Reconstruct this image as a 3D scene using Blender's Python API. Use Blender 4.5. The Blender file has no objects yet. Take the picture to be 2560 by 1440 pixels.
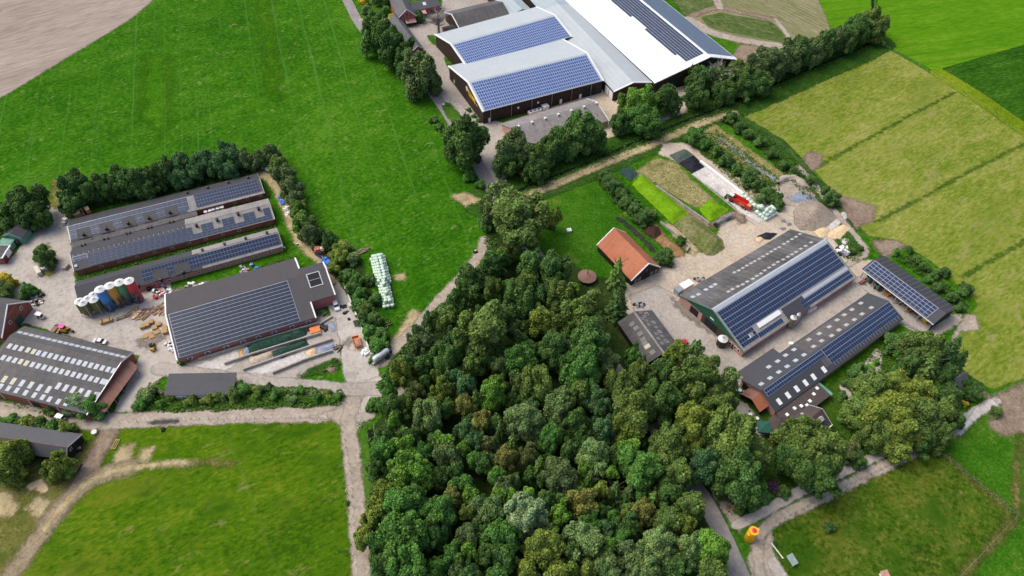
import bpy, bmesh, math, random
import numpy as np
from mathutils import Vector, Matrix
rnd = random.Random(7)
# ---------------------------------------------------------------- camera, sky, sun, exposure
scene = bpy.context.scene
col = scene.collection
F, TILT, ROLL, ALT = 1850.0, math.radians(48.3), math.radians(2.0), 180.0
cam_d = bpy.data.cameras.new("camera")
cam = bpy.data.objects.new("camera", cam_d)
col.objects.link(cam)
cam.location = (0, 0, ALT)
cam_d.sensor_width = 36.0
cam_d.lens = 36.0 * F / 2560.0
cam_d.clip_start = 1.0
cam_d.clip_end = 6000.0
cam.matrix_world = Matrix.Translation((0, 0, ALT)) @ Matrix.Rotation(math.pi / 2 - TILT, 4, 'X') @ Matrix.Rotation(ROLL, 4, 'Z')
scene.camera = cam

SUN_EL, SUN_AZ = math.radians(55), math.radians(-72)   # azimuth from +Y, towards +X positive
world = bpy.data.worlds.new("World")
scene.world = world
world.use_nodes = True
wt = world.node_tree
sky = wt.nodes.new("ShaderNodeTexSky")
sky.sky_type = 'NISHITA'
sky.sun_disc = False
sky.sun_elevation = SUN_EL
sky.sun_rotation = SUN_AZ
sky.air_density = 0.7
sky.dust_density = 4.0
sky.ozone_density = 0.6
bg = [n for n in wt.nodes if n.type == 'BACKGROUND'][0]
wt.links.new(sky.outputs[0], bg.inputs[0])
bg.inputs[1].default_value = 0.15
sun_d = bpy.data.lights.new("sun", 'SUN')
sun_d.energy = 1.05
sun_d.angle = math.radians(40)
sun_d.color = (1.0, 0.95, 0.87)
sun = bpy.data.objects.new("sun", sun_d)
col.objects.link(sun)
_sd = Vector((math.sin(SUN_AZ) * math.cos(SUN_EL), math.cos(SUN_AZ) * math.cos(SUN_EL), math.sin(SUN_EL)))
sun.rotation_euler = _sd.to_track_quat('Z', 'Y').to_euler()
sun.location = (0, 200, 300)
scene.view_settings.view_transform = 'Standard'
scene.view_settings.look = 'None'
scene.view_settings.exposure = 0.6
scene.view_settings.gamma = 1.0

# ---------------------------------------------------------------- photo survey -> ground points
CT, ST = math.cos(TILT), math.sin(TILT)
CR, SR = math.cos(ROLL), math.sin(ROLL)
def ray(p):
    u = (p[0] - 1280) / F; v = (720 - p[1]) / F
    u, v = CR * u - SR * v, SR * u + CR * v
    return Vector((u, CT + v * ST, -ST + v * CT))
def G(px, py, z=0.0):
    d = ray((px, py)); k = (ALT - z) / -d.z
    return Vector((d.x * k, d.y * k, z))
def dist_at(px, py, z=0.0):
    return (G(px, py, z) - Vector((0, 0, ALT))).length
def heading(a, b, z=0.0):
    d = G(*b, z) - G(*a, z)
    return math.atan2(d.y, d.x)

# ---------------------------------------------------------------- tags
def tag(o, label=None, cat=None, group=None, kind=None):
    if label: o['label'] = label
    if cat: o['category'] = cat
    if group: o['group'] = group
    if kind: o['kind'] = kind
    return o
def empty(name, loc=(0, 0, 0), rz=0.0, label=None, cat=None, group=None):
    o = bpy.data.objects.new(name, None); col.objects.link(o)
    o.empty_display_size = 0.5
    o.location = loc; o.rotation_euler = (0, 0, rz)
    return tag(o, label, cat, group)
def copy_tree(o, parent=None):
    c = o.copy(); col.objects.link(c)
    if parent is not None: c.parent = parent
    for ch in list(o.children): copy_tree(ch, c)
    return c

# ---------------------------------------------------------------- mesh builder
class MB:
    def __init__(s): s.v = []; s.f = []; s.uv = []
    def face(s, pts, uv=None):
        n = len(s.v); s.v += [tuple(p) for p in pts]
        s.f.append(tuple(range(n, n + len(pts))))
        s.uv.append(uv if uv else [(p[0], p[1]) for p in pts])
        return s
    def hexa(s, b, t, uvt=None):
        """b, t: four bottom and four top points, both counter-clockwise from above"""
        s.face(t, uvt); s.face(b[::-1])
        for i in range(4):
            j = (i + 1) % 4
            w = (Vector(b[j]) - Vector(b[i])).length; h = (Vector(t[i]) - Vector(b[i])).length
            s.face([b[i], b[j], t[j], t[i]], [(0, 0), (w, 0), (w, h), (0, h)])
        return s
    def box(s, c, d, rz=0.0, taper=1.0, top_shift=(0, 0)):
        """c: centre of the base, d: full size"""
        x, y, z = d[0] / 2, d[1] / 2, d[2]; cr, sr = math.cos(rz), math.sin(rz)
        def q(a, b_, e, k=1.0, sh=(0, 0)):
            a, b_ = a * k + sh[0], b_ * k + sh[1]
            return (c[0] + a * cr - b_ * sr, c[1] + a * sr + b_ * cr, c[2] + e)
        b = [q(-x, -y, 0), q(x, -y, 0), q(x, y, 0), q(-x, y, 0)]
        t = [q(-x, -y, z, taper, top_shift), q(x, -y, z, taper, top_shift), q(x, y, z, taper, top_shift), q(-x, y, z, taper, top_shift)]
        return s.hexa(b, t)
    def lathe(s, prof, c=(0, 0, 0), n=20, axis='z', cap=True):
        rings = []
        for r, h in prof:
            ring = []
            for i in range(n):
                a = 2 * math.pi * i / n; p = (r * math.cos(a), r * math.sin(a), h)
                if axis == 'x': p = (p[2], p[0], p[1])
                elif axis == 'y': p = (p[1], p[2], p[0])
                ring.append((c[0] + p[0], c[1] + p[1], c[2] + p[2]))
            rings.append(ring)
        per = 2 * math.pi * max(r for r, h in prof)
        for k in range(len(rings) - 1):
            h0, h1 = prof[k][1], prof[k + 1][1]
            for i in range(n):
                j = (i + 1) % n
                s.face([rings[k][i], rings[k][j], rings[k + 1][j], rings[k + 1][i]],
                       [(per * i / n, h0), (per * (i + 1) / n, h0), (per * (i + 1) / n, h1), (per * i / n, h1)])
        if cap: s.face(rings[0][::-1]); s.face(rings[-1])
        return s
    def tube(s, a, b, r, n=6, r2=None):
        a, b = Vector(a), Vector(b); r2 = r if r2 is None else r2
        d = (b - a).normalized(); u = d.orthogonal().normalized(); w = d.cross(u)
        ra = [a + (u * math.cos(2 * math.pi * i / n) + w * math.sin(2 * math.pi * i / n)) * r for i in range(n)]
        rb = [b + (u * math.cos(2 * math.pi * i / n) + w * math.sin(2 * math.pi * i / n)) * r2 for i in range(n)]
        for i in range(n): s.face([ra[i], ra[(i + 1) % n], rb[(i + 1) % n], rb[i]])
        s.face(ra[::-1]); s.face(rb)
        return s
    def mesh(s, name, m=None, smooth=False):
        me = bpy.data.meshes.new(name)
        me.from_pydata(s.v, [], s.f)
        uvl = me.uv_layers.new(name="UVMap")
        flat = [c for face in s.uv for p in face for c in p]
        uvl.data.foreach_set("uv", flat)
        if m: me.materials.append(m)
        bm = bmesh.new(); bm.from_mesh(me)
        bmesh.ops.remove_doubles(bm, verts=bm.verts, dist=1e-4)
        bmesh.ops.recalc_face_normals(bm, faces=bm.faces)
        bm.to_mesh(me); bm.free()
        if smooth:
            me.polygons.foreach_set("use_smooth", [True] * len(me.polygons))
            me.set_sharp_from_angle(angle=math.radians(40))
        return me
    def build(s, name, m=None, parent=None, smooth=False, loc=None, rz=None):
        o = bpy.data.objects.new(name, s.mesh(name, m, smooth)); col.objects.link(o)
        if parent is not None: o.parent = parent
        if loc is not None: o.location = loc
        if rz is not None: o.rotation_euler = (0, 0, rz)
        return o

# ---------------------------------------------------------------- materials
class NT:
    def __init__(s, name):
        s.m = bpy.data.materials.new(name); s.m.use_nodes = True
        s.t = s.m.node_tree; s.b = [n for n in s.t.nodes if n.type == 'BSDF_PRINCIPLED'][0]
        s.out = [n for n in s.t.nodes if n.type == 'OUTPUT_MATERIAL'][0]
    def n(s, typ, **kw):
        nd = s.t.nodes.new("ShaderNode" + typ)
        for k, v in kw.items():
            if k[0] == 'i' and k[1:].isdigit(): s.set(nd.inputs[int(k[1:])], v)
            else: setattr(nd, k, v)
        return nd
    def set(s, inp, v):
        if hasattr(v, 'is_output'): s.t.links.new(v, inp)
        elif hasattr(v, 'outputs'): s.t.links.new(v.outputs[0], inp)
        elif isinstance(v, (tuple, list)) and len(v) == 3 and inp.type == 'RGBA': inp.default_value = (*v, 1)
        else: inp.default_value = v
    def math(s, op, a, b=0.0, c=0.0, clamp=False):
        nd = s.n("Math", operation=op, use_clamp=clamp); s.set(nd.inputs[0], a); s.set(nd.inputs[1], b); s.set(nd.inputs[2], c)
        return nd.outputs[0]
    def mix(s, f, a, b, blend='MIX'):
        nd = s.n("Mix", data_type='RGBA', blend_type=blend)
        s.set(nd.inputs[0], f); s.set(nd.inputs[6], a); s.set(nd.inputs[7], b)
        return nd.outputs[2]
    def noise(s, co, scale, detail=4.0, rough=0.6, w=0.0):
        nd = s.n("TexNoise", noise_dimensions='4D')
        s.set(nd.inputs['Vector'], co); nd.inputs['W'].default_value = w
        nd.inputs['Scale'].default_value = scale; nd.inputs['Detail'].default_value = detail; nd.inputs['Roughness'].default_value = rough
        return nd.outputs[0]
    def step(s, x, a, b):
        nd = s.n("MapRange", interpolation_type='SMOOTHSTEP')
        s.set(nd.inputs[0], x); nd.inputs[1].default_value = a; nd.inputs[2].default_value = b
        return nd.outputs[0]
    def pos(s): return s.n("NewGeometry").outputs['Position']
    def obj(s): return s.n("TexCoord").outputs['Object']
    def uv(s): return s.n("TexCoord").outputs['UV']
    def map(s, v, rot=(0, 0, 0), sc=(1, 1, 1), loc=(0, 0, 0)):
        nd = s.n("Mapping"); s.set(nd.inputs[0], v)
        nd.inputs[1].default_value = loc; nd.inputs[2].default_value = rot; nd.inputs[3].default_value = sc
        return nd.outputs[0]
    def xyz(s, v):
        nd = s.n("SeparateXYZ"); s.set(nd.inputs[0], v); return nd.outputs
    def done(s, colr, rough=0.85, spec=0.3, metal=0.0, bump=None, bd=0.1):
        s.set(s.b.inputs['Base Color'], colr); s.set(s.b.inputs['Roughness'], rough)
        s.b.inputs['Specular IOR Level'].default_value = spec; s.set(s.b.inputs['Metallic'], metal)
        if bump is not None:
            nd = s.n("Bump"); nd.inputs['Strength'].default_value = 1.0; nd.inputs['Distance'].default_value = bd
            s.set(nd.inputs['Height'], bump); s.t.links.new(nd.outputs[0], s.b.inputs['Normal'])
        return s.m

def plain(name, c, rough=0.6, var=0.18, scale=1.2, metal=0.0, spec=0.4):
    """painted or raw surface with uneven tone and a little dirt"""
    t = NT(name); p = t.obj()
    n1 = t.noise(p, scale, 5); n2 = t.noise(p, scale * 6, 3, w=3)
    d = t.mix(t.step(n1, .3, .75), tuple(x * (1 - var) for x in c), tuple(min(1, x * (1 + var * .6)) for x in c))
    d = t.mix(t.math('MULTIPLY', t.step(n2, .62, .8), .35), d, tuple(x * .5 + .02 for x in c))
    return t.done(d, rough, spec, metal)

def ground_mat(name, dark, mid, light, fine=2.0, mids=.35, big=.035, edge=0.0, soft=.25, edge_scale=.5, lines=None, spots=None, rough=.95, contrast=1.0, bump=.12, streak=None, spec=.02, fw=1.25):
    """soil, gravel or grass: three scales of tone; with edge > 0 its border is ragged (needs the attribute 'edge', metres inside the border)"""
    t = NT(name); p = t.pos()
    if streak:                                          # texture drawn out along one heading
        ang, k = streak
        q = t.map(p, rot=(0, 0, -ang)); q = t.map(q, sc=(1 / k, 1, 1))
    else: q = p
    nb = t.noise(p, big, 3, w=1); nm = t.noise(q, mids, 4, .65, w=2); nf = t.noise(q, fine, 5, .7, w=3)
    x = t.math('ADD', t.math('MULTIPLY', nb, .45), t.math('ADD', t.math('MULTIPLY', nm, .6), t.math('MULTIPLY', nf, fw)))
    x = t.math('MULTIPLY_ADD', t.math('SUBTRACT', x, .525 + .5 * fw), 2.3 * contrast, .5)
    c = t.mix(t.step(x, 0.0, .55), dark, mid); c = t.mix(t.step(x, .5, 1.05), c, light)
    if spots:
        for sc, lo, hi, sc_col, amt, w in spots:
            f = t.step(t.math('MULTIPLY_ADD', nf, .45, t.noise(q, sc, 4, .62, w=w)), lo + .22, hi + .22)
            c = t.mix(t.math('MULTIPLY', f, amt), c, sc_col)
    if lines:
        for ang, period, width, lc, amt, brk in lines:
            r = t.map(p, rot=(0, 0, -ang)); o = t.xyz(r)
            wob = t.math('MULTIPLY', t.math('SUBTRACT', t.noise(p, .03, 2, w=7), .5), 2.0)
            ph = t.math('FRACT', t.math('DIVIDE', t.math('ADD', o[1], wob), period))
            tri = t.math('ABSOLUTE', t.math('SUBTRACT', ph, .5))
            ln = t.math('SUBTRACT', 1.0, t.step(tri, width * .5, width))
            ln = t.math('MULTIPLY', ln, t.step(t.math('MULTIPLY_ADD', nf, .3, t.noise(t.map(r, sc=(.35, 1, 1)), brk, 3, w=9)), .5, .85))
            c = t.mix(t.math('MULTIPLY', ln, amt), c, lc)
    t.done(c, rough, spec, bump=nf if bump else None, bd=bump)
    if edge > 0:
        e = t.n("Attribute", attribute_name="edge").outputs['Fac']
        ne = t.noise(p, edge_scale, 5, .65, w=5)
        a = t.step(t.math('MULTIPLY_ADD', t.math('SUBTRACT', ne, .5), edge * 4, e), -soft, soft)
        tr = t.n("BsdfTransparent"); mx = t.n("MixShader")
        t.set(mx.inputs[0], a); t.t.links.new(tr.outputs[0], mx.inputs[1]); t.t.links.new(t.b.outputs[0], mx.inputs[2])
        t.t.links.new(mx.outputs[0], t.out.inputs[0])
        t.m['reach'] = edge * .75 + soft
    return t.m

def roof_mat(name, c, light=None, corr=.25, sheet=1.1, weather=.5, rough=.7, moss=None, amp=.25, metal=0., spec=.4, row=None):
    """corrugated or tiled roof; UV in metres, U along the ridge, V down the slope"""
    t = NT(name); u = t.uv(); o = t.xyz(u)
    light = light or tuple(min(1, x * 1.5 + .02) for x in c)
    p = t.obj()
    n1 = t.noise(t.map(u, sc=(1.6, .12, 1)), .9, 5, .65); n2 = t.noise(p, .12, 3, w=2); n3 = t.noise(p, 3.0, 4, .7, w=4)
    w = t.step(t.math('ADD', t.math('MULTIPLY', n1, .6), t.math('ADD', t.math('MULTIPLY', n2, .5), t.math('MULTIPLY', n3, .35))), .55, .95)
    d = t.mix(t.math('MULTIPLY', w, weather), c, light)
    wn = t.n("TexWhiteNoise", noise_dimensions='2D')
    cell = t.n("CombineXYZ"); t.set(cell.inputs[0], t.math('FLOOR', t.math('DIVIDE', o[0], sheet))); t.set(cell.inputs[1], t.math('FLOOR', t.math('DIVIDE', o[1], row or 2.2)))
    t.t.links.new(cell.outputs[0], wn.inputs['Vector'])
    d = t.mix(t.math('MULTIPLY', wn.outputs['Value'], .22 * (weather + .2)), d, tuple(x * .55 for x in c))
    if moss:
        d = t.mix(t.math('MULTIPLY', t.step(t.noise(p, .5, 5, .7, w=8), .5, .72), moss[1]), d, moss[0])
    ridge = t.math('SINE', t.math('MULTIPLY', o[0], 2 * math.pi / corr))
    seam = t.math('LESS_THAN', t.math('FRACT', t.math('DIVIDE', o[1], row or 2.2)), .06 if not row else .22)
    d = t.mix(t.math('MULTIPLY', seam, .35), d, tuple(x * .45 for x in c))
    return t.done(d, rough, spec, metal, bump=ridge, bd=.02)

def panel_mat(name, c1, c2, frame, lw=.07, lh=.05, half=False):
    """a row of solar panels: UV counts panels along U, V 0..1 across the row"""
    t = NT(name); u = t.uv(); o = t.xyz(u)
    fu = t.math('FRACT', o[0]); fv = t.math('FRACT', o[1])
    a = t.math('MAXIMUM', t.math('LESS_THAN', fu, lw), t.math('GREATER_THAN', fu, 1 - lw))
    b = t.math('MAXIMUM', t.math('LESS_THAN', fv, lh), t.math('GREATER_THAN', fv, 1 - lh))
    f = t.math('MAXIMUM', a, b)
    wn = t.n("TexWhiteNoise", noise_dimensions='3D')
    cb = t.n("CombineXYZ"); t.set(cb.inputs[0], t.math('FLOOR', o[0])); t.set(cb.inputs[1], t.math('FLOOR', o[1]))
    oi = t.n("ObjectInfo"); t.set(cb.inputs[2], t.math('MULTIPLY', oi.outputs['Random'], 97.0)); t.t.links.new(cb.outputs[0], wn.inputs['Vector'])
    d = t.mix(wn.outputs['Value'], c1, c2)
    d = t.mix(f, d, frame)
    r = t.math('MULTIPLY_ADD', f, .4, .18)
    return t.done(d, t.math('MULTIPLY_ADD', f, .3, .28), .3)

def brick_mat(name, c, var=.35):
    t = NT(name); p = t.obj()
    n1 = t.noise(p, .6, 4); n2 = t.noise(t.map(p, sc=(3, 3, 9)), 1.5, 3, w=2)
    d = t.mix(t.step(t.math('MULTIPLY_ADD', n2, .5, t.math('MULTIPLY', n1, .5)), .3, .7), tuple(x * (1 - var) for x in c), tuple(min(1, x * (1 + var)) for x in c))
    return t.done(d, .9, .2)
def boards_mat(name, c, pitch=.25):
    t = NT(name); u = t.uv(); o = t.xyz(u); p = t.obj()
    gap = t.math('LESS_THAN', t.math('FRACT', t.math('DIVIDE', o[0], pitch)), .18)
    n = t.noise(p, .5, 5)
    d = t.mix(t.step(n, .3, .7), tuple(x * .8 for x in c), tuple(x * 1.25 for x in c))
    d = t.mix(t.math('MULTIPLY', gap, .5), d, tuple(x * .4 for x in c))
    return t.done(d, .7, .25)
# ================================================================ THE GROUND
def polydist(P, X, Y):
    """signed distance (positive inside) from grid points to a polygon"""
    d2 = np.full(X.shape, 1e18); ins = np.zeros(X.shape, bool); n = len(P)
    for i in range(n):
        ax, ay = P[i]; bx, by = P[(i + 1) % n]
        ex, ey = bx - ax, by - ay; L = ex * ex + ey * ey + 1e-9
        t = np.clip(((X - ax) * ex + (Y - ay) * ey) / L, 0, 1)
        d2 = np.minimum(d2, (X - ax - t * ex) ** 2 + (Y - ay - t * ey) ** 2)
        if abs(ey) > 1e-9:
            c = ((ay > Y) != (by > Y)) & (X < (bx - ax) * (Y - ay) / ey + ax); ins ^= c
    d = np.sqrt(d2); return np.where(ins, d, -d)
def linedist(P, X, Y, w):
    d2 = np.full(X.shape, 1e18)
    for (ax, ay), (bx, by) in zip(P[:-1], P[1:]):
        ex, ey = bx - ax, by - ay; L = ex * ex + ey * ey + 1e-9
        t = np.clip(((X - ax) * ex + (Y - ay) * ey) / L, 0, 1)
        d2 = np.minimum(d2, (X - ax - t * ex) ** 2 + (Y - ay - t * ey) ** 2)
    return w / 2 - np.sqrt(d2)
def smoothline(P, k=2):
    for _ in range(k):
        Q = [P[0]]
        for a, b in zip(P[:-1], P[1:]):
            Q += [(a[0] * .75 + b[0] * .25, a[1] * .75 + b[1] * .25), (a[0] * .25 + b[0] * .75, a[1] * .25 + b[1] * .75)]
        Q.append(P[-1]); P = Q
    return P
SLOTS = []
def sheet(name, px, m, level, step=1.0, width=None, margin=.5, label=None, height=None, kind='structure', cat='ground', group=None, smooth=True):
    """flat patch of ground from surveyed corners (or a centre line plus width), with the attribute 'edge'; height(d, x, y) heaps it up"""
    P = [tuple(G(x, y).xy) for x, y in px]
    if width and smooth and len(P) > 2: P = smoothline(P)
    margin = max(margin, m.get('reach', 0)) if margin >= .5 else margin
    w = (width or 0) / 2
    x0 = min(p[0] for p in P) - w - margin - step; x1 = max(p[0] for p in P) + w + margin + step
    y0 = min(p[1] for p in P) - w - margin - step; y1 = max(p[1] for p in P) + w + margin + step
    nx = int((x1 - x0) / step) + 2; ny = int((y1 - y0) / step) + 2
    X, Y = np.meshgrid(x0 + step * np.arange(nx), y0 + step * np.arange(ny))
    D = linedist(P, X, Y, width) if width else polydist(P, X, Y)
    keep = D > -margin
    cell = keep[:-1, :-1] | keep[1:, :-1] | keep[:-1, 1:] | keep[1:, 1:]
    idx = np.arange(nx * ny).reshape(ny, nx)
    q = np.stack([idx[:-1, :-1][cell], idx[:-1, 1:][cell], idx[1:, 1:][cell], idx[1:, :-1][cell]], 1)
    used, inv = np.unique(q, return_inverse=True); q = inv.reshape(-1, 4)
    sub = 0; bb = (x0, x1, y0, y1)
    hit = [q[1] for q in SLOTS if q[0] == level and q[2][0] < x1 and q[2][1] > x0 and q[2][2] < y1 and q[2][3] > y0]
    while sub in hit: sub += 1
    SLOTS.append((level, sub, bb))
    Z = np.full(X.shape, level * .025 + .005 + sub * .0042)
    if height is not None: Z = Z + height(D, X, Y)
    V = np.stack([X.ravel()[used], Y.ravel()[used], Z.ravel()[used]], 1)
    me = bpy.data.meshes.new(name); me.from_pydata(V.tolist(), [], q.tolist()); me.materials.append(m)
    at = me.attributes.new("edge", 'FLOAT', 'POINT'); at.data.foreach_set("value", D.ravel()[used].astype(np.float32))
    if height is not None: me.polygons.foreach_set("use_smooth", [True] * len(me.polygons))
    o = bpy.data.objects.new(name, me); col.objects.link(o)
    if kind == 'structure': tag(o, label, cat, kind='structure')
    else: tag(o, label, cat, group, kind)
    return o
def bumps(X, Y, s, seed=0):
    r = np.random.RandomState(seed); Z = np.zeros(X.shape)
    for k in range(7):
        a = r.rand() * 6.28; f = s * (.6 + 1.3 * r.rand()); Z += np.sin((X * math.cos(a) + Y * math.sin(a)) * f + r.rand() * 6.28)
    return Z / 7

# soil and grass
A_TRAM = math.radians(108.7); A_HAY = math.radians(38.1); A_PL = math.radians(37.9)
dry = (.24, .20, .075)
M_lush = ground_mat('lush_grass', (.017, .080, .003), (.034, .129, .004), (.076, .184, .012), fine=1.0, mids=.22, big=.018, contrast=1.25,
    lines=[(A_TRAM, 12.4, .034, (.070, .180, .030), .9, .02), (A_TRAM, 12.4 / 1.13, .020, (.065, .175, .03), .7, .03), (A_TRAM, 37.0, .11, (.042, .145, .003), .45, .012)],
    spots=[(.09, .56, .72, (.075, .165, .016), .6, 1), (.33, .60, .72, (.22, .23, .08), .5, 4)], streak=(A_TRAM - 1.2, 1.6))
M_meadow2 = ground_mat('pasture_grass', (.028, .080, .003), (.060, .132, .004), (.130, .182, .011), fine=1.0, mids=.16, big=.03, edge=0.5,
    spots=[(.06, .50, .72, (.125, .150, .012), .8, 2), (.25, .60, .74, dry, .55, 5), (.12, .54, .7, (.014, .062, .004), .65, 8), (.5, .58, .72, (.016, .06, .004), .45, 15)], lines=[(math.radians(122), 21.0, .03, (.10, .16, .02), .5, .03)], streak=(math.radians(30), 2.0), soft=0.5)
M_paddock = ground_mat('paddock_grass', (.018, .080, .004), (.036, .125, .006), (.085, .170, .018), fine=1.3, mids=.2, big=.04, edge=.3,
    spots=[(.1, .56, .75, (.14, .17, .03), .6, 2)], soft=0.6)
M_hay = ground_mat('mown_hay_grass', (.095, .155, .012), (.175, .215, .030), (.29, .275, .085), fine=1.1, mids=.2, big=.025, edge=.3,
    lines=[(A_HAY, 9.0, .05, (.25, .24, .09), .5, .03)], spots=[(.05, .55, .75, (.075, .14, .014), .55, 3), (.2, .56, .74, (.27, .23, .10), .6, 6), (.9, .62, .74, (.30, .26, .12), .5, 8)], streak=(A_HAY, 2.6), soft=0.5)
M_bright = ground_mat('young_grass', (.045, .150, .004), (.080, .205, .006), (.13, .26, .014), fine=.8, mids=.12, big=.02, edge=.3, contrast=.8,
    lines=[(math.radians(16), 7.5, .12, (.048, .15, .005), .8, .02), (math.radians(16), 17.0, .08, (.14, .23, .012), .8, .02)], streak=(math.radians(16), 4.0))
M_darkcrop = ground_mat('tall_green_crop', (.010, .048, .003), (.026, .092, .006), (.06, .15, .013), fine=1.0, mids=.16, big=.03, edge=.4,
    lines=[(math.radians(25), 8.0, .06, (.012, .045, .004), .6, .02)], streak=(math.radians(25), 3.0))
M_yellowmargin = ground_mat('yellow_green_margin', (.075, .13, .006), (.13, .20, .008), (.22, .27, .02), fine=1.0, edge=.6)
M_crop = ground_mat('row_crop', (.13, .145, .055), (.21, .20, .105), (.30, .26, .165), fine=.9, mids=.14, big=.03, edge=0.7,
    lines=[(math.radians(-51), 2.4, .2, (.075, .125, .03), .7, .1)], spots=[(.03, .5, .7, (.06, .13, .025), .8, 4)], streak=(math.radians(-51), 4), soft=0.6)
M_cropgreen = ground_mat('leafy_crop', (.035, .078, .014), (.075, .115, .030), (.19, .19, .09), fine=1.0, mids=.2, big=.04, edge=.5,
    spots=[(.15, .55, .7, (.19, .2, .085), .6, 2)], streak=(math.radians(-30), 3))
M_plough = ground_mat('bare_ploughed_soil', (.24, .20, .165), (.325, .27, .22), (.41, .35, .29), fine=.7, mids=.08, big=.015, edge=0.7,
    lines=[(A_PL, 3.1, .10, (.22, .165, .13), .5, .05), (A_PL, 21.0, .03, (.20, .15, .12), .6, .02)], spots=[(.025, .55, .7, (.27, .21, .185), .7, 3)], streak=(A_PL, 6.0), soft=0.8)
M_concrete = ground_mat('worn_concrete', (.33, .30, .26), (.425, .39, .34), (.50, .465, .41), fine=.9, mids=.15, big=.05, lines=[(.25, 6.0, .018, (.24, .215, .185), .6, .12), (.25 + 1.571, 6.0, .018, (.24, .215, .185), .6, .12)], edge=0.5, rough=.9,
    spots=[(.1, .55, .72, (.40, .34, .27), .5, 2), (.22, .56, .7, (.20, .175, .15), .6, 5), (.5, .62, .7, (.13, .11, .09), .5, 6)], bump=.03, soft=0.35)
M_greyroad = ground_mat('grey_farmyard_paving', (.275, .245, .21), (.36, .325, .28), (.44, .40, .35), fine=1.0, mids=.15, big=.05, edge=0.5, rough=.9,
    spots=[(.2, .6, .76, (.22, .185, .15), .6, 3)], bump=.03, soft=0.5)
M_asphalt = ground_mat('old_asphalt', (.215, .20, .19), (.27, .25, .235), (.34, .31, .285), fine=1.2, mids=.2, big=.06, edge=.12, rough=.9, bump=.02)
M_sand = ground_mat('sandy_yard', (.36, .295, .215), (.46, .39, .30), (.55, .485, .40), fine=1.0, mids=.16, big=.05, edge=1.0,
    spots=[(.12, .55, .72, (.55, .44, .28), .6, 3), (.3, .6, .74, (.25, .19, .13), .55, 6)], soft=0.7)
M_track = ground_mat('trodden_earth_track', (.265, .222, .175), (.365, .312, .25), (.465, .41, .335), fine=1.2, mids=.25, big=.08, edge=0.7,
    spots=[(.3, .58, .72, (.17, .125, .09), .6, 3)], soft=0.55)
M_straw = ground_mat('straw_coloured_track', (.27, .21, .10), (.40, .33, .18), (.52, .44, .27), fine=1.6, mids=.4, big=.1, edge=1.0, spots=[(.25, .56, .72, (.2, .15, .09), .6, 3)], soft=0.9)
M_brown = ground_mat('brown_bare_soil', (.16, .115, .08), (.235, .18, .13), (.32, .25, .19), fine=1.2, mids=.3, big=.1, edge=1.2, soft=1.1)
M_muck = ground_mat('orange_brown_muck', (.16, .085, .04), (.26, .155, .075), (.38, .25, .13), fine=1.6, mids=.5, big=.2, edge=0.9, soft=0.7)
M_bank = ground_mat('rough_bank_grass', (.015, .052, .006), (.030, .085, .010), (.062, .125, .020), fine=1.6, mids=.35, big=.07, edge=1.0, spots=[(.12, .58, .74, (.12, .14, .03), .5, 3)], soft=0.7)
M_verge = ground_mat('verge_grass', (.028, .09, .008), (.05, .135, .012), (.10, .17, .025), fine=1.4, mids=.3, big=.07, edge=0.7, spots=[(.12, .58, .74, (.17, .16, .05), .5, 3)], soft=0.5)
M_rough = ground_mat('tall_seeding_grass', (.022, .058, .004), (.045, .098, .006), (.095, .140, .018), fine=.9, mids=.16, big=.045, edge=.6, soft=.6,
    spots=[(.05, .44, .70, (.17, .160, .026), .7, 2), (.16, .52, .76, (.20, .18, .04), .45, 12), (.07, .56, .7, (.022, .075, .005), .8, 6), (.8, .66, .78, (.35, .31, .18), .5, 9)])
M_dryg = ground_mat('dry_weedy_grass', (.12, .13, .04), (.24, .215, .085), (.38, .34, .17), fine=1.6, mids=.4, big=.08, edge=1.1, spots=[(.15, .52, .68, (.06, .11, .015), .75, 3), (1.3, .62, .74, (.5, .46, .36), .6, 5)], soft=0.8)
M_olive = ground_mat('worn_olive_turf', (.065, .085, .015), (.13, .13, .032), (.24, .20, .08), fine=1.4, mids=.3, big=.08, edge=1.6, spots=[(.12, .5, .7, (.035, .085, .008), .7, 3)], soft=1.4)
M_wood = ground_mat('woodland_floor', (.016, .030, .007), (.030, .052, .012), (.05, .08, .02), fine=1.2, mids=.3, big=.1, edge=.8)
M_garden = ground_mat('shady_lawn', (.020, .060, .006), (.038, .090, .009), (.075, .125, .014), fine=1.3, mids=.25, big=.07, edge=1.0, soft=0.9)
M_drain = ground_mat('drain_grass', (.030, .085, .008), (.055, .12, .012), (.12, .17, .03), edge=1.3, soft=1.0, spots=[(.15, .5, .7, (.15, .19, .035), .7, 3)])
M_water = ground_mat('dark_ditch_water', (.006, .010, .009), (.010, .015, .014), (.02, .026, .024), edge=.3, rough=.2, bump=0)
M_stain = ground_mat('damp_brown_stain', (.17, .145, .12), (.23, .20, .17), (.30, .27, .235), edge=1.4, soft=1.2)
M_wet = ground_mat('dark_puddle', (.04, .036, .034), (.07, .064, .06), (.12, .11, .10), edge=.8, soft=.7, rough=.4)
M_orange = ground_mat('orange_silage_stain', (.42, .24, .06), (.55, .36, .12), (.62, .48, .25), edge=.8, soft=.6)
M_brownsoft = ground_mat('soft_brown_earth', (.19, .15, .09), (.28, .225, .145), (.38, .32, .21), fine=1.3, mids=.3, edge=1.3, soft=1.2, spots=[(.2, .56, .72, (.12, .125, .03), .5, 3)])
M_mud = ground_mat('dark_wet_mud', (.02, .022, .02), (.04, .042, .036), (.07, .075, .055), edge=.9, soft=.6, rough=.7)
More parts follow.
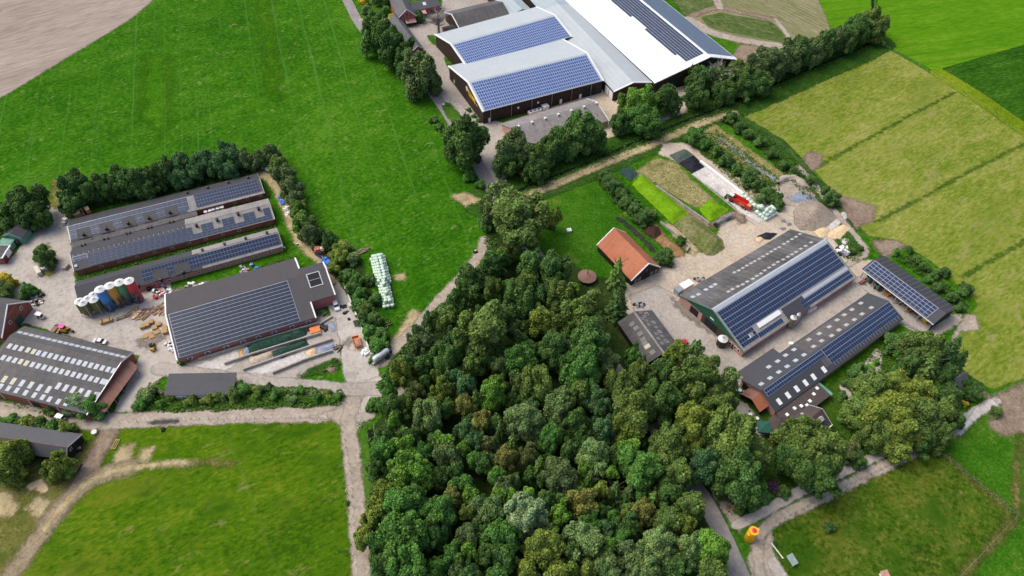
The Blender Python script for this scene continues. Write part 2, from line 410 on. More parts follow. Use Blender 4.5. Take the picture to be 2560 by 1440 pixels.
M_stripe = ground_mat('yellowed_meadow_stripe', (.022, .100, .003), (.044, .145, .004), (.085, .185, .012), fine=.9, mids=.22, edge=4.0, soft=4.0, edge_scale=.16, lines=[(A_TRAM, 12.4, .024, (.09, .165, .035), .8, .02)])
M_film = ground_mat('grey_plastic_film', (.16, .18, .23), (.24, .27, .33), (.34, .38, .44), fine=1.2, mids=.5, edge=.35, rough=.5, bump=.08)
M_mound = ground_mat('bright_weed_cover', (.085, .20, .006), (.135, .285, .008), (.20, .36, .02), fine=1.5, mids=.35, big=.08, edge=.35, contrast=.9, bump=.2)
M_mowncover = ground_mat('patchy_mown_cover', (.085, .12, .025), (.165, .165, .065), (.27, .25, .14), fine=1.0, mids=.35, edge=.3, lines=[(math.radians(55), 1.9, .22, (.31, .27, .17), .3, .15)], spots=[(.1, .55, .7, (.07, .15, .012), .7, 3)])
M_gravelmound = ground_mat('grey_gravel', (.20, .165, .125), (.285, .24, .19), (.36, .31, .25), fine=1.4, mids=.3, big=.08, edge=.3, spots=[(.08, .52, .7, (.37, .29, .185), .5, 3)], bump=.15)
M_sawdust = ground_mat('pale_sand', (.52, .38, .21), (.62, .47, .28), (.72, .58, .38), fine=1.5, mids=.4, edge=0.6, soft=0.4)
M_chalk = ground_mat('chalky_silage_floor', (.40, .37, .34), (.52, .49, .45), (.68, .64, .58), fine=1.1, mids=.35, edge=0.6, spots=[(.2, .58, .72, (.3, .27, .25), .6, 3)], soft=0.5)

gm = MB()
for i in range(-12, 12):
    for j in range(-6, 18):
        gm.face([(i * 125, j * 125, 0), (i * 125 + 125, j * 125, 0), (i * 125 + 125, j * 125 + 125, 0), (i * 125, j * 125 + 125, 0)])
tag(gm.build('ground', M_lush), 'wide lush green meadow with faint mowing lines', 'meadow', kind='structure')

S = sheet
S('ploughed_field', [(-600, -400), (500, -400), (382, 0), (368, 12), (330, 45), (250, 95), (150, 155), (60, 210), (0, 245), (-250, 400), (-600, 600)], M_plough, 1, 2.5, label='bare pinkish brown ploughed field with curved edge')
S('field', [(1985, -150), (2178, -150), (2183, 40), (2178, 85), (2120, 110), (2078, 74)], M_bright, 1, 2.5, label='bright green field left of the narrow ditch')
S('field', [(2186, -150), (3000, -300), (3000, 20), (2560, 120), (2340, 180), (2215, 114), (2197, 60)], M_bright, 1, 3, label='large bright light green field with curved drill lines')
S('field', [(2352, 172), (2560, 112), (3000, 0), (3000, 700), (2560, 330), (2460, 240)], M_darkcrop, 1, 2.5, label='dark green field of tall crop')
S('field_margin', [(2352, 186), (2440, 240), (2500, 282), (2600, 352)], M_yellowmargin, 2, 1.2, width=9, label='yellow green strip beside the dark crop')
S('field', [(1640, -150), (1985, -150), (2078, 74), (2050, 112), (1990, 118), (1840, 108), (1740, 60)], M_crop, 1, 1.8, label='thin row crop on bare soil')
S('field', [(1640, -60), (1760, -60), (1788, 12), (1712, 40)], M_cropgreen, 2, 1.5, label='small dark green crop plot beside the white hall')
S('field', [(1752, 44), (1800, 32), (1930, 55), (1988, 112), (1860, 88), (1775, 70)], M_cropgreen, 2, 1.5, label='tongue shaped green crop plot between two tracks')
S('soil_track', [(1700, 52), (1752, 30), (1795, 17), (1830, 26), (1940, 50)], M_brown, 3, .8, width=3.4, label='bare soil track through the crop plots')
S('soil_track', [(1722, 48), (1748, 62), (1775, 82), (1850, 100), (1985, 122)], M_track, 4, .8, width=5.2, label='bare soil track curving behind the white hall')
S('soil_track', [(1800, 20), (1785, -20), (1770, -60)], M_track, 4, 1.0, width=4, label='bare soil track leaving at the top edge')
S('soil_track', [(1940, 50), (1990, 118)], M_track, 4, 1.0, width=2.5, label='faint soil strip between two crops')
S('soil_heap', [(1822, 150), (1850, 112), (1905, 112), (1900, 150), (1850, 175)], M_brown, 3, .8, label='bare brown soil behind the dark gable')
S('hay_field', [(1836, 290), (1900, 255), (2010, 200), (2130, 143), (2185, 112), (2210, 116), (2330, 186), (2560, 340), (3000, 680), (3000, 1000), (2560, 945), (2480, 975), (2412, 930), (2370, 860), (2445, 760), (2425, 740), (2330, 655), (2240, 600), (2170, 590), (2100, 510), (2040, 430), (1960, 350)], M_hay, 1, 2, label='wide yellowish hay field with drain lines')
for p, l in ((((2020, 428), (2062, 407), (2200, 330), (2300, 276), (2385, 232)), 'first'), (((2186, 556), (2260, 520), (2420, 430), (2700, 290)), 'second'), (((2408, 692), (2480, 650), (2700, 525)), 'third')):
    S('drain', p, M_drain, 2, .7, width=.9, label='dark grassy drain line across the hay field, %s from the top' % l)
S('soil_patch', [(2005, 395), (2030, 376), (2058, 390), (2050, 412), (2036, 426), (2020, 440)], M_brown, 3, .8, label='trampled soil at the field gate')
S('soil_patch', [(2088, 480), (2110, 492), (2190, 515), (2185, 550), (2140, 572), (2118, 550)], M_brown, 3, .8, label='trampled soil beside the path bend')
S('soil_patch', [(2185, 602), (2230, 600), (2268, 612), (2240, 634), (2215, 644), (2190, 628)], M_brown, 3, .8, label='trampled soil north of the machine shed')
S('soil_patch', [(2415, 785), (2440, 790), (2448, 822), (2402, 830), (2375, 868), (2392, 820)], M_track, 3, .8, label='bare patch east of the machine shed')
S('field_stripe', [(355, 300), (362, 138), (418, 136), (424, 300), (400, 340)], M_stripe, 1, 2.0, label='yellowish stripe in the big meadow')
S('field_stripe', [(640, -20), (668, 0), (690, 120), (700, 250), (672, 250), (662, 120)], M_stripe, 1, 2.0, label='second faint yellowish stripe in the big meadow')
S('road', [(830, -60), (868, 0), (905, 76), (980, 140), (1060, 215), (1098, 250), (1150, 335), (1205, 430), (1225, 470), (1280, 548), (1337, 632), (1440, 782), (1545, 935), (1640, 1070), (1728, 1200), (1790, 1300), (1852, 1440), (1885, 1520)], M_asphalt, 6, .7, width=4.6, label='narrow grey asphalt lane running through the wood')
S('yard', [(985, 50), (1045, 35), (1105, 20), (1110, -100), (1330, -100), (1300, 20), (1130, 70), (1110, 150), (1130, 190), (1225, 300), (1262, 308), (1310, 380), (1270, 440), (1240, 468), (1215, 440), (1190, 400), (1120, 280), (1075, 235), (1040, 150), (1000, 75)], M_greyroad, 4, 1.0, label='pale paved yard around the brown halls')
S('yard', [(1262, 306), (1470, 238), (1500, 205), (1540, 250), (1620, 215), (1700, 190), (1722, 200), (1716, 280), (1650, 305), (1560, 335), (1520, 345), (1480, 320), (1290, 380)], M_sand, 3, 1.0, label='sandy yard behind the old shed')
S('grass_island', [(1105, 266), (1112, 257), (1124, 258), (1140, 275), (1172, 312), (1155, 335), (1135, 315), (1112, 285)], M_verge, 6, .6, label='tongue of lawn between lane and driveway')
S('lawn', [(885, -60), (985, -60), (985, 40), (940, 52), (905, 50)], M_verge, 5, 1, label='garden lawn beside the lane')
S('path', [(900, 50), (935, 46), (965, 50), (978, 40)], M_concrete, 6, .5, width=1.4, label='curved garden path')
S('lawn', [(1068, 88), (1088, 90), (1092, 115), (1078, 108)], M_verge, 6, .6, label='small patch of lawn at the hall corner')
S('driveway', [(1142, 262), (1165, 290), (1195, 330)], M_concrete, 6, .6, width=3.2, label='concrete slab strip beside the brown hall')
S('bank', [(1215, 505), (1360, 456), (1520, 392), (1680, 322), (1850, 257), (2040, 172), (2130, 137), (2190, 105)], M_bank, 2, 1.0, width=17, label='grassy bank along the dark ditch')
S('ditch_water', [(1288, 480), (1360, 450), (1440, 420), (1520, 386), (1600, 350), (1680, 316), (1760, 284), (1850, 250), (1940, 211), (2040, 166), (2130, 131), (2175, 110), (2188, 85)], M_water, 7, .4, width=1.1, margin=.3, cat='water', label='narrow dark ditch beside the hedge')
S('ditch_water', [(2178, -60), (2182, 35)], M_water, 6, .4, width=1.2, margin=.3, cat='water', label='ditch between the two bright fields')
S('soil_track', [(1305, 494), (1400, 455), (1500, 414), (1600, 374), (1700, 331), (1770, 300), (1835, 282)], M_straw, 4, .6, width=3.6, label='sandy two-wheel track along the ditch')
S('paddock', [(1290, 505), (1400, 465), (1490, 450), (1540, 520), (1600, 575), (1660, 640), (1640, 668), (1590, 700), (1560, 715), (1470, 690), (1350, 650), (1300, 560)], M_paddock, 1, 1.2, label='green paddock in front of the red roofed barn')
S('yard', [(1565, 712), (1600, 690), (1655, 662), (1700, 636), (1760, 632), (1805, 610), (1792, 590), (1800, 560), (1840, 545), (1850, 520), (1800, 475), (1740, 428), (1685, 402), (1648, 385), (1655, 360), (1700, 356), (1745, 370), (1760, 392), (1840, 440), (1905, 488), (1950, 515), (1945, 450), (1985, 440), (2040, 478), (2085, 530), (2125, 572), (2140, 610), (2155, 650), (2215, 650), (2340, 800), (2400, 785), (2410, 800), (2330, 850), (2260, 815), (2170, 770), (1950, 945), (1850, 970), (1830, 930), (1700, 880), (1620, 880), (1560, 830)], M_sand, 3, 1.0, label='pale sandy farmyard around the green gabled barn')
S('yard_road', [(1572, 740), (1640, 712), (1700, 742), (1760, 800), (1850, 888), (2000, 795), (2140, 690), (2185, 722), (1900, 945), (1840, 958), (1700, 880), (1640, 850), (1590, 790)], M_greyroad, 4, 1.0, label='grey concrete road between the two long barns')
S('yard_road', [(2130, 700), (2170, 680), (2240, 740), (2345, 815), (2310, 835), (2240, 790)], M_greyroad, 4, .8, label='stained concrete in front of the machine shed')
S('slab', [(1728, 436), (1762, 416), (1800, 447), (1862, 492), (1925, 540), (1898, 560), (1850, 530), (1790, 480)], M_chalk, 5, .8, label='clean pale concrete silage floor')
S('slab', [(2095, 540), (2110, 528), (2118, 545), (2070, 590), (2050, 580)], M_chalk, 5, .6, label='pale slab beside the gravel heap')
S('rough_grass', [(1590, 428), (1640, 395), (1690, 408), (1760, 478), (1790, 500), (1800, 520), (1760, 530), (1700, 500)], M_dryg, 4, .9, label='tall straw coloured weeds left of the silage floor')
S('rough_grass', [(1755, 330), (1790, 312), (1850, 355), (1930, 415), (1985, 445), (1955, 460), (1900, 450), (1830, 400)], M_dryg, 4, .9, label='tall straw coloured grass right of the bushes')
S('rough_grass', [(1690, 340), (1790, 318), (1960, 450), (1945, 520), (1880, 500), (1760, 395)], M_bank, 3, 1.0, label='green weeds under the row of bushes')
S('rough_grass', [(1800, 290), (1850, 285), (1960, 352), (2060, 460), (2130, 560), (2160, 640), (2110, 640), (2030, 500), (1930, 400)], M_bank, 3, 1.0, label='green weedy strip beside the hay field')
S('plastic_film', [(1798, 348), (1850, 384), (1895, 424), (1942, 450)], M_film, 6, .5, width=2.0, margin=.4, label='grey blue strip of plastic sheet')
S('track', [(1600, 440), (1650, 480), (1720, 528), (1770, 562)], M_brown, 4, .6, width=2.6, label='muddy lane between the two clamps')
S('soil_patch', [(1600, 566), (1640, 562), (1662, 590), (1702, 620), (1712, 640), (1690, 645), (1645, 605)], M_muck, 4, .7, label='orange brown muck beside the tile roofed barn')
S('soil_patch', [(1665, 560), (1690, 565), (1745, 625), (1735, 640), (1700, 610)], M_straw, 4, .7, label='dry earth beside the mown clamp')
S('ditch_water', [(1545, 548), (1575, 568), (1610, 600), (1632, 626)], M_mud, 5, .5, width=1.6, cat='water', label='dark wet ditch behind the tile roofed barn')
S('path', [(1998, 418), (2030, 452), (2062, 500), (2118, 566), (2160, 616), (2168, 630), (2150, 645), (2120, 662)], M_track, 5, .5, width=2.2, label='pale concrete footpath beside the hay field')
S('soil_patch', [(1930, 470), (1960, 440), (2000, 450), (2040, 490), (2000, 520), (1960, 510)], M_track, 4, .7, label='sandy scrape at the end of the silage floor')
S('wet_patch', [(1965, 495), (2000, 482), (2035, 494), (2050, 505), (1985, 506)], M_film, 5, .5, label='dark wet puddle behind the gravel heap')
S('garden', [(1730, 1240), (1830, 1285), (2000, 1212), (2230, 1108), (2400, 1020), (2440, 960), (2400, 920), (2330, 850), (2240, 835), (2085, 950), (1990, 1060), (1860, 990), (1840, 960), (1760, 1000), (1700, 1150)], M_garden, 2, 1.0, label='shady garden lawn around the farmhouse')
S('patio', [(2095, 965), (2150, 935), (2165, 902), (2188, 872), (2206, 880), (2202, 925), (2178, 962), (2118, 1000)], M_concrete, 4, .7, label='patchy garden patio')
S('patio', [(1840, 1000), (1870, 1010), (1900, 1060), (1925, 1080), (1880, 1110), (1850, 1060)], M_greyroad, 4, .7, label='paved terrace at the farmhouse corner')
S('verge', [(1800, 1200), (1850, 1315), (1965, 1260), (2200, 1150), (2340, 1088), (2320, 1110), (2100, 1210), (1960, 1285), (1880, 1390), (1840, 1330)], M_verge, 3, .9, label='strip of green verge between two tracks')
S('track', [(1840, 1314), (1900, 1286), (1960, 1252), (2017, 1220), (2105, 1181), (2150, 1159), (2200, 1137), (2300, 1092), (2400, 1052), (2450, 1025), (2490, 1002)], M_concrete, 5, .7, width=2.6, label='pale concrete drive to the farmhouse')
S('track', [(1905, 1480), (1894, 1400), (1897, 1345), (1920, 1310), (1969, 1282), (2039, 1252), (2094, 1225), (2178, 1181), (2261, 1142), (2333, 1108), (2395, 1070)], M_track, 5, .7, width=2.9, label='pinkish earth track beside the rough meadow')
S('track', [(1775, 1215), (1800, 1195), (1830, 1225), (1838, 1275), (1862, 1300), (1850, 1335), (1815, 1290), (1790, 1250)], M_track, 4, .7, label='rutted earth lay-by beside the lane')
S('track', [(1865, 1395), (1888, 1372), (1930, 1320), (1930, 1370), (1980, 1480), (1890, 1480)], M_track, 4, .7, label='worn earth at the track mouth')
S('track', [(1915, 1400), (1935, 1388), (1995, 1480), (1950, 1480)], M_concrete, 7, .6, label='broken concrete at the lower edge')
S('track', [(1790, 1395), (1822, 1375), (1870, 1480), (1780, 1480)], M_track, 4, .7, label='worn earth under the last tree by the lane')
S('rough_meadow', [(1930, 1335), (1955, 1302), (2100, 1226), (2230, 1165), (2320, 1118), (2362, 1142), (2540, 1290), (2390, 1450), (2300, 1520), (1990, 1520), (1945, 1390)], M_rough, 2, 1.2, label='rough meadow of tall seeding grass')
S('pasture', [(2340, 1118), (2420, 1060), (2500, 1010), (2900, 850), (2900, 1700), (2300, 1600), (2545, 1290)], M_paddock, 1, 1.5, label='green pasture at the right edge')
S('track', [(2362, 1140), (2450, 1215), (2543, 1292), (2470, 1370), (2380, 1465)], M_olive, 4, .6, width=1.6, label='trodden line along the meadow fence')
S('track', [(2550, 1090), (2538, 1200), (2545, 1290), (2530, 1320)], M_olive, 4, .6, width=1.4, label='thin cattle path in the pasture')
S('soil_patch', [(2430, 965), (2480, 990), (2560, 958), (2900, 860), (2900, 1050), (2560, 1082), (2500, 1088), (2470, 1060), (2500, 1012), (2470, 1000)], M_brown, 3, 1.2, label='brown trodden soil at the pasture gate')
S('slab', [(2388, 1080), (2440, 1022), (2480, 998), (2494, 1014), (2450, 1042), (2402, 1088)], M_chalk, 7, .7, label='pale gravel pad at the pasture gate')
# left farm
S('soil_patch', [(596, 876), (608, 866), (616, 876), (612, 892), (600, 892)], M_orange, 6, .5, label='orange stain on the chalky clamp floor')
S('wet_patch', [(345, 852), (362, 838), (400, 828), (408, 848), (372, 872), (350, 868)], M_stain, 5, .6, label='damp brown stain around the pallets')
S('wet_patch', [(372, 1058), (400, 1050), (445, 1047), (452, 1056), (400, 1064)], M_wet, 7, .6, label='long dark puddle on the earth lane')
S('wet_patch', [(176, 1060), (190, 1056), (196, 1064), (182, 1067)], M_wet, 7, .5, label='small dark puddle on the earth lane')
S('wet_patch', [(855, 858), (880, 842), (890, 850), (868, 868)], M_stain, 6, .6, label='brown stain on the concrete apron')
S('wet_patch', [(1680, 745), (1760, 800), (1800, 840), (1770, 830), (1700, 780)], M_stain, 6, .8, label='long tyre stain on the grey farm road')
S('soil_patch', [(520, 705), (420, 728), (390, 745), (420, 745)], M_stain, 5, .7, label='muddy ground beside the third poultry barn')
S('yard', [(150, 492), (168, 545), (186, 690), (200, 745), (330, 722), (425, 695), (432, 735), (412, 742), (430, 860), (458, 912), (600, 938), (415, 938), (385, 958), (352, 990), (332, 1032), (285, 1030), (350, 890), (60, 808), (30, 830), (-80, 830), (-80, 640), (20, 655), (75, 590), (105, 545), (125, 520)], M_concrete, 3, 1.0, label='wide pale concrete farmyard with silos')
S('track', [(146, 505), (150, 480), (152, 455)], M_olive, 4, .6, width=6, label='worn gateway from yard to meadow')
S('soil_patch', [(95, 640), (120, 610), (140, 650), (135, 690), (100, 690)], M_olive, 4, .6, label='small island of weeds in the yard')
S('yard', [(808, 735), (846, 704), (872, 742), (908, 830), (936, 890), (952, 950), (872, 980), (858, 935), (850, 860), (832, 800)], M_concrete, 4, .9, label='concrete apron east of the slate grey hall')
S('yard', [(830, 985), (872, 972), (945, 940), (1012, 990), (935, 1008), (915, 1050), (895, 1075), (850, 1052), (830, 1040), (868, 1020), (878, 996)], M_concrete, 4, .9, label='pale lane junction')
S('lane', [(400, 922), (590, 950), (760, 966), (880, 976), (960, 970), (1020, 996)], M_greyroad, 6, .7, width=4.6, label='grey lane past the slate grey hall')
S('lane', [(-120, 1005), (60, 1032), (160, 1056), (280, 1054), (480, 1044), (700, 1037), (820, 1037), (862, 1024), (892, 985)], M_track, 5, .7, width=5.0, label='pale earth lane below the weedy island')
S('lane', [(760, 1046), (830, 1026), (878, 1008), (890, 1060), (886, 1130), (872, 1100), (856, 1068), (826, 1050)], M_track, 5, .7, label='rounded inner corner of the lane junction')
S('lane', [(884, 1000), (868, 1060), (882, 1150), (890, 1250), (899, 1350), (906, 1500)], M_track, 5, .7, width=4.4, label='pale earth lane beside the wood')
S('path', [(925, 1038), (900, 1045)], M_greyroad, 7, .5, width=3.0, label='small bridge slab into the wood')
S('track', [(640, 425), (680, 452), (700, 480), (722, 540), (748, 602), (778, 632), (812, 660), (830, 705)], M_straw, 4, .6, width=3.4, label='earth track along the conifer hedge')
S('clamp_floor', [(455, 908), (600, 862), (800, 790), (838, 795), (852, 870), (850, 905), (760, 945), (620, 952), (490, 925)], M_greyroad, 4, .8, label='concrete floor of the silage clamps')
S('clamp_floor', [(480, 918), (612, 866), (622, 888), (560, 932), (520, 930)], M_chalk, 5, .6, label='chalky white floor of the first clamp')
S('clamp_floor', [(600, 925), (690, 895), (790, 866), (792, 888), (650, 940)], M_chalk, 5, .6, label='stained floor of the third clamp')
S('grass_strip', [(186, 685), (300, 655), (690, 552), (692, 572), (400, 645), (200, 702)], M_bank, 4, .8, label='weedy grass between the two long poultry barns')
S('grass_strip', [(480, 552), (672, 480), (675, 498), (500, 545)], M_bank, 4, .8, label='weedy grass behind the first poultry barn')
S('grass_strip', [(425, 738), (560, 700), (720, 640), (740, 648), (560, 712), (430, 748)], M_bank, 4, .8, label='weedy grass behind the slate grey hall')
S('track', [(952, 908), (985, 868), (1030, 832), (1080, 775), (1110, 738), (1150, 700), (1186, 655), (1206, 625), (1210, 600)], M_track, 4, .7, width=3.6, label='pinkish earth track along the wood edge')
S('track', [(985, 868), (1020, 815), (1035, 785)], M_straw, 3, .7, width=3.5, label='faint wheel mark in the grass')
S('soil_patch', [(1125, 490), (1160, 480), (1205, 500), (1165, 516)], M_straw, 3, .7, label='bare gateway patch beside the lane')
S('soil_patch', [(985, 688), (1010, 684), (1015, 700), (990, 700)], M_straw, 3, .6, label='bare patch beside the bale stack')
S('pasture', [(-300, 1020), (-100, 1045), (150, 1068), (280, 1064), (480, 1055), (700, 1048), (820, 1048), (850, 1062), (862, 1090), (876, 1180), (882, 1300), (888, 1540), (-300, 1700)], M_meadow2, 1, 1.4, label='lower left pasture with worn paths')
S('rough_grass', [(-200, 1160), (170, 1150), (235, 1092), (290, 1062), (262, 1145), (160, 1280), (60, 1420), (-200, 1600)], M_olive, 2, 1.0, label='worn olive turf beside the grey shed')
S('track', [(-20, 1500), (60, 1395), (115, 1320), (180, 1232), (250, 1186), (330, 1168)], M_brownsoft, 4, .7, width=4.2, label='brown worn track curving up from the lower left corner')
S('track', [(110, 1325), (180, 1234), (250, 1187), (330, 1168), (420, 1160), (490, 1157)], M_straw, 5, .6, width=1.7, label='straw coloured track curving over the pasture')
S('track', [(480, 1157), (530, 1157), (580, 1160)], M_olive, 5, .6, width=1.2, label='faint end of the straw coloured track')
S('track', [(120, 1310), (180, 1240), (225, 1165), (262, 1100), (285, 1066)], M_brown, 3, .7, width=4.5, label='brown muddy track joining the lane')
S('soil_patch', [(-40, 1225), (20, 1232), (48, 1262), (30, 1290), (-40, 1290)], M_straw, 4, .6, label='sandy patch at the left edge')
S('soil_patch', [(68, 1214), (102, 1198), (124, 1228), (106, 1235), (94, 1220), (78, 1228)], M_sawdust, 4, .5, label='angled pale sand patch')
S('soil_patch', [(65, 1274), (100, 1240), (129, 1254), (98, 1292)], M_straw, 4, .5, label='square straw coloured patch')
for q, l in (([(285, 1150), (300, 1118), (332, 1112), (325, 1160), (290, 1170)], 'left'), ([(348, 1155), (352, 1125), (385, 1118), (375, 1150), (355, 1160)], 'right')):
    S('soil_patch', q, M_straw, 3, .6, label='worn bare patch above the straw track, %s of two' % l)
S('weed_island', [(328, 1018), (345, 982), (410, 985), (590, 955), (760, 968), (858, 973), (874, 992), (852, 1017), (760, 1024), (400, 1038), (335, 1034)], M_bank, 4, .8, label='long weedy island between two lanes')
S('verge', [(893, 1062), (928, 1048), (940, 1200), (945, 1500), (918, 1500), (908, 1350), (900, 1200)], M_verge, 3, .8, label='green verge between lane and wood')
S('ditch_water', [(926, 1080), (934, 1150), (940, 1215), (950, 1330), (955, 1480)], M_water, 6, .4, width=1.5, margin=.3, cat='water', label='ditch at the edge of the wood')
S('weed_patch', [(845, 925), (855, 912), (838, 895), (800, 912), (745, 940), (760, 945)], M_bank, 6, .6, label='green weeds at the end of the clamps')
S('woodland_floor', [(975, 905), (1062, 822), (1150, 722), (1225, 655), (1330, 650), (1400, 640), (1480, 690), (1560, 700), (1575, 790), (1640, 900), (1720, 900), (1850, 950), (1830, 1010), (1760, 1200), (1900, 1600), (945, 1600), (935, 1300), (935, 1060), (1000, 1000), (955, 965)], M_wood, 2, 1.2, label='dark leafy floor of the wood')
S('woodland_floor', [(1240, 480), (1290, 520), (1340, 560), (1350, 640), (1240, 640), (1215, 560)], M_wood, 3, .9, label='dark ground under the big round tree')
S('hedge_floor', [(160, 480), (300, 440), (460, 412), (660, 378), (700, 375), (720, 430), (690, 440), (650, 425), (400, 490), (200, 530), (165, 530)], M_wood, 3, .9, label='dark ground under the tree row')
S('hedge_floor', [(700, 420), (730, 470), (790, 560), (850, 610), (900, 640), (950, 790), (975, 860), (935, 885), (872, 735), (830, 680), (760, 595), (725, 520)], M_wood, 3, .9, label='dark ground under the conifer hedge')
# ================================================================ BUILDINGS
W_white = plain('white_painted_metal', (.80, .80, .79), .5, .06)
W_offwhite = plain('off_white_plastic', (.66, .66, .62), .6, .1)
W_dark = plain('dark_opening', (.012, .012, .013), .8, .2)
W_black = plain('black_plastic', (.018, .018, .020), .5, .3)
W_steel = plain('galvanised_steel', (.42, .44, .46), .4, .2, metal=.6)
W_rail = plain('aluminium_rail', (.30, .33, .38), .4, .1, metal=.3)
W_sky = plain('translucent_roof_sheet', (.42, .46, .49), .5, .12)
W_skyy = plain('yellowed_roof_sheet', (.47, .46, .33), .5, .15)
W_skyb = plain('stained_roof_sheet', (.42, .40, .375), .6, .2)
W_skyk = plain('dull_roof_sheet', (.20, .19, .18), .7, .2)
W_brick = brick_mat('red_brick', (.26, .095, .07))
W_pinkbrick = brick_mat('pink_brick', (.44, .25, .21), .2)
W_pink = brick_mat('old_rose_brick', (.40, .145, .135), .18)
W_boards = boards_mat('dark_brown_cladding', (.040, .026, .020))
W_blackboards = boards_mat('black_wooden_boards', (.020, .018, .016))
W_greenboards = boards_mat('green_cladding', (.020, .085, .050))
W_mintboards = boards_mat('mint_green_cladding', (.14, .30, .22))
W_door = plain('brown_door', (.06, .035, .025), .6)
W_pinkdoor = plain('wine_red_door', (.16, .025, .04), .6)
W_greendoor = plain('dark_green_door', (.02, .07, .045), .6)
W_glass = plain('window_glass', (.035, .045, .055), .12, .2)
W_wood = plain('fresh_timber', (.50, .34, .15), .8, .25, 3)
W_oldwood = plain('weathered_timber', (.26, .20, .14), .9, .3, 2)
W_conc = plain('concrete_block', (.38, .35, .31), .9, .25, .8)
R_slate = roof_mat('slate_grey_corrugated_roof', (.047, .049, .057), (.066, .069, .078), weather=.4, spec=.5, rough=.6)
R_slateb = roof_mat('dark_grey_corrugated_roof', (.045, .044, .047), (.066, .064, .066), weather=.5, spec=.5, rough=.6)
R_brownish = roof_mat('brown_grey_corrugated_roof', (.064, .058, .061), (.088, .081, .083), weather=.4)
R_weath = roof_mat('weathered_grey_corrugated_roof', (.23, .215, .20), (.40, .375, .345), weather=.8)
R_asb = roof_mat('old_fibre_cement_roof', (.068, .066, .066), (.165, .155, .145), weather=.8, moss=((.035, .035, .03), .5))
R_barnB = roof_mat('streaky_fibre_cement_roof', (.046, .045, .047), (.20, .195, .19), weather=.95)
R_blue = roof_mat('pale_blue_grey_metal_roof', (.43, .48, .49), (.52, .56, .56), corr=.33, weather=.35, rough=.45)
R_blued = roof_mat('blue_grey_metal_roof', (.36, .43, .45), (.44, .5, .51), corr=.33, weather=.3, rough=.45)
R_white = roof_mat('bright_white_metal_roof', (.86, .88, .90), (.92, .93, .93), corr=.33, weather=.4, rough=.4, sheet=7)
R_tile = roof_mat('orange_clay_tile_roof', (.42, .135, .060), (.56, .22, .12), corr=.24, row=.34, weather=.7, sheet=.24, moss=((.16, .075, .04), .45))
R_tileold = roof_mat('brown_red_clay_tile_roof', (.24, .105, .07), (.36, .20, .15), corr=.24, row=.34, weather=.8, sheet=.24, moss=((.10, .06, .045), .5))
R_tiledark = roof_mat('dark_brown_tile_roof', (.062, .048, .045), (.11, .085, .075), corr=.24, row=.34, weather=.7, sheet=.24, moss=((.14, .07, .045), .45))
R_tilegrey = roof_mat('grey_tile_roof', (.095, .098, .105), (.15, .15, .155), corr=.24, row=.34, weather=.6, sheet=.24)
R_reed = roof_mat('mossy_grey_tile_roof', (.21, .19, .18), (.36, .335, .32), corr=.9, row=1.1, weather=.8, sheet=.9, moss=((.085, .075, .07), .65))
P_navy = panel_mat('navy_solar_panel', (.013, .022, .044), (.018, .030, .058), (.05, .068, .108), .03, .04)
P_blue = panel_mat('blue_solar_panel', (.030, .062, .175), (.050, .095, .235), (.37, .47, .74), .10, .06)
P_mid = panel_mat('mid_blue_solar_panel', (.011, .023, .060), (.017, .034, .082), (.17, .20, .275), .055, .04)
P_grey = panel_mat('grey_blue_solar_panel', (.032, .046, .082), (.040, .056, .096), (.095, .12, .175), .045, .05)
P_shiny = panel_mat('slate_blue_solar_panel', (.060, .090, .150), (.070, .105, .170), (.20, .27, .37), .04, .08)

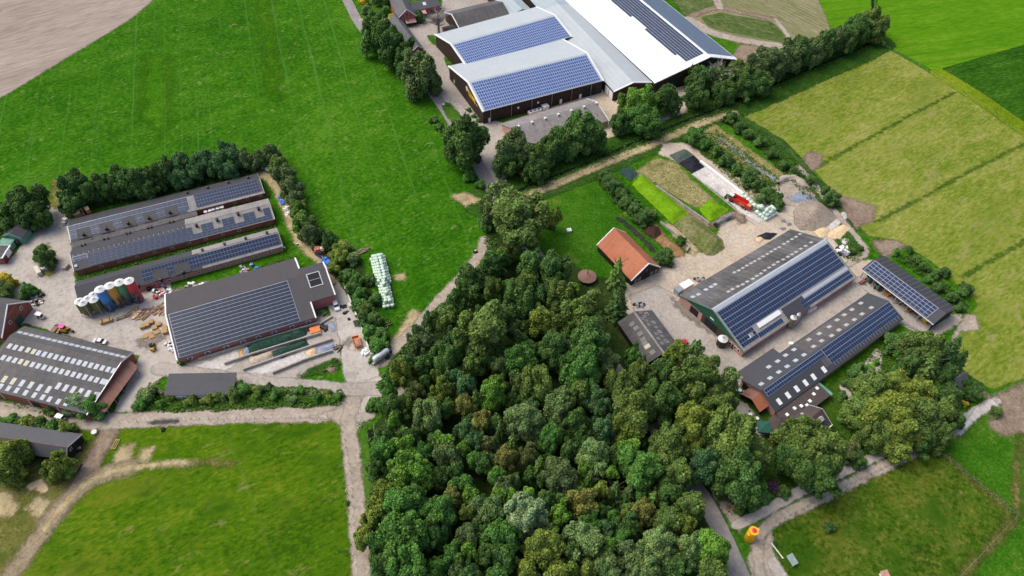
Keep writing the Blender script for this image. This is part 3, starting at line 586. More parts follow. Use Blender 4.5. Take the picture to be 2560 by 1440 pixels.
class Barn:
    """gabled building surveyed from three eave corners: A and B share a gable end, C is the far end of A's eave"""
    def __init__(s, name, label, A, B, C, ze, zr, frac=.5, roof=None, wall=None, group=None, cat='barn', over=.35, zb=None, extend=0., open_sides=(), slab=.16, roof2=None, back=0., wall_inset=None, ridgecap=None, mono=False):
        a, b, c = G(*A, ze), G(*B, zb if zb is not None else ze), G(*C, ze)
        u = (c - a); u.z = 0; s.L = u.length + extend; u.normalize()
        n = Vector((-u.y, u.x, 0)); w = (b - a).dot(n)
        s.sg = 1 if w > 0 else -1; s.W = abs(w); s.u = u; s.n = n * s.sg
        if back: a = a - u * back; s.L += back
        s.o = Vector((a.x, a.y, 0)); s.ze = ze; s.zb = zb if zb is not None else ze; s.zr = zr; s.vr = frac * s.W
        s.rz = math.atan2(u.y, u.x)
        s.e = empty(name, s.o, s.rz, label, cat, group)
        s.roof, s.wall = roof, wall
        s.mono = mono
        L, W, vr, ov = s.L, s.W, s.vr, over
        if roof:
            for side in ((0, 1) if not mono else (0,)):
                m = (roof2 if side and roof2 else roof)
                v0, z0, v1, z1 = (0, s.ze, vr, zr) if side == 0 else (W, s.zb, vr, zr)
                if mono: v0, z0, v1, z1 = 0, s.ze, W, s.zb
                sl = math.hypot(v1 - v0, z1 - z0)
                b_ = [s.P(0, v0, z0 - slab), s.P(L, v0, z0 - slab), s.P(L, v1, z1 - slab), s.P(0, v1, z1 - slab)]
                t_ = [s.P(0, v0, z0), s.P(L, v0, z0), s.P(L, v1, z1), s.P(0, v1, z1)]
                uv = [(0, sl), (L, sl), (L, 0), (0, 0)]
                MB().hexa(b_, t_, uv).build('roof', m, s.e)
            if ridgecap and not mono:
                d = .35
                q = MB()
                for sgn, (v0, z0) in ((-1, (0, s.ze)), (1, (W, s.zb))):
                    k = d / math.hypot(v0 - vr, z0 - zr)
                    e0 = s.P(0, vr + (v0 - vr) * k, zr + (z0 - zr) * k + .05); e1 = s.P(L, vr + (v0 - vr) * k, zr + (z0 - zr) * k + .05)
                    q.face([s.P(0, vr, zr + .06), s.P(L, vr, zr + .06), e1, e0])
                q.build('ridge_cap', ridgecap, s.e)
        if wall:
            i = over
            pr = lambda uu: [s.P(uu, i, 0), s.P(uu, i, s.zat(i) - slab - .02)] + ([] if mono else [s.P(uu, vr, zr - slab - .02)]) + [s.P(uu, W - i, s.zat(W - i) - slab - .02), s.P(uu, W - i, 0)]
            q = MB(); e0, e1 = pr(i), pr(L - i)
            uvf = lambda uu: [(i, 0), (i, s.ze)] + ([] if mono else [(vr, zr)]) + [(W - i, s.zb), (W - i, 0)]
            if 'start' not in open_sides: q.face(e0, uvf(0))
            if 'end' not in open_sides: q.face(e1, uvf(0))
            for k, nm in ((0, 'a'), (len(e0) - 2, 'b')):
                if nm not in open_sides:
                    q.face([e0[k], e1[k], e1[k + 1], e0[k + 1]], [(0, 0), (L, 0), (L, s.ze), (0, s.ze)] if k == 0 else [(0, s.ze), (L, s.ze), (L, 0), (0, 0)])
            q.build('wall', wall, s.e)
    def zat(s, v):
        if s.mono: return s.ze + (s.zb - s.ze) * v / s.W
        if v <= s.vr: return s.ze + (s.zr - s.ze) * v / s.vr
        return s.zb + (s.zr - s.zb) * (s.W - v) / (s.W - s.vr)
    def P(s, u, v, z): return (u, v * s.sg, z)
    def plane(s, side):
        v0, z0, v1, z1 = (0, s.ze, s.vr, s.zr) if side == 0 else (s.W, s.zb, s.vr, s.zr)
        if s.mono: v0, z0, v1, z1 = 0, s.ze, s.W, s.zb
        p0 = s.o + s.n * v0 + Vector((0, 0, z0)); d = s.n * (v1 - v0) + Vector((0, 0, z1 - z0))
        return p0, d
    def pix(s, side, p):
        """photo point -> (u along the ridge, t from eave 0 to ridge 1)"""
        p0, d = s.plane(side); r = ray(p); nn = s.u.cross(d); o = Vector((0, 0, ALT))
        k = (p0 - o).dot(nn) / r.dot(nn); q = o + r * k - p0
        return q.dot(s.u), q.dot(d) / d.length_squared
    def sp(s, side, u, t, h=0.0):
        v0, z0, v1, z1 = (0, s.ze, s.vr, s.zr) if side == 0 else (s.W, s.zb, s.vr, s.zr)
        if s.mono: v0, z0, v1, z1 = 0, s.ze, s.W, s.zb
        dv, dz = v1 - v0, z1 - z0; l = math.hypot(dv, dz)
        nv, nz = -dz / l * (1 if dv > 0 else -1), abs(dv) / l
        return s.P(u, v0 + dv * t + nv * h, z0 + dz * t + nz * h)
    def slen(s, side):
        p0, d = s.plane(side); return d.length
    def patch(s, side, u0, u1, t0, t1, h0, h1, name, m, uv=None, parent=None):
        b = [s.sp(side, u0, t0, h0), s.sp(side, u1, t0, h0), s.sp(side, u1, t1, h0), s.sp(side, u0, t1, h0)]
        t = [s.sp(side, u0, t0, h1), s.sp(side, u1, t0, h1), s.sp(side, u1, t1, h1), s.sp(side, u0, t1, h1)]
        l = s.slen(side)
        uv = uv or [(u0, (1 - t0) * l), (u1, (1 - t0) * l), (u1, (1 - t1) * l), (u0, (1 - t1) * l)]
        return MB().hexa(b, t, uv).build(name, m, parent or s.e)
    def rect(s, side, pts):
        q = [s.pix(side, p) for p in pts]
        return min(x[0] for x in q), max(x[0] for x in q), min(x[1] for x in q), max(x[1] for x in q)
    def solar(s, side, pts, rows, m, pw=1.0, gap=.12, gaps=None, box=None, skip=(), label=None, across=False, rails=True, every=1):
        u0, u1, t0, t1 = box or s.rect(side, pts)
        t0, t1 = max(.01, t0), min(.99, t1); u0, u1 = max(.1, u0), min(s.L - .1, u1)
        l = s.slen(side)
        e = empty('solar_array', (0, 0, 0)); e.parent = s.e
        if label: e['label'] = label
        if rails and not skip and not across:
            q = s.patch(side, u0 - .12, u1 + .12, t0 - .06 / l, t1 + .06 / l, .03, .09, 'mounting_rail', W_rail, parent=e)
        if across:
            n = max(1, round((u1 - u0) / 1.02)); hgt = (t1 - t0) * l; k = max(1, round(hgt / 1.3))
            for i in range(n):
                a = u0 + (u1 - u0) * i / n + gap / 2; b = u0 + (u1 - u0) * (i + 1) / n - gap / 2
                if (i, 0) in skip: continue
                s.patch(side, a, b, t0, t1, .05, .12, 'panel_row', m, [(0, 0), (0, 1), (k, 1), (k, 0)], e)
            return (u0, u1, t0, t1)
        for r in range(rows):
            ta = t0 + (t1 - t0) * r / rows; tb = t0 + (t1 - t0) * (r + 1) / rows
            g = gap if (r + 1) % every == 0 else .04
            ta += .02 / l; tb -= g / l
            segs = [(u0, u1)]
            for (ra, rb, ca, cb) in skip:
                if ra <= r <= rb:
                    ns = []
                    for a, b in segs:
                        if cb <= a or ca >= b: ns.append((a, b))
                        else:
                            if ca > a: ns.append((a, ca))
                            if cb < b: ns.append((cb, b))
                    segs = ns
            for a, b in segs:
                if b - a < pw * .6: continue
                k = max(1, round((b - a) / pw))
                s.patch(side, a, b, ta, tb, .05, .12, 'panel_row', m, [(0, 0), (k, 0), (k, 1), (0, 1)], e)
        return (u0, u1, t0, t1)
    def plates(s, side, pts, size, m, name='skylight', h=.05):
        """equal translucent sheets at surveyed centres; size = (along ridge, down slope) metres"""
        l = s.slen(side); first = None
        for p in pts:
            q, mm = (p[:2], p[2]) if len(p) == 3 else (p, m)
            u, t = s.pix(side, q); t = min(.96, max(.04, t)); u = min(s.L - .6, max(.6, u))
            du, dt = size[0] / 2, size[1] / 2 / l
            s.patch(side, u - du, u + du, t - dt, t + dt, .0, h, name, mm)
    def pipes(s, side, pts, m=W_black, r=.35, h=.9, name='vent_pipe'):
        me = MB().lathe([(r, -.3), (r, h * .7), (r * 1.35, h * .72), (r * 1.35, h), (r * .5, h * 1.08)], n=10).mesh(name, m)
        for p in pts:
            u, t = s.pix(side, p); o = bpy.data.objects.new(name, me); col.objects.link(o); o.parent = s.e
            o.location = s.sp(side, u, t, 0)
    def fascia(s, ends=(0, 1), m=W_white, w=.35, h=.32, eaves=()):
        for en in ends:
            u0, u1 = (-w * .4, w * .6) if en == 0 else (s.L - w * .6, s.L + w * .4)
            for side in ((0, 1) if not s.mono else (0,)):
                s.patch(side, u0, u1, -.01, 1.0, -.25, h * .35, 'fascia', m)
        for side in eaves:
            s.patch(side, .2, s.L - .2, -.02, .02, -.3, .03, 'gutter', m)
    def wallbox(s, face, a, b, z0, z1, name, m, proud=.07, inset=.35, depth=.25, parent=None):
        """flat part on a wall: face 'start','end' (a,b along v) or 'a','b' (a,b along u)"""
        if face == 'start': q = [(inset - proud, a), (inset + depth, a), (inset + depth, b), (inset - proud, b)]
        elif face == 'end': q = [(s.L - inset - depth, a), (s.L - inset + proud, a), (s.L - inset + proud, b), (s.L - inset - depth, b)]
        elif face == 'a': q = [(a, inset - proud), (b, inset - proud), (b, inset + depth), (a, inset + depth)]
        else: q = [(a, s.W - inset - depth), (b, s.W - inset - depth), (b, s.W - inset + proud), (a, s.W - inset + proud)]
        return MB().hexa([s.P(x, y, z0) for x, y in q], [s.P(x, y, z1) for x, y in q]).build(name, m, parent or s.e)
    def plinth(s, z, m, faces=('start', 'end', 'a', 'b')):
        for f in faces:
            if f in ('start', 'end'): s.wallbox(f, .45, s.W - .45, 0, z, 'brick_base', m, proud=.045)
            else: s.wallbox(f, .45, s.L - .45, 0, z, 'brick_base', m, proud=.045)
    def window(s, face, c, z, w=1.0, h=.8, frame=W_offwhite):
        f = s.wallbox(face, c - w / 2, c + w / 2, z, z + h, 'window', frame, proud=.08)
        s.wallbox(face, c - w * .36, c + w * .36, z + h * .14, z + h * .86, 'pane', W_glass, proud=.11, parent=f)

poultry = 'long poultry barns with solar roofs'
# --- first poultry barn (north)
b = Barn('poultry_barn', 'northernmost long grey poultry barn, under the row of trees', (172, 549), (177, 606), (644, 433), 2.5, 4.7, .5, R_slate, W_brick, poultry)
b.solar(1, [(168, 566), (468, 493), (180, 600)], 6, P_grey, pw=1.7, gap=.09, every=2, skip=[(0, 3, u_, u_ + 4.4) for u_ in (8.0, 19.5, 29.5, 39.0, 48.5)] if False else [], box=(0.3, b.pix(1, (468, 500))[0], .16, .96))
for p in [(208, 578), (265, 563), (320, 548), (372, 535), (425, 520)]:
    u, t = b.pix(1, p); b.patch(1, u - 2.0, u + 2.2, .03, .64, .02, .17, 'roof_patch', R_slateb)
    q = b.sp(1, u + .2, .3, 0)
b.pipes(1, [(210, 589), (267, 575), (321, 561), (373, 548), (425, 534)], r=.42, h=1.1)
b.solar(1, [(484, 489), (650, 450), (492, 519), (658, 472)], 5, P_mid, across=True, gap=.13, box=(b.pix(1, (484, 492))[0], b.L - 1.2, .16, .97))
u = b.pix(1, (474, 500))[0]; b.patch(1, u - 1.6, u + 2.2, .02, .98, .0, .025, 'roof_patch', R_weath)
b.patch(1, u + 2.4, b.L - .3, .0, .14, .0, .025, 'roof_patch', R_weath)
b.pipes(0, [(469, 484), (520, 471), (571, 458), (621, 446)], r=.38)
uu = b.pix(1, (492, 530))[0]
link = MB().hexa([b.P(.2, b.W - .4, 2.2), b.P(uu, b.W - .4, 2.2), b.P(uu, b.W + 2.6, 2.2), b.P(.2, b.W + 2.6, 2.2)], [b.P(.2, b.W - .4, 2.42), b.P(uu, b.W - .4, 2.42), b.P(uu, b.W + 2.6, 2.42), b.P(.2, b.W + 2.6, 2.42)], [(0, 0), (uu, 0), (uu, 3), (0, 3)]).build('valley_roof', R_asb, b.e)
b.fascia((0, 1), W_steel, .15, .1)
for k in range(5): b.window('b', uu + 4 + k * 4.5, 1.0)
N1 = b
# --- second
b = Barn('poultry_barn', 'second long poultry barn from the field, pale weathered roof at its right end', (180, 619), (189, 677), (670, 496), 2.5, 4.8, .5, R_slate, W_brick, poultry)
N2 = b
uw = b.pix(1, (462, 560))[0]
b.patch(0, uw, b.L - .02, .01, .99, .0, .03, 'roof_patch', R_weath)
b.patch(1, uw, b.L - .02, .0, .99, .0, .03, 'roof_patch', R_weath)
uc = [b.pix(1, p)[0] for p in [(492, 572), (544, 558), (596, 543), (647, 530)]]
b.solar(1, None, 5, P_grey, pw=1.7, gap=.09, box=(5.0, b.L - .6, .04, .80), skip=[(2, 4, u_ - 1.5, u_ + 1.5) for u_ in uc] + [(4, 4, 0, uw - 40)])
b.solar(1, None, 2, P_grey, pw=1.7, gap=.09, box=(.6, 4.8, .52, .80), rails=True)
b.pipes(1, [(492, 567), (544, 553), (596, 538), (647, 525)], r=.42, h=1.1)
b.pipes(0, [(205, 616), (214, 613), (232, 601), (261, 600), (271, 598), (317, 586), (326, 584), (371, 572), (380, 570), (425, 558), (434, 556), (433, 549)], r=.3, h=.8)
for k in range(34):
    u = .8 + k * 1.55
    b.patch(1, u, u + .12, .82, .93, .02, .08, 'rail_end', W_rail)
for k in range(9): b.window('b', 8 + k * 5.5, .9)
b.fascia((0, 1), W_steel, .15, .1)
b.plates(1, [(190, 665)], (.9, .9), W_sky, h=.3)
# --- third
b = Barn('poultry_barn', 'third long poultry barn, half dark half weathered, behind the silos', (191, 704), (197, 758), (691, 569), 2.5, 5.0, .5, R_slate, W_pinkbrick, poultry)
N3 = b
uw = b.pix(0, (480, 632))[0]
b.patch(0, uw, b.L - .02, .01, .99, .0, .03, 'roof_patch', R_weath)
b.patch(1, uw + 2, b.L - .02, .0, .16, .0, .03, 'roof_patch', R_weath)
b.patch(1, uw + 2, b.L - .02, .9, .99, .0, .03, 'roof_patch', R_weath)
us = b.pix(1, (358, 700))[0]; ue = b.L - .8
b.solar(1, None, 6, P_mid, across=True, gap=.13, box=(us, ue, .18, .9))
for p in [(405, 698), (459, 683)]:
    u, t = b.pix(1, p); b.patch(1, u - 2.4, u + 2.4, .03, .68, .02, .18, 'roof_patch', R_slateb)
b.pipes(1, [(347, 717), (404, 702), (459, 684)], r=.42, h=1.1)
b.pipes(0, [(507, 628), (562, 613), (615, 599), (668, 585)], r=.38)
for k in range(12): b.window('b', us - 2 + k * 4.6, .9, 1.1, .7)
b.fascia((0, 1), W_steel, .15, .1)
# --- slate grey hall
b = Barn('barn', 'big slate grey hall with a whole slope of navy solar panels, beside the silage clamps', (412, 736), (446, 898), (738, 645), 3.0, 7.2, .46, R_brownish, W_pink, over=.4, roof2=R_slateb)
HA = b
ur = b.pix(1, (1268 / 4 + 400, 640 + 60))[0]
b.solar(1, None, 12, P_navy, pw=1.7, gap=.11, box=(.9, ur, .025, .975), label='slope-wide navy solar array')
b.fascia((0,), W_white, .42, .3)
u0 = b.L
b.patch(0, u0 - .25, u0 + .2, -.01, .62, -.25, .12, 'fascia', W_white); b.patch(1, u0 - .25, u0 + .2, -.01, .36, -.25, .12, 'fascia', W_white)
for side, ta, tb in ((0, .62, 1.0), (1, .36, 1.0)):
    b.patch(side, u0, u0 + 7.5, ta, tb, -.16, .0, 'extension_roof', R_slateb)
b.patch(0, u0 + 7.5, u0 + 7.9, .62, 1.0, -.3, .12, 'fascia', W_white); b.patch(1, u0 + 7.5, u0 + 7.9, .36, 1.0, -.3, .12, 'fascia', W_white)
for side, ta in ((0, .64), (1, .38)):
    z = b.sp(side, 0, ta)[2] - .2
    v = b.sp(side, 0, ta)[1]
    MB().hexa([(u0, v, 0), (u0 + 7.4, v, 0), (u0 + 7.4, v + .2, 0), (u0, v + .2, 0)], [(u0, v, z), (u0 + 7.4, v, z), (u0 + 7.4, v + .2, z), (u0, v + .2, z)]).build('extension_wall', W_pink, b.e)
f = b.patch(1, u0 + 1.2, u0 + 5.4, .66, .99, .0, .16, 'roof_light', W_steel)
b.patch(1, u0 + 1.5, u0 + 5.1, .83, .97, .17, .2, 'roof_light_pane', W_dark, parent=f); b.patch(1, u0 + 1.5, u0 + 5.1, .68, .82, .17, .2, 'roof_light_pane', W_dark, parent=f)
for p in [(473, 895), (517, 882), (565, 868), (607, 855), (645, 842), (685, 830), (730, 816), (771, 803)]:
    u = b.pix(1, p)[0]; b.window('b', u, 1.2, 1.5, .9, W_white)
for k in range(10): b.wallbox('b', 3 + k * 4.2, 3.15 + k * 4.2, 0, 2.7, 'pilaster', W_pink, proud=.12)
# --- skylit hall, bottom left
b = Barn('barn', 'large dark hall dotted with rows of pale skylights at the left edge', (334, 880), (233, 1040), (60, 815), 4.0, 5.7, .23, R_asb, W_brick, over=.3)
HH = b
z0 = lambda x0, y0, x1, y1, n: [(x0 + (x1 - x0) * i / (n - 1), y0 + (y1 - y0) * i / (n - 1)) for i in range(n)]
b.plates(0, z0(308, 892, 50, 831, 19), (1.5, 1.0), W_sky)
b.plates(1, z0(285, 927, 24, 865, 19)[:14] + [(84, 879, W_skyy), (70, 875, W_skyy)] + z0(285, 927, 24, 865, 19)[16:], (1.15, 1.65), W_sky)
b.plates(1, z0(271, 957, 8, 894, 19)[:14] + [(66, 908, W_skyy), (52, 904, W_skyy)] + z0(271, 957, 8, 894, 19)[16:], (1.15, 1.65), W_sky)
b.plates(1, [(250, 991), (238, 989), (220, 984), (201, 979), (183, 974), (164, 970), (146, 965), (121, 974), (99, 969), (77, 963), (55, 958), (33, 953, W_skyy), (11, 948, W_skyy)], (1.2, 2.1), W_sky)
b.plates(1, [(166, 1008), (146, 1004), (124, 998), (107, 993), (86, 988), (64, 982), (42, 976), (21, 971), (2, 966)], (1.15, 1.65), W_sky)
b.fascia((0,), W_steel, .2, .12)
ca, cb, cc, cd = (335, 889), (351, 902), (295, 992), (268, 993)
pr_ = b.W
q = MB(); t = [b.P(-.05, 2.5, 3.7), b.P(-3.3, 3.6, 2.7), b.P(-3.3, b.W - 2.5, 2.7), b.P(-.05, b.W - 2.2, 3.7)]
bt = [(x, y, z - .18) for x, y, z in t]
lr = math.hypot(3.3, 1.0)
q.hexa(bt, t, [(2, 0), (2, lr), (b.W - 2, lr), (b.W - 2, 0)]).build('lean_to_roof', R_tileold, b.e)
for k in range(5):
    v = 4.2 + k * (b.W - 7.5) / 4
    MB().tube(b.P(-3.1, v, 0), b.P(-3.1, v, 2.6), .12).build('post', W_oldwood, b.e)
for k in range(4): b.wallbox('b', 10 + k * 9, 10.25 + k * 9, 0, 3.2, 'pilaster', W_offwhite, proud=.12)
b.wallbox('b', 16, 19, 0, 2.4, 'door', W_dark)
# --- small lane shed
b = Barn('shed', 'low shed with flat grey sloping roof on the weedy island', (409, 989), (419, 934), (582, 986), 2.3, 2.6, .5, R_slate, W_offwhite, cat='shed', zb=3.4, mono=True, over=.4)
b.plates(0, [(549, 944)], (1.6, 1.4), R_slateb, 'roof_patch')
b.wallbox('a', 3, 6, .1, 1.9, 'door', W_white); b.wallbox('a', 9, 12, .3, 1.9, 'window', W_white)
# --- grey shed at lower left edge
b = Barn('shed', 'long grey tiled shed at the lower left edge, black gable facing the track', (206, 1085), (166, 1150), (0, 1055), 2.6, 5.2, .72, R_tilegrey, W_blackboards, cat='shed', over=.3, extend=14)
b.window('start', 4.9, 2.6, .9, .9); b.fascia((0,), W_steel, .15, .1); b.wallbox('start', 2.5, 3.6, 0, 2.0, 'door', W_dark)
MB().hexa(*[[b.sp(0, u_, 1.0 if k else .97, h) for u_, k in ((0, 0), (b.L, 0), (b.L, 1), (0, 1))] for h in (.02, .12)]).build('ridge_tiles', R_tileold, b.e)
# --- green shed, container and brick shed at the left edge
b = Barn('shed', 'small mint green shed with dark grey roof and wine red door', (53, 597), (5, 590), (76, 570), 3.0, 4.6, .5, R_slate, W_mintboards, cat='shed', over=.25)
b.wallbox('a', 1.5, 4.2, 0, 2.3, 'door', W_pinkdoor); b.fascia((0,), W_mintboards, .2, .12)
MB().hexa([b.P(-3.4, 2.5, 0), b.P(-.05, 2.5, 0), b.P(-.05, b.W, 0), b.P(-3.4, b.W, 0)], [b.P(-3.4, 2.5, 2.2), b.P(-.05, 2.5, 2.5), b.P(-.05, b.W, 2.5), b.P(-3.4, b.W, 2.2)]).build('lean_to', W_mintboards, b.e)
b = Barn('shed', 'flat roofed brick shed with white trim and a white square sign', (26, 613), (2, 645), (-30, 612), 3.2, 3.3, .5, R_slateb, W_brick, cat='shed', over=.2)
b.fascia((0,), W_white, .4, .3, eaves=(0, 1)); b.wallbox('start', 1.0, 3.6, .8, 2.9, 'sign', W_white, inset=.2); b.wallbox('start', 4.2, 5.6, 0, 2.2, 'door', W_pinkdoor, inset=.2)
# --- farmhouse at the left edge
b = Barn('farmhouse', 'brick farmhouse with grey tiles and a red half-hipped gable at the left edge', (75, 753), (2, 844), (-60, 735), 3.2, 9.4, .46, R_tilegrey, W_brick, cat='farmhouse', over=.3, roof2=R_tilegrey)
t = .52
hp = [b.sp(0, -.12, t, .06), b.sp(1, -.12, t, .06)]
apex = b.P(3.6, b.vr, b.zr + .08)
MB().face([hp[0], hp[1], apex], [(0, 4), (6, 4), (3, 0)]).face([hp[0], apex, (hp[0][0] + .01, hp[0][1], hp[0][2] - .2)]).build('half_hip', R_tile, b.e)
b.wallbox('start', 5.0, 8.0, 0, 3.0, 'door', W_greendoor, inset=.3); b.window('start', 3.6, 3.4, 1.0, 1.2, W_white); b.window('start', 9.2, 3.4, 1.0, 1.2, W_white)
b.fascia((0,), W_white, .25, .15)

# --- the brown halls (top centre)
def brown(lbl, A, B, C, zr, frac, grp):
    b = Barn('barn', lbl, A, B, C, 6.2, zr, frac, R_blue, W_boards, grp, over=.25)
    b.fascia((0, 1), W_white, .7, .3)
    b.plinth(1.2, W_pinkbrick)
    return b
grp = 'dark brown halls with blue solar roofs'
b = brown('rear dark brown hall with blue solar panels, partly behind its twin', (1087, 86), (1159, 171), (1341, 17), 9.6, .51, grp); HD = b
b.solar(1, [(1132, 112), (1160, 168), (1395, 52), (1410, 103)], 9, P_blue, pw=.98, gap=.16, box=(1.0, b.L - 1.0, .03, .93))
b = brown('front dark brown hall with blue solar panels and a yellow sign on its gable', (1121, 165), (1219, 276), (1408, 98), 10.9, .585, grp); HC = b
b.solar(1, None, 9, P_blue, pw=.98, gap=.16, box=(1.2, b.L - 1.2, .03, .94))
for k in range(6): MB().tube(b.P(3.5 + k * 9.3, b.W - .1, 0), b.P(3.5 + k * 9.3, b.W - .1, 6.0), .1).build('downpipe', W_steel, b.e)
for u in (2.6, 35.2, 44.5): b.wallbox('b', u, u + 1.1, 0, 2.2, 'door', W_white, inset=.25, proud=.09)
b.wallbox('b', b.L - 9.6, b.L - 3.4, 0, 4.2, 'gate', W_dark, inset=.25, proud=.09)
for u in (15.5, 24.6): b.wallbox('b', u, u + .7, 3.2, 4.0, 'lamp', W_white, inset=.25, proud=.3)
b.wallbox('start', .6, 4.2, 0, 4.6, 'porch', W_dark, inset=.25, proud=.1); b.wallbox('start', 5.2, 5.9, 1.0, 2.6, 'notice', W_white, inset=.25, proud=.08)
# sign on the gable
yel = plain('yellow_sign_paint', (.85, .50, .02), .5, .05); cream = plain('cream_sign_paint', (.80, .68, .50), .5, .05)
p_ = [b.o + b.n * v + Vector((0, 0, 0)) for v in (0, b.W)]
sg = empty('sign', (0, 0, 0)); sg.parent = b.e; sg['label'] = 'yellow lettering beside a round cream emblem'
MB().lathe([(1.05, 0), (1.05, .08)], n=24, axis='x').build('emblem', cream, sg, loc=b.P(.12, b.W * .545, 6.9))
fc = bpy.data.curves.new('lettering', 'FONT'); fc.body = 'Prinsen'; fc.size = 2.6; fc.extrude = .04; fc.offset = .05; fc.align_x = 'LEFT'; fc.space_character = .98
fo = bpy.data.objects.new('lettering', fc); col.objects.link(fo)
dg = bpy.context.evaluated_depsgraph_get(); me = bpy.data.meshes.new_from_object(fo.evaluated_get(dg)); bpy.data.objects.remove(fo)
me.materials.clear(); me.materials.append(yel)
fo = bpy.data.objects.new('lettering', me); col.objects.link(fo); fo.parent = sg
xd = Vector((0, b.sg, 0)); fo.matrix_local = Matrix.Translation(b.P(.1, b.W * .545 + 1.4, 5.7)) @ Matrix((xd, (0, 0, 1), xd.cross(Vector((0, 0, 1))))).transposed().to_4x4()
MB().box(b.P(.15, b.W * .545 + 6.2, 5.0), (.1, 9.2, .16)).build('underline', yel, sg)
# --- grey hall and white hall
b = Barn('barn', 'long pale blue grey hall between the brown halls and the white hall', (1535, 229), (1629, 204), (1440, 125), 5.0, 7.3, .49, R_blue, W_boards, over=.25, extend=150)
b.fascia((0,), W_white, .6, .3); HG = b
b.patch(0, 72, b.L, .0, 1, .01, .05, 'older_roof', R_blued); b.patch(1, 72, b.L, .0, 1, .01, .05, 'older_roof', R_blued)
for k in range(2): b.wallbox('a', 1.0 + k * 3.4, 4.0 + k * 3.4, .3, 3.8, 'gate', W_white, inset=.25, proud=.09)
b.wallbox('start', 4.5, 8.5, 0, 2.6, 'gate', plain('red_brown_gate', (.13, .05, .04)), inset=.25, proud=.09)
b.wallbox('start', b.W - 4, b.W - 2.8, 0, 2.3, 'door', W_white, inset=.25, proud=.09)
b = Barn('barn', 'huge bright white hall with dark solar panels, fire stair on its gable', (1637, 207), (1830, 137), (1440, 25), 6.0, 11.6, .62, R_white, W_boards, over=.3, extend=60)
HW = b
b.fascia((0,), W_white, .8, .4)
b.patch(0, b.L * .0 + .5, b.L - .5, .985, 1.0, .0, .1, 'ridge_cap', W_white)
b.solar(0, None, 8, P_grey, pw=1.7, gap=.12, box=(3.5, b.L - 2, .60, .975), skip=[(0, 0, 0, 10), (0, 0, 34, 46), (0, 0, 78, 200)])
b.solar(1, None, 11, P_shiny, pw=1.7, gap=.1, box=(3, b.L - 2, .04, .96))
b.wallbox('start', 1.5, 14.5, 0, 5.2, 'gate', W_dark, inset=.3, proud=.09)
st = empty('fire_stair', (0, 0, 0)); st.parent = b.e
fl = [(.62, .95, 7.6, 7.6), (.5, .62, 4.0, 7.6)]
def flight(v0, v1, za, zb):
    MB().hexa([b.P(-1.6, v0, za - .25), b.P(-.3, v0, za - .25), b.P(-.3, v1, zb - .25), b.P(-1.6, v1, zb - .25)], [b.P(-1.6, v0, za), b.P(-.3, v0, za), b.P(-.3, v1, zb), b.P(-1.6, v1, zb)]).build('stair_flight', W_steel, st)
    q = MB()
    for x in (-1.6, -.35):
        q.hexa([b.P(x - .04, v0, za), b.P(x + .04, v0, za), b.P(x + .04, v1, zb), b.P(x - .04, v1, zb)], [b.P(x - .04, v0, za + 1), b.P(x + .04, v0, za + 1), b.P(x + .04, v1, zb + 1), b.P(x - .04, v1, zb + 1)])
    q.build('railing', W_steel, st)
w = b.W
flight(w * .39, w * .44, .0, 1.3); flight(w * .44, w * .60, 1.3, 6.2); flight(w * .60, w * .64, 6.2, 6.2); flight(w * .64, w * .75, 6.2, 7.6)
for v in (.46, .56, .62, .72): MB().tube(b.P(-1.5, w * v, 0), b.P(-1.5, w * v, 5.5), .1).build('stair_post', W_steel, st)
# --- old shed under trees, back barn, side hall
b = Barn('shed', 'old shed with mossy grey tiles and seven small chimneys, beside the brown hall', (1252, 309), (1298, 371), (1467, 246), 3.0, 5.8, .42, R_reed, W_pinkbrick, cat='shed', over=.3, roof2=R_reed)
b.fascia((1,), W_white, .25, .2)
for k in range(7):
    u = 3.5 + k * 6.0; o = MB().box((0, 0, -.4), (.75, .75, 1.2)).box((0, 0, .8), (.95, .95, .15)).build('chimney', W_offwhite, b.e); o.location = b.P(u, b.vr + 1.0, b.zr - .4)
b = Barn('barn', 'brown boarded barn with rough grey roof behind the brown halls', (1111, 31), (1150, 69), (1237, 1), 4.2, 7.2, .52, R_asb, W_boards, over=.25)
b.fascia((0,), W_white, .45, .3)
b = Barn('barn', 'low blue grey hall at the top edge behind the rough roofed barn', (1276, 38), (1331, 26), (1238, 0), 4.6, 6.2, .55, R_blued, W_boards, over=.25, extend=110)
b = Barn('shed', 'tiny dark roofed shed beside the bare tree', (1104, 68), (1118, 82), (1138, 60), 2.0, 2.9, .5, R_slateb, W_brick, cat='shed', over=.2)
# --- farmhouse at the top
b = Barn('farmhouse', 'brick farmhouse with dark slate roof and pink awnings at the top', (995, 46), (1039, 34), (968, -12), 4.2, 8.0, .5, R_tilegrey, W_pink, cat='farmhouse', over=.25)
b.fascia((0,), W_offwhite, .2, .12)
aw = plain('pink_awning', (.62, .30, .27), .8)
b.window('start', b.W * .5, 4.6, 1.0, 1.4, W_white); b.window('start', b.W * .3, 4.4, .6, .8, W_white); b.window('start', b.W * .7, 4.4, .6, .8, W_white)
MB().hexa([b.P(-2.3, 3.2, 2.2), b.P(.2, 3.2, 2.9), b.P(.2, 8.2, 2.9), b.P(-2.3, 8.2, 2.2)], [b.P(-2.3, 3.2, 2.32), b.P(.2, 3.2, 3.02), b.P(.2, 8.2, 3.02), b.P(-2.3, 8.2, 2.32)]).build('awning', aw, b.e)
b2 = Barn('farmhouse', 'low brick wing with dark slate roof joined to the top farmhouse', (1043, 26), (1022, 9), (1101, 14), 3.2, 5.6, .5, R_tilegrey, W_pink, cat='farmhouse', over=.25, back=2)
b2.plates(0, [(1061, 9)], (1.6, 1.6), W_white)
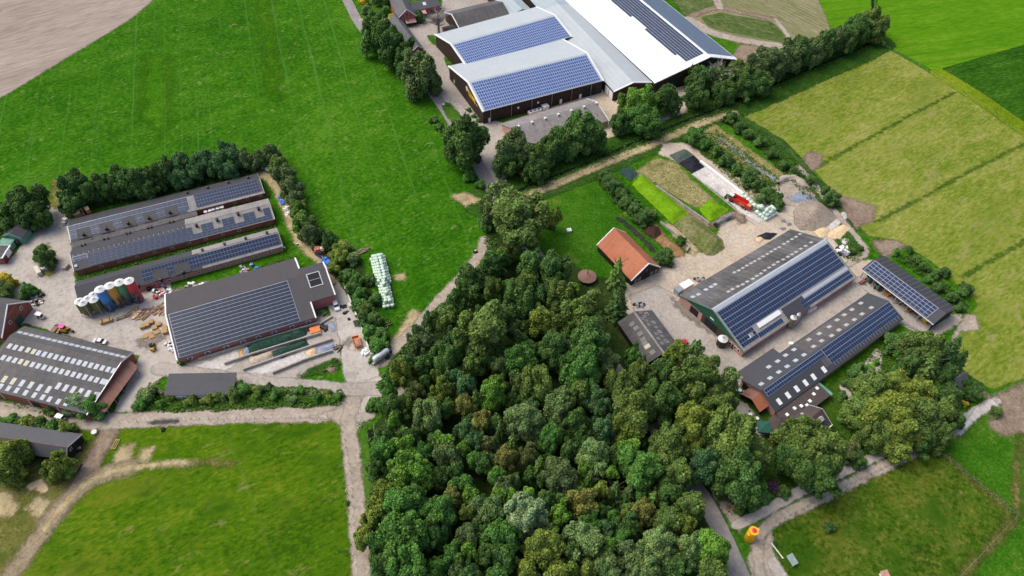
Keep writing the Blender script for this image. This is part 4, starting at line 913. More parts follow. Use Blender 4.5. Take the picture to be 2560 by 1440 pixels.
MB().hexa([b2.P(1, -2.6, 2.1), b2.P(6, -2.6, 2.1), b2.P(6, .2, 2.7), b2.P(1, .2, 2.7)], [b2.P(1, -2.6, 2.22), b2.P(6, -2.6, 2.22), b2.P(6, .2, 2.82), b2.P(1, .2, 2.82)]).build('awning', aw, b2.e)
for k in range(4): b2.window('a', 6.8 + k * 2.4, .8, 1.4, 1.5, W_offwhite)
b = Barn('shed', 'narrow brick shed with dark tiles half hidden by trees beside the lane', (1060, 122), (1037, 137), (1022, 72), 3.0, 5.2, .5, R_tilegrey, W_pink, cat='shed', over=.25, extend=12)
b.window('start', b.W * .55, 1.2, 1.3, 1.0, W_white); b.fascia((0,), W_offwhite, .2, .1)

# --- right farm
b = Barn('barn', 'wide green gabled barn with solar panels and a streaky grey roof', (1697, 738), (1852, 886), (1976, 573), 3.0, 8.6, .475, R_barnB, W_pinkbrick, over=.35, roof2=R_weath)
GB = b
b.patch(0, .1, b.L - .1, .955, 1.0, .02, .09, 'ridge_sheet', W_sky); b.patch(1, .1, b.L - .1, .93, 1.0, .02, .09, 'ridge_sheet', W_sky)
gq = MB(); zz = 3.6
def gable_strip(u):
    return [b.P(u, b.W * .06, b.zat(b.W * .06) - .2), b.P(u, b.vr, b.zr - .2), b.P(u, b.W * .94, b.zat(b.W * .94) - .2)]
gq.face(gable_strip(.24)); gq.face(gable_strip(.34)[::-1]); gq.build('gable_cladding', W_greenboards, b.e)
b.fascia((0, 1), plain('green_trim', (.05, .16, .10)), .2, .1)
l1 = b.slen(1)
b.solar(1, None, 6, P_mid, pw=1.0, gap=.14, every=2, box=(.8, b.L - .8, .34, .92), label='long upper solar field')
b.patch(1, 14, b.L - .3, .235, .30, .02, .06, 'light_strip', W_sky)
b.solar(1, None, 2, P_mid, pw=1.0, gap=.12, box=(b.L - 25, b.L - .8, .05, .22), label='short lower solar field at the far end')
b.solar(1, None, 3, P_mid, pw=1.0, gap=.12, box=(.8, 8, .08, .33), skip=[(1, 1, 5.2, 7.0)], label='small lower solar field at the gable end')
b.solar(1, None, 1, P_mid, pw=1.0, gap=.1, box=(8.2, 19, .06, .16), label='single row of panels at the eave')
b.patch(1, 10, 20, .22, .32, .02, .3, 'roof_light', W_white); b.patch(1, 21, 31, .0, .3, .02, .1, 'roof_patch', R_slate)
b.plates(1, [(1872, 844)], (1.6, 1.6), W_white)
u1 = [(1732, 742), (1746, 736), (1765, 724), (1778, 717), (1788, 711), (1836, 681), (1847, 676), (1857, 670), (1867, 664), (1878, 658), (1887, 653), (1898, 647), (1908, 641), (1918, 635), (1928, 629), (1938, 623), (1948, 618), (1960, 610), (1970, 604), (1980, 598), (1990, 592), (2000, 585)]
b.plates(0, u1[:5], (1.25, 1.3), W_sky); b.plates(0, u1[5:], (1.15, 1.0), W_skyb)
b.plates(0, [(1821, 729), (1831, 723), (1845, 716), (1857, 711), (1868, 704), (1882, 697), (1892, 690), (1902, 684), (1912, 676), (1923, 669), (1934, 662), (1945, 655), (1958, 649), (1970, 642), (1980, 636), (1990, 630), (2002, 622), (2014, 615), (2028, 606)], (1.2, 1.0), W_skyb)
b.wallbox('start', 5.2, 8.6, 0, 3.0, 'gate', W_dark); b.wallbox('start', 11.6, 16.6, 0, 3.9, 'gate', W_dark)
b.wallbox('start', 10.2, 11.5, 0, 3.6, 'gate_leaf', W_door, proud=.12); b.wallbox('start', 16.7, 19.8, 0, 3.4, 'gate_leaf', W_door, proud=.12)
b.wallbox('start', 13.0, 14.6, 4.6, 5.1, 'notice', W_white, proud=.14)
for v in (22.4, 24.4, 25.8): b.window('start', v, 1.0, 1.0, 1.3, W_white)
b.wallbox('start', 23.2, 23.9, 0, 2.1, 'door', W_door)
# long barn E
b = Barn('barn', 'long slate grey barn with solar rows and pale skylights, joined to the farmhouse', (1852, 949), (1941, 1030), (2170, 732), 3.0, 5.5, .5, R_slate, W_pinkbrick, over=.3, roof2=R_slate)
EB = b
ua = b.pix(0, (1990, 868))[0]; ub = b.pix(0, (2150, 765))[0]
b.patch(0, ua, ub, .08, .9, .0, .03, 'roof_patch', R_asb)
b.plates(0, [(1903, 960), (1925, 945), (1947, 930), (1968, 916), (1989, 901), (2010, 887)] + [(1922, 917), (1944, 903), (1964, 888), (1985, 874)], (1.5, 1.1), W_sky)
b.plates(0, [(2022, 849), (2048, 834), (2073, 817), (2093, 800), (2111, 787), (2130, 774), (2152, 758), (2034, 866), (2054, 852), (2079, 839), (2097, 825), (2116, 812), (2136, 799), (2155, 785), (2178, 769)], (1.5, 1.1), W_skyb)
us = b.pix(1, (2075, 905))[0]
b.solar(1, None, 2, P_mid, pw=1.0, gap=.12, box=(1.0, us, .66, .97), label='narrow solar field at the house end')
b.solar(1, None, 4, P_mid, pw=1.0, gap=.14, every=2, box=(us + .25, b.L - .4, .26, .97), label='broad solar field at the yard end')
b.plates(1, [(1948, 1004), (1970, 988), (1992, 972), (2014, 957), (2034, 942), (2060, 924)], (1.3, 1.9), W_white)
u_ = b.pix(1, (2076, 908))[0]; b.patch(1, u_ - 2.2, u_ + 1.8, .26, .62, .02, .06, 'roof_patch', R_asb)
for k in range(24): b.patch(1, us + 1 + k * 1.35, us + 1.12 + k * 1.35, .10, .25, .02, .09, 'rail_end', W_rail)
MB().hexa([b.P(1.5, -2.6, 2.5), b.P(17, -2.6, 2.5), b.P(17, .1, 2.8), b.P(1.5, .1, 2.8)], [b.P(1.5, -2.6, 2.62), b.P(17, -2.6, 2.62), b.P(17, .1, 2.92), b.P(1.5, .1, 2.92)], [(0, 3), (15, 3), (15, 0), (0, 0)]).build('canopy', R_slate, b.e)
b.wallbox('start', 1, b.vr - .5, 0, 2.6, 'gate', W_dark)
# flat lean-to and farmhouse cross wing
fw = .3
MB().hexa([b.P(.4, b.W - .2, 0), b.P(17.5, b.W - .2, 0), b.P(17.5, b.W + 4.6, 0), b.P(.4, b.W + 4.6, 0)], [b.P(.4, b.W - .2, 2.4), b.P(17.5, b.W - .2, 2.4), b.P(17.5, b.W + 4.6, 2.0), b.P(.4, b.W + 4.6, 2.0)]).build('lean_to_wall', W_brick, b.e)
MB().hexa([b.P(0, b.W - .5, 2.42), b.P(18, b.W - .5, 2.42), b.P(18, b.W + 5, 2.02), b.P(0, b.W + 5, 2.02)], [b.P(0, b.W - .5, 2.72), b.P(18, b.W - .5, 2.72), b.P(18, b.W + 5, 2.3), b.P(0, b.W + 5, 2.3)], [(0, 0), (18, 0), (18, 5.5), (0, 5.5)]).build('lean_to_roof', R_tiledark, b.e)
for u, v in ((2.2, 2.2), (5.6, 2.0), (7.8, 2.6), (9.4, 3.4), (11.2, 2.9), (14.0, 2.0), (16.4, 1.2)):
    MB().box(b.P(u, b.W + v, 2.45), (.9, .9, .25)).build('skylight', W_white, b.e)
MB().box(b.P(18.5, b.W + 2.4, 1.9), (1.2, 5.4, .25)).build('canopy', W_mintboards, b.e)
b = Barn('farmhouse', 'dark tiled cross wing of the farmhouse, ridge lined with pale mortar', (1965, 1058), (2050, 1088), (2022, 1012), 3.0, 5.6, .45, R_tiledark, W_pink, cat='farmhouse', over=.3)
b.fascia((0, 1), W_offwhite, .12, .06); b.plates(1, [(2050, 1048)], (1.2, 1.2), W_skyb, 'chimney', .9); b.plates(0, [(2005, 1034)], (.7, .7), W_sky)
MB().hexa([b.P(.0, b.W - .15, 2.9), b.P(b.L, b.W - .15, 2.9), b.P(b.L, b.W + .1, 2.9), b.P(0, b.W + .1, 2.9)], [b.P(.0, b.W - .15, 3.06), b.P(b.L, b.W - .15, 3.06), b.P(b.L, b.W + .1, 3.06), b.P(0, b.W + .1, 3.06)]).build('gutter', W_white, b.e)
# octagonal garden room
cx = G(1945, 1065, 1.5)
gr_ = empty('garden_room', (cx.x, cx.y, 0), .3, 'small octagonal garden room with dark pointed roof and white frames', 'garden room')
MB().lathe([(3.1, 2.3), (3.1, 2.45), (.2, 3.7)], n=8).build('roof', R_tiledark, gr_)
MB().lathe([(2.75, .6), (2.75, 2.3)], n=8, cap=False).build('glazing', W_glass, gr_)
MB().lathe([(2.8, 0), (2.8, .6)], n=8).build('base_wall', W_pink, gr_)
fr = MB()
for i in range(8):
    a = math.pi * 2 * i / 8; fr.box((2.8 * math.cos(a), 2.8 * math.sin(a), .6), (.18, .18, 1.7), a)
fr.build('frame', W_white, gr_)
# tile roofed annex
b = Barn('shed', 'small orange tiled open shed at the end of the long barn', (1900, 1030), (1852, 984), (1921, 1015), 2.6, 4.4, .5, R_tile, W_blackboards, cat='shed', over=.3, roof2=R_tileold, open_sides=('start',))
# machine shed
b = Barn('machine_shed', 'open fronted machine shed with solar panels at the far right', (2155, 672), (2212, 639), (2335, 810), 4.2, 6.2, .42, R_slate, W_blackboards, cat='machine shed', over=.4, open_sides=('a', 'start'), roof2=R_slateb)
MS = b
b.solar(0, None, 4, P_mid, pw=1.65, gap=.1, box=(.8, b.L - 2.8, .04, .95))
for k in range(17): b.patch(1, 1 + k * (b.L - 2) / 16, 1.06 + k * (b.L - 2) / 16, .02, .98, .02, .06, 'rail', W_rail)
for k in range(7): MB().tube(b.P(.7 + k * (b.L - 1.4) / 6, .6, 0), b.P(.7 + k * (b.L - 1.4) / 6, .6, 4.0), .14).build('post', W_steel, b.e)
MB().hexa([b.P(0, -.12, 3.7), b.P(b.L, -.12, 3.7), b.P(b.L, .12, 3.7), b.P(0, .12, 3.7)], [b.P(0, -.12, 4.02), b.P(b.L, -.12, 4.02), b.P(b.L, .12, 4.02), b.P(0, .12, 4.02)]).build('gutter', W_white, b.e)
# orange tiled barn
b = Barn('barn', 'small old barn with bright orange clay tiles and white gable trim', (1578, 702), (1645, 661), (1492, 612), 2.9, 7.8, .52, R_tile, W_blackboards, over=.3, roof2=R_tile)
b.fascia((0, 1), W_white, .3, .16); b.plinth(1.2, W_brick)
b.wallbox('start', 5.0, 7.2, 0, 3.0, 'gate', W_dark); b.wallbox('start', 6.0, 6.9, 3.6, 5.0, 'hatch', W_pinkdoor)
for v in (1.8, 3.4, 8.4, 10.2): b.wallbox('start', v, v + 1.2, .2, 2.2, 'door', W_oldwood)
# shed with patched roof beside the wood
b = Barn('shed', 'grey shed with patchy pale roof sheets between wood and yard', (1630, 775), (1547, 810), (1692, 858), 3.0, 5.6, .56, R_asb, W_blackboards, cat='shed', over=.3, ridgecap=R_weath, roof2=R_asb, extend=3)
b.plates(0, [(1601, 780), (1617, 785), (1611, 791), (1608, 797), (1616, 801), (1632, 806), (1622, 811), (1640, 818), (1650, 828), (1641, 834), (1655, 840), (1646, 846), (1665, 851), (1655, 858)], (1.2, 1.3), W_skyk)
b.plates(0, [(1617, 785), (1633, 806), (1650, 829), (1666, 852)], (1.3, 1.4), W_skyb)
b.plates(1, [(1580, 810), (1590, 820), (1600, 834), (1607, 848), (1612, 858), (1631, 880)], (1.3, 1.6), W_skyk)
b.plates(1, [(1618, 866)], (1.3, 1.8), W_skyy)
# small shed by the pasture gate
b = Barn('shed', 'small grey shed with a mossy slope beside the hay field corner', (2426, 956), (2392, 924), (2398, 972), 2.3, 3.9, .5, R_tilegrey, W_oldwood, cat='shed', over=.25, roof2=R_reed)
# ================================================================ TREES, SHRUBS, WEEDS
def leaf_mat(name, gain=1.0, trans=.22):
    t = NT(name)
    a = t.n("Attribute", attribute_name="tone").outputs['Fac']; h = t.n("Attribute", attribute_name="hue").outputs['Fac']
    oc = t.n("ObjectInfo").outputs['Color']
    c = t.mix(1.0, oc, (gain, gain, gain), 'MULTIPLY')
    k = t.n("CombineXYZ")
    for i in range(3): t.set(k.inputs[i], t.math('MULTIPLY_ADD', a, 1.0, .5))
    c = t.mix(1.0, c, k.outputs[0], 'MULTIPLY')
    warm = t.mix(1.0, c, (1.55, 1.12, .75), 'MULTIPLY')
    c = t.mix(t.math('MULTIPLY', h, .75), c, warm)
    t.set(t.b.inputs['Base Color'], c); t.b.inputs['Roughness'].default_value = .65; t.b.inputs['Specular IOR Level'].default_value = .18
    tr = t.n("BsdfTranslucent"); t.set(tr.inputs[0], c)
    mx = t.n("MixShader"); mx.inputs[0].default_value = trans
    t.t.links.new(t.b.outputs[0], mx.inputs[1]); t.t.links.new(tr.outputs[0], mx.inputs[2]); t.t.links.new(mx.outputs[0], t.out.inputs[0])
    return t.m
M_leaf = leaf_mat('foliage', 2.8, .2)
M_bark = plain('bark', (.085, .068, .05), .95, .3, 2)
M_deadwood = plain('bare_grey_branches', (.26, .235, .20), .95, .25, 2)

def quads_mesh(name, C, N, Sz, tone, hue, m, rs, aspect=1.0):
    """one small face per leaf clump: centres C, normals N, half sizes Sz"""
    n = len(C); N = N / (np.linalg.norm(N, axis=1, keepdims=True) + 1e-9)
    R = rs.normal(size=(n, 3)); T = np.cross(N, R); T /= np.linalg.norm(T, axis=1, keepdims=True) + 1e-9; B = np.cross(N, T)
    s = Sz[:, None]; j = lambda: (1 + rs.uniform(-.35, .35, (n, 1)))
    V = np.stack([C - T * s * j() * aspect - B * s * .45 * j(), C + T * s * .35 * j() - B * s * j(), C + T * s * j() * aspect + B * s * .35 * j(), C - T * s * .45 * j() + B * s * j()], 1).reshape(-1, 3)
    me = bpy.data.meshes.new(name)
    me.vertices.add(4 * n); me.vertices.foreach_set("co", V.astype(np.float32).ravel())
    me.loops.add(4 * n); me.loops.foreach_set("vertex_index", np.arange(4 * n, dtype=np.int32))
    me.polygons.add(n); me.polygons.foreach_set("loop_start", np.arange(0, 4 * n, 4, dtype=np.int32)); me.polygons.foreach_set("loop_total", np.full(n, 4, np.int32))
    for nm, val in (("tone", tone), ("hue", hue)):
        at = me.attributes.new(nm, 'FLOAT', 'POINT'); at.data.foreach_set("value", np.repeat(val, 4).astype(np.float32))
    me.materials.append(m); me.update(); me.validate()
    return me
def sphere_pts(rs, n):
    v = rs.normal(size=(n, 3)); return v / np.linalg.norm(v, axis=1, keepdims=True)
def crown_mesh(seed, lumps, leaves, leaf, hz=1.0, lr=(.26, .42), flat=.0):
    rs = np.random.RandomState(seed); D = sphere_pts(rs, lumps * 3); D = D[D[:, 2] > -.55][:lumps]
    R = rs.uniform(lr[0], lr[1], len(D)); K = D * (1 - R * .8)[:, None] * rs.uniform(.72, 1.22, (len(D), 1)) * (1 + .16 * np.sin(3 * np.arctan2(D[:, 1:2], D[:, :1]) + seed))
    K[:, 2] *= hz
    K = np.vstack([K, [[0, 0, -.05 * hz], [0, 0, .35 * hz]]]); R = np.append(R, [.62, .5])
    w = R ** 2; cnt = (leaves * 1.7 * w / w.sum()).astype(int)
    ltone = rs.uniform(.25, .75, len(K)); lhue = rs.uniform(0, .55, len(K))
    C, N, T, H = [], [], [], []
    for i in range(len(K)):
        d = sphere_pts(rs, cnt[i]); d[:, 2] = np.where((d[:, 2] < -.3) & (rs.rand(len(d)) < .75), -d[:, 2], d[:, 2])
        rr = R[i] * (1.06 - .42 * rs.rand(len(d)) ** 1.3); p = K[i] + d * rr[:, None]
        dd = np.linalg.norm(p[:, None, :] - K[None], axis=2) / R[None]; dd[:, i] = 9
        ok = dd.min(1) > .70
        p, d = p[ok], d[ok]
        C.append(p); N.append(d * 1.0 + rs.normal(size=d.shape) * .75 + [0, 0, .3])
        T.append(np.clip(ltone[i] + rs.normal(size=len(p)) * .2, 0, 1)); H.append(np.clip(lhue[i] + rs.normal(size=len(p)) * .2, 0, 1))
    C, N, T, H = map(np.concatenate, (C, N, T, H))
    a_ = np.arctan2(C[:, 1], C[:, 0]); C[:, :2] *= (1 + .10 * np.sin(2 * a_ + seed) + .08 * np.sin(3 * a_ + 2.1 * seed + 2 * C[:, 2]))[:, None]; C += rs.normal(size=C.shape) * .018
    C[:, :2] /= np.percentile(np.hypot(C[:, 0], C[:, 1]), 96); C[:, 2] /= np.percentile(np.abs(C[:, 2]), 97)
    Sz = leaf * rs.uniform(.6, 1.25, len(C))
    return quads_mesh('crown', C, N, Sz, T, H, M_leaf, rs)
def conifer_mesh(seed, tiers, per, leaf, droop=.35):
    rs = np.random.RandomState(seed); C, N, T, H = [], [], [], []
    for k in range(tiers):
        f = k / (tiers - 1); r = (1 - f) ** .8 * .95 + .06; z = -1 + 2 * f; n = max(5, int(per * (1 - f * .5)))
        a0 = rs.rand() * 6.28; tt = rs.uniform(.3, .7)
        for i in range(n):
            a = a0 + 6.283 * i / n + rs.normal() * .12; L = r * rs.uniform(.75, 1.1); m = max(4, int(26 * L) + 3)
            s = np.linspace(.12, 1, m) + rs.normal(size=m) * .02; x = s * L; wdt = .13 * L * (1.15 - s) + .02
            off = rs.normal(size=m) * wdt
            C.append(np.stack([np.cos(a) * x - np.sin(a) * off, np.sin(a) * x + np.cos(a) * off, z - droop * s ** 1.6 * L * .6 + rs.normal(size=m) * .015], 1))
            N.append(np.stack([np.cos(a) * .5 * s, np.sin(a) * .5 * s, np.ones(m)], 1) + rs.normal(size=(m, 3)) * .35)
            T.append(np.clip(tt + .25 * (s - .5) + rs.normal(size=m) * .18, 0, 1)); H.append(np.clip(rs.normal(size=m) * .2 + .2, 0, 1))
    C, N, T, H = map(np.concatenate, (C, N, T, H))
    return quads_mesh('crown', C, N, leaf * rs.uniform(.7, 1.2, len(C)), T, H, M_leaf, rs, 1.6)
BIG = [crown_mesh(10 + i, 46 + 5 * (i % 3), 15000, .047, .95, (.15, .33)) for i in range(5)]
MID = [crown_mesh(30 + i, 28 + 4 * (i % 3), 7500, .062, 1.0, (.18, .38)) for i in range(5)]
SMALL = [crown_mesh(50 + i, 13 + 2 * (i % 3), 3200, .095, 1.0, (.30, .5)) for i in range(4)]
THIN = [crown_mesh(60 + i, 26, 1500, .075, 1.0, (.15, .28)) for i in range(2)]
CON = [conifer_mesh(70 + i, 15, 11, .085) for i in range(3)]
CONB = [conifer_mesh(80 + i, 10, 8, .07, .5) for i in range(2)]
def trunk_mesh(seed, bare=False):
    r = random.Random(seed); q = MB()
    q.lathe([(.07, 0), (.045, .12), (.036, .5), (.02, 1.0)], n=7)
    for k in range(7 if not bare else 26):
        a = r.random() * 6.28; z = .35 + .5 * r.random(); l = .2 + .22 * r.random()
        e = (math.cos(a) * l, math.sin(a) * l, z + .18 + .12 * r.random()); q.tube((0, 0, z), e, .016, 5, .005)
        if bare:
            for j in range(5):
                b_ = a + r.uniform(-1, 1); f = r.uniform(.4, 1); s = (e[0] * f, e[1] * f, z + (e[2] - z) * f); l2 = r.uniform(.1, .25)
                q.tube(s, (s[0] + math.cos(b_) * l2, s[1] + math.sin(b_) * l2, s[2] + r.uniform(.02, .2)), .006, 4, .002)
    return q.mesh('trunk', M_deadwood if bare else M_bark)
TRUNK = [trunk_mesh(i) for i in range(3)]
BARE = [trunk_mesh(9 + i, True) for i in range(2)]
TINT = dict(dk=(.017, .044, .010), md=(.024, .060, .013), gr=(.026, .092, .013), br=(.060, .140, .012), ol=(.052, .078, .016), yo=(.090, .112, .014), oc=(.115, .098, .026), bl=(.022, .062, .030),
            sv=(.13, .19, .115), pg=(.085, .130, .050), gy=(.052, .070, .032), co=(.022, .045, .014), cb=(.052, .098, .014), ye=(.17, .15, .015), pu=(.030, .022, .030), br2=(.05, .045, .02))
CW = dict(dk='dark green', md='mid green', gr='rich green', br='bright green', ol='olive green', yo='yellowish olive', oc='ochre brown', bl='bluish', sv='silvery grey', pg='pale greyish', gy='greyish',
          co='dark needled', cb='light needled', ye='yellow flowering', pu='dark purple', br2='brownish')
PENDING = []
def tree(px, py, rpx, tint, kind='b', zone='', minh=0.0, group='trees of the wood'):
    """kind b broadleaf, c conifer, s shrub, t thin crown, d bare; (px, py) is the middle of the crown in the photo, rpx its radius"""
    R = random.Random(int(px * 31 + py * 17)); z = 6.0
    for _ in range(4):
        r = rpx * dist_at(px, py, z) / F
        if kind == 's': rz = r * .85; zc = rz * .75
        elif kind in 'ce': H = max(r * 3.4, minh, 5); rz = H * .46; zc = H - rz
        elif minh < 0: rz = r * 1.1; zc = rz * .85
        else:
            H = max(min(2.1 * r + 4.5, 20), minh); rz = min(.43 * H, 1.45 * r); zc = H - rz
        z = zc
    g = G(px, py, zc)
    nm = {'s': 'shrub', 'c': 'conifer', 'e': 'conifer'}.get(kind, 'tree')
    t = empty(nm, (g.x, g.y, 0), R.random() * 6.28)
    pool = {'c': CON, 'e': CONB, 't': THIN}.get(kind) or (BIG if r > 4.4 else MID if r > 2.6 else SMALL)
    if kind == 'd': pool = THIN
    me = pool[R.randrange(len(pool))]
    c = bpy.data.objects.new('crown', me); col.objects.link(c); c.parent = t
    c.location = (0, 0, zc); c.scale = (r * R.uniform(.9, 1.12), r * R.uniform(.9, 1.12), rz * (1.04 if kind != 'c' else 1))
    k = R.uniform(.9, 1.12); w_ = 0 if tint in ('ye', 'pu') else .52
    if kind == 'b': c.rotation_euler = (R.uniform(-.12, .12), R.uniform(-.12, .12), 0)
    c.color = tuple((x * (1 - w_) + m_ * w_) * k for x, m_ in zip(TINT[tint], (.036, .073, .019))) + (1,)
    if kind == 'd': c.scale = (r * .9, r * .9, rz * .9)
    if kind != 's':
        b = bpy.data.objects.new('trunk', (BARE if kind == 'd' else TRUNK)[R.randrange(2)]); col.objects.link(b); b.parent = t
        hh = zc + rz * (.35 if kind not in 'ced' else .9); w = max(hh * .55, r * (2.0 if kind == 'd' else .9)); b.scale = (w, w, hh)
    size = 'huge' if rpx >= 46 else 'large' if rpx >= 35 else 'midsize' if rpx >= 27 else 'small' if rpx >= 18 else 'slim'
    kw = {'b': 'broadleaf tree', 'c': 'conifer', 'e': 'sparse conifer', 's': 'shrub', 't': 'thin tree', 'd': 'half dead tree'}[kind]
    if kind == 's': size = 'big' if rpx >= 22 else 'midsize' if rpx >= 15 else 'small'
    t['category'] = {'s': 'shrub'}.get(kind, 'tree'); t['group'] = group
    PENDING.append((t, '%s %s %s %s' % (size, CW[tint], kw, zone), px))
    return t
ORD = ['first', 'second', 'third', 'fourth', 'fifth', 'sixth', 'seventh', 'eighth', 'ninth', 'tenth', 'eleventh', 'twelfth']
def ordn(i): return ORD[i] if i < 12 else '%dth' % (i + 1)
def finish_labels():
    d = {}
    for o, l, x in PENDING: d.setdefault(l, []).append((x, o))
    for l, v in d.items():
        v.sort(key=lambda q: q[0])
        for i, (x, o) in enumerate(v):
            if len(v) == 1: o['label'] = l
            elif len(v) == 2: o['label'] = l + (', the left one' if i == 0 else ', the right one')
            else: o['label'] = l + ', %s from left' % ordn(i)
    PENDING.clear()
WZ = [('by the lane junction', 1000, 960), ('at the north west wood edge', 1100, 800), ('at the wood\'s north tip', 1240, 690), ('near the round horse walker', 1430, 740), ('beside the patched grey shed', 1570, 880),
      ('at the farmyard entrance', 1740, 930), ('beside the farmhouse terrace', 1830, 1070), ('beside the asphalt lane', 1740, 1260), ('at the wood\'s lower right corner', 1720, 1390), ('in the wood behind the lane bend', 1640, 1120),
      ('in the middle of the wood', 1330, 1060), ('in the wood\'s upper half', 1290, 880), ('deep in the lower wood', 1300, 1230), ('along the earth lane', 950, 1130), ('at the wood\'s lower left corner', 980, 1370), ('in the left half of the wood', 1120, 1130),
      ('at the lower edge, centre', 1300, 1410), ('in the wood\'s lower right part', 1530, 1280), ('at the lower edge, right of centre', 1540, 1410), ('amid the wood near the lane', 1500, 1020), ('amid the left wood', 1150, 1280)]
def wz(x, y): return min(WZ, key=lambda q: (q[1] - x) ** 2 + (q[2] - y) ** 2)[0]
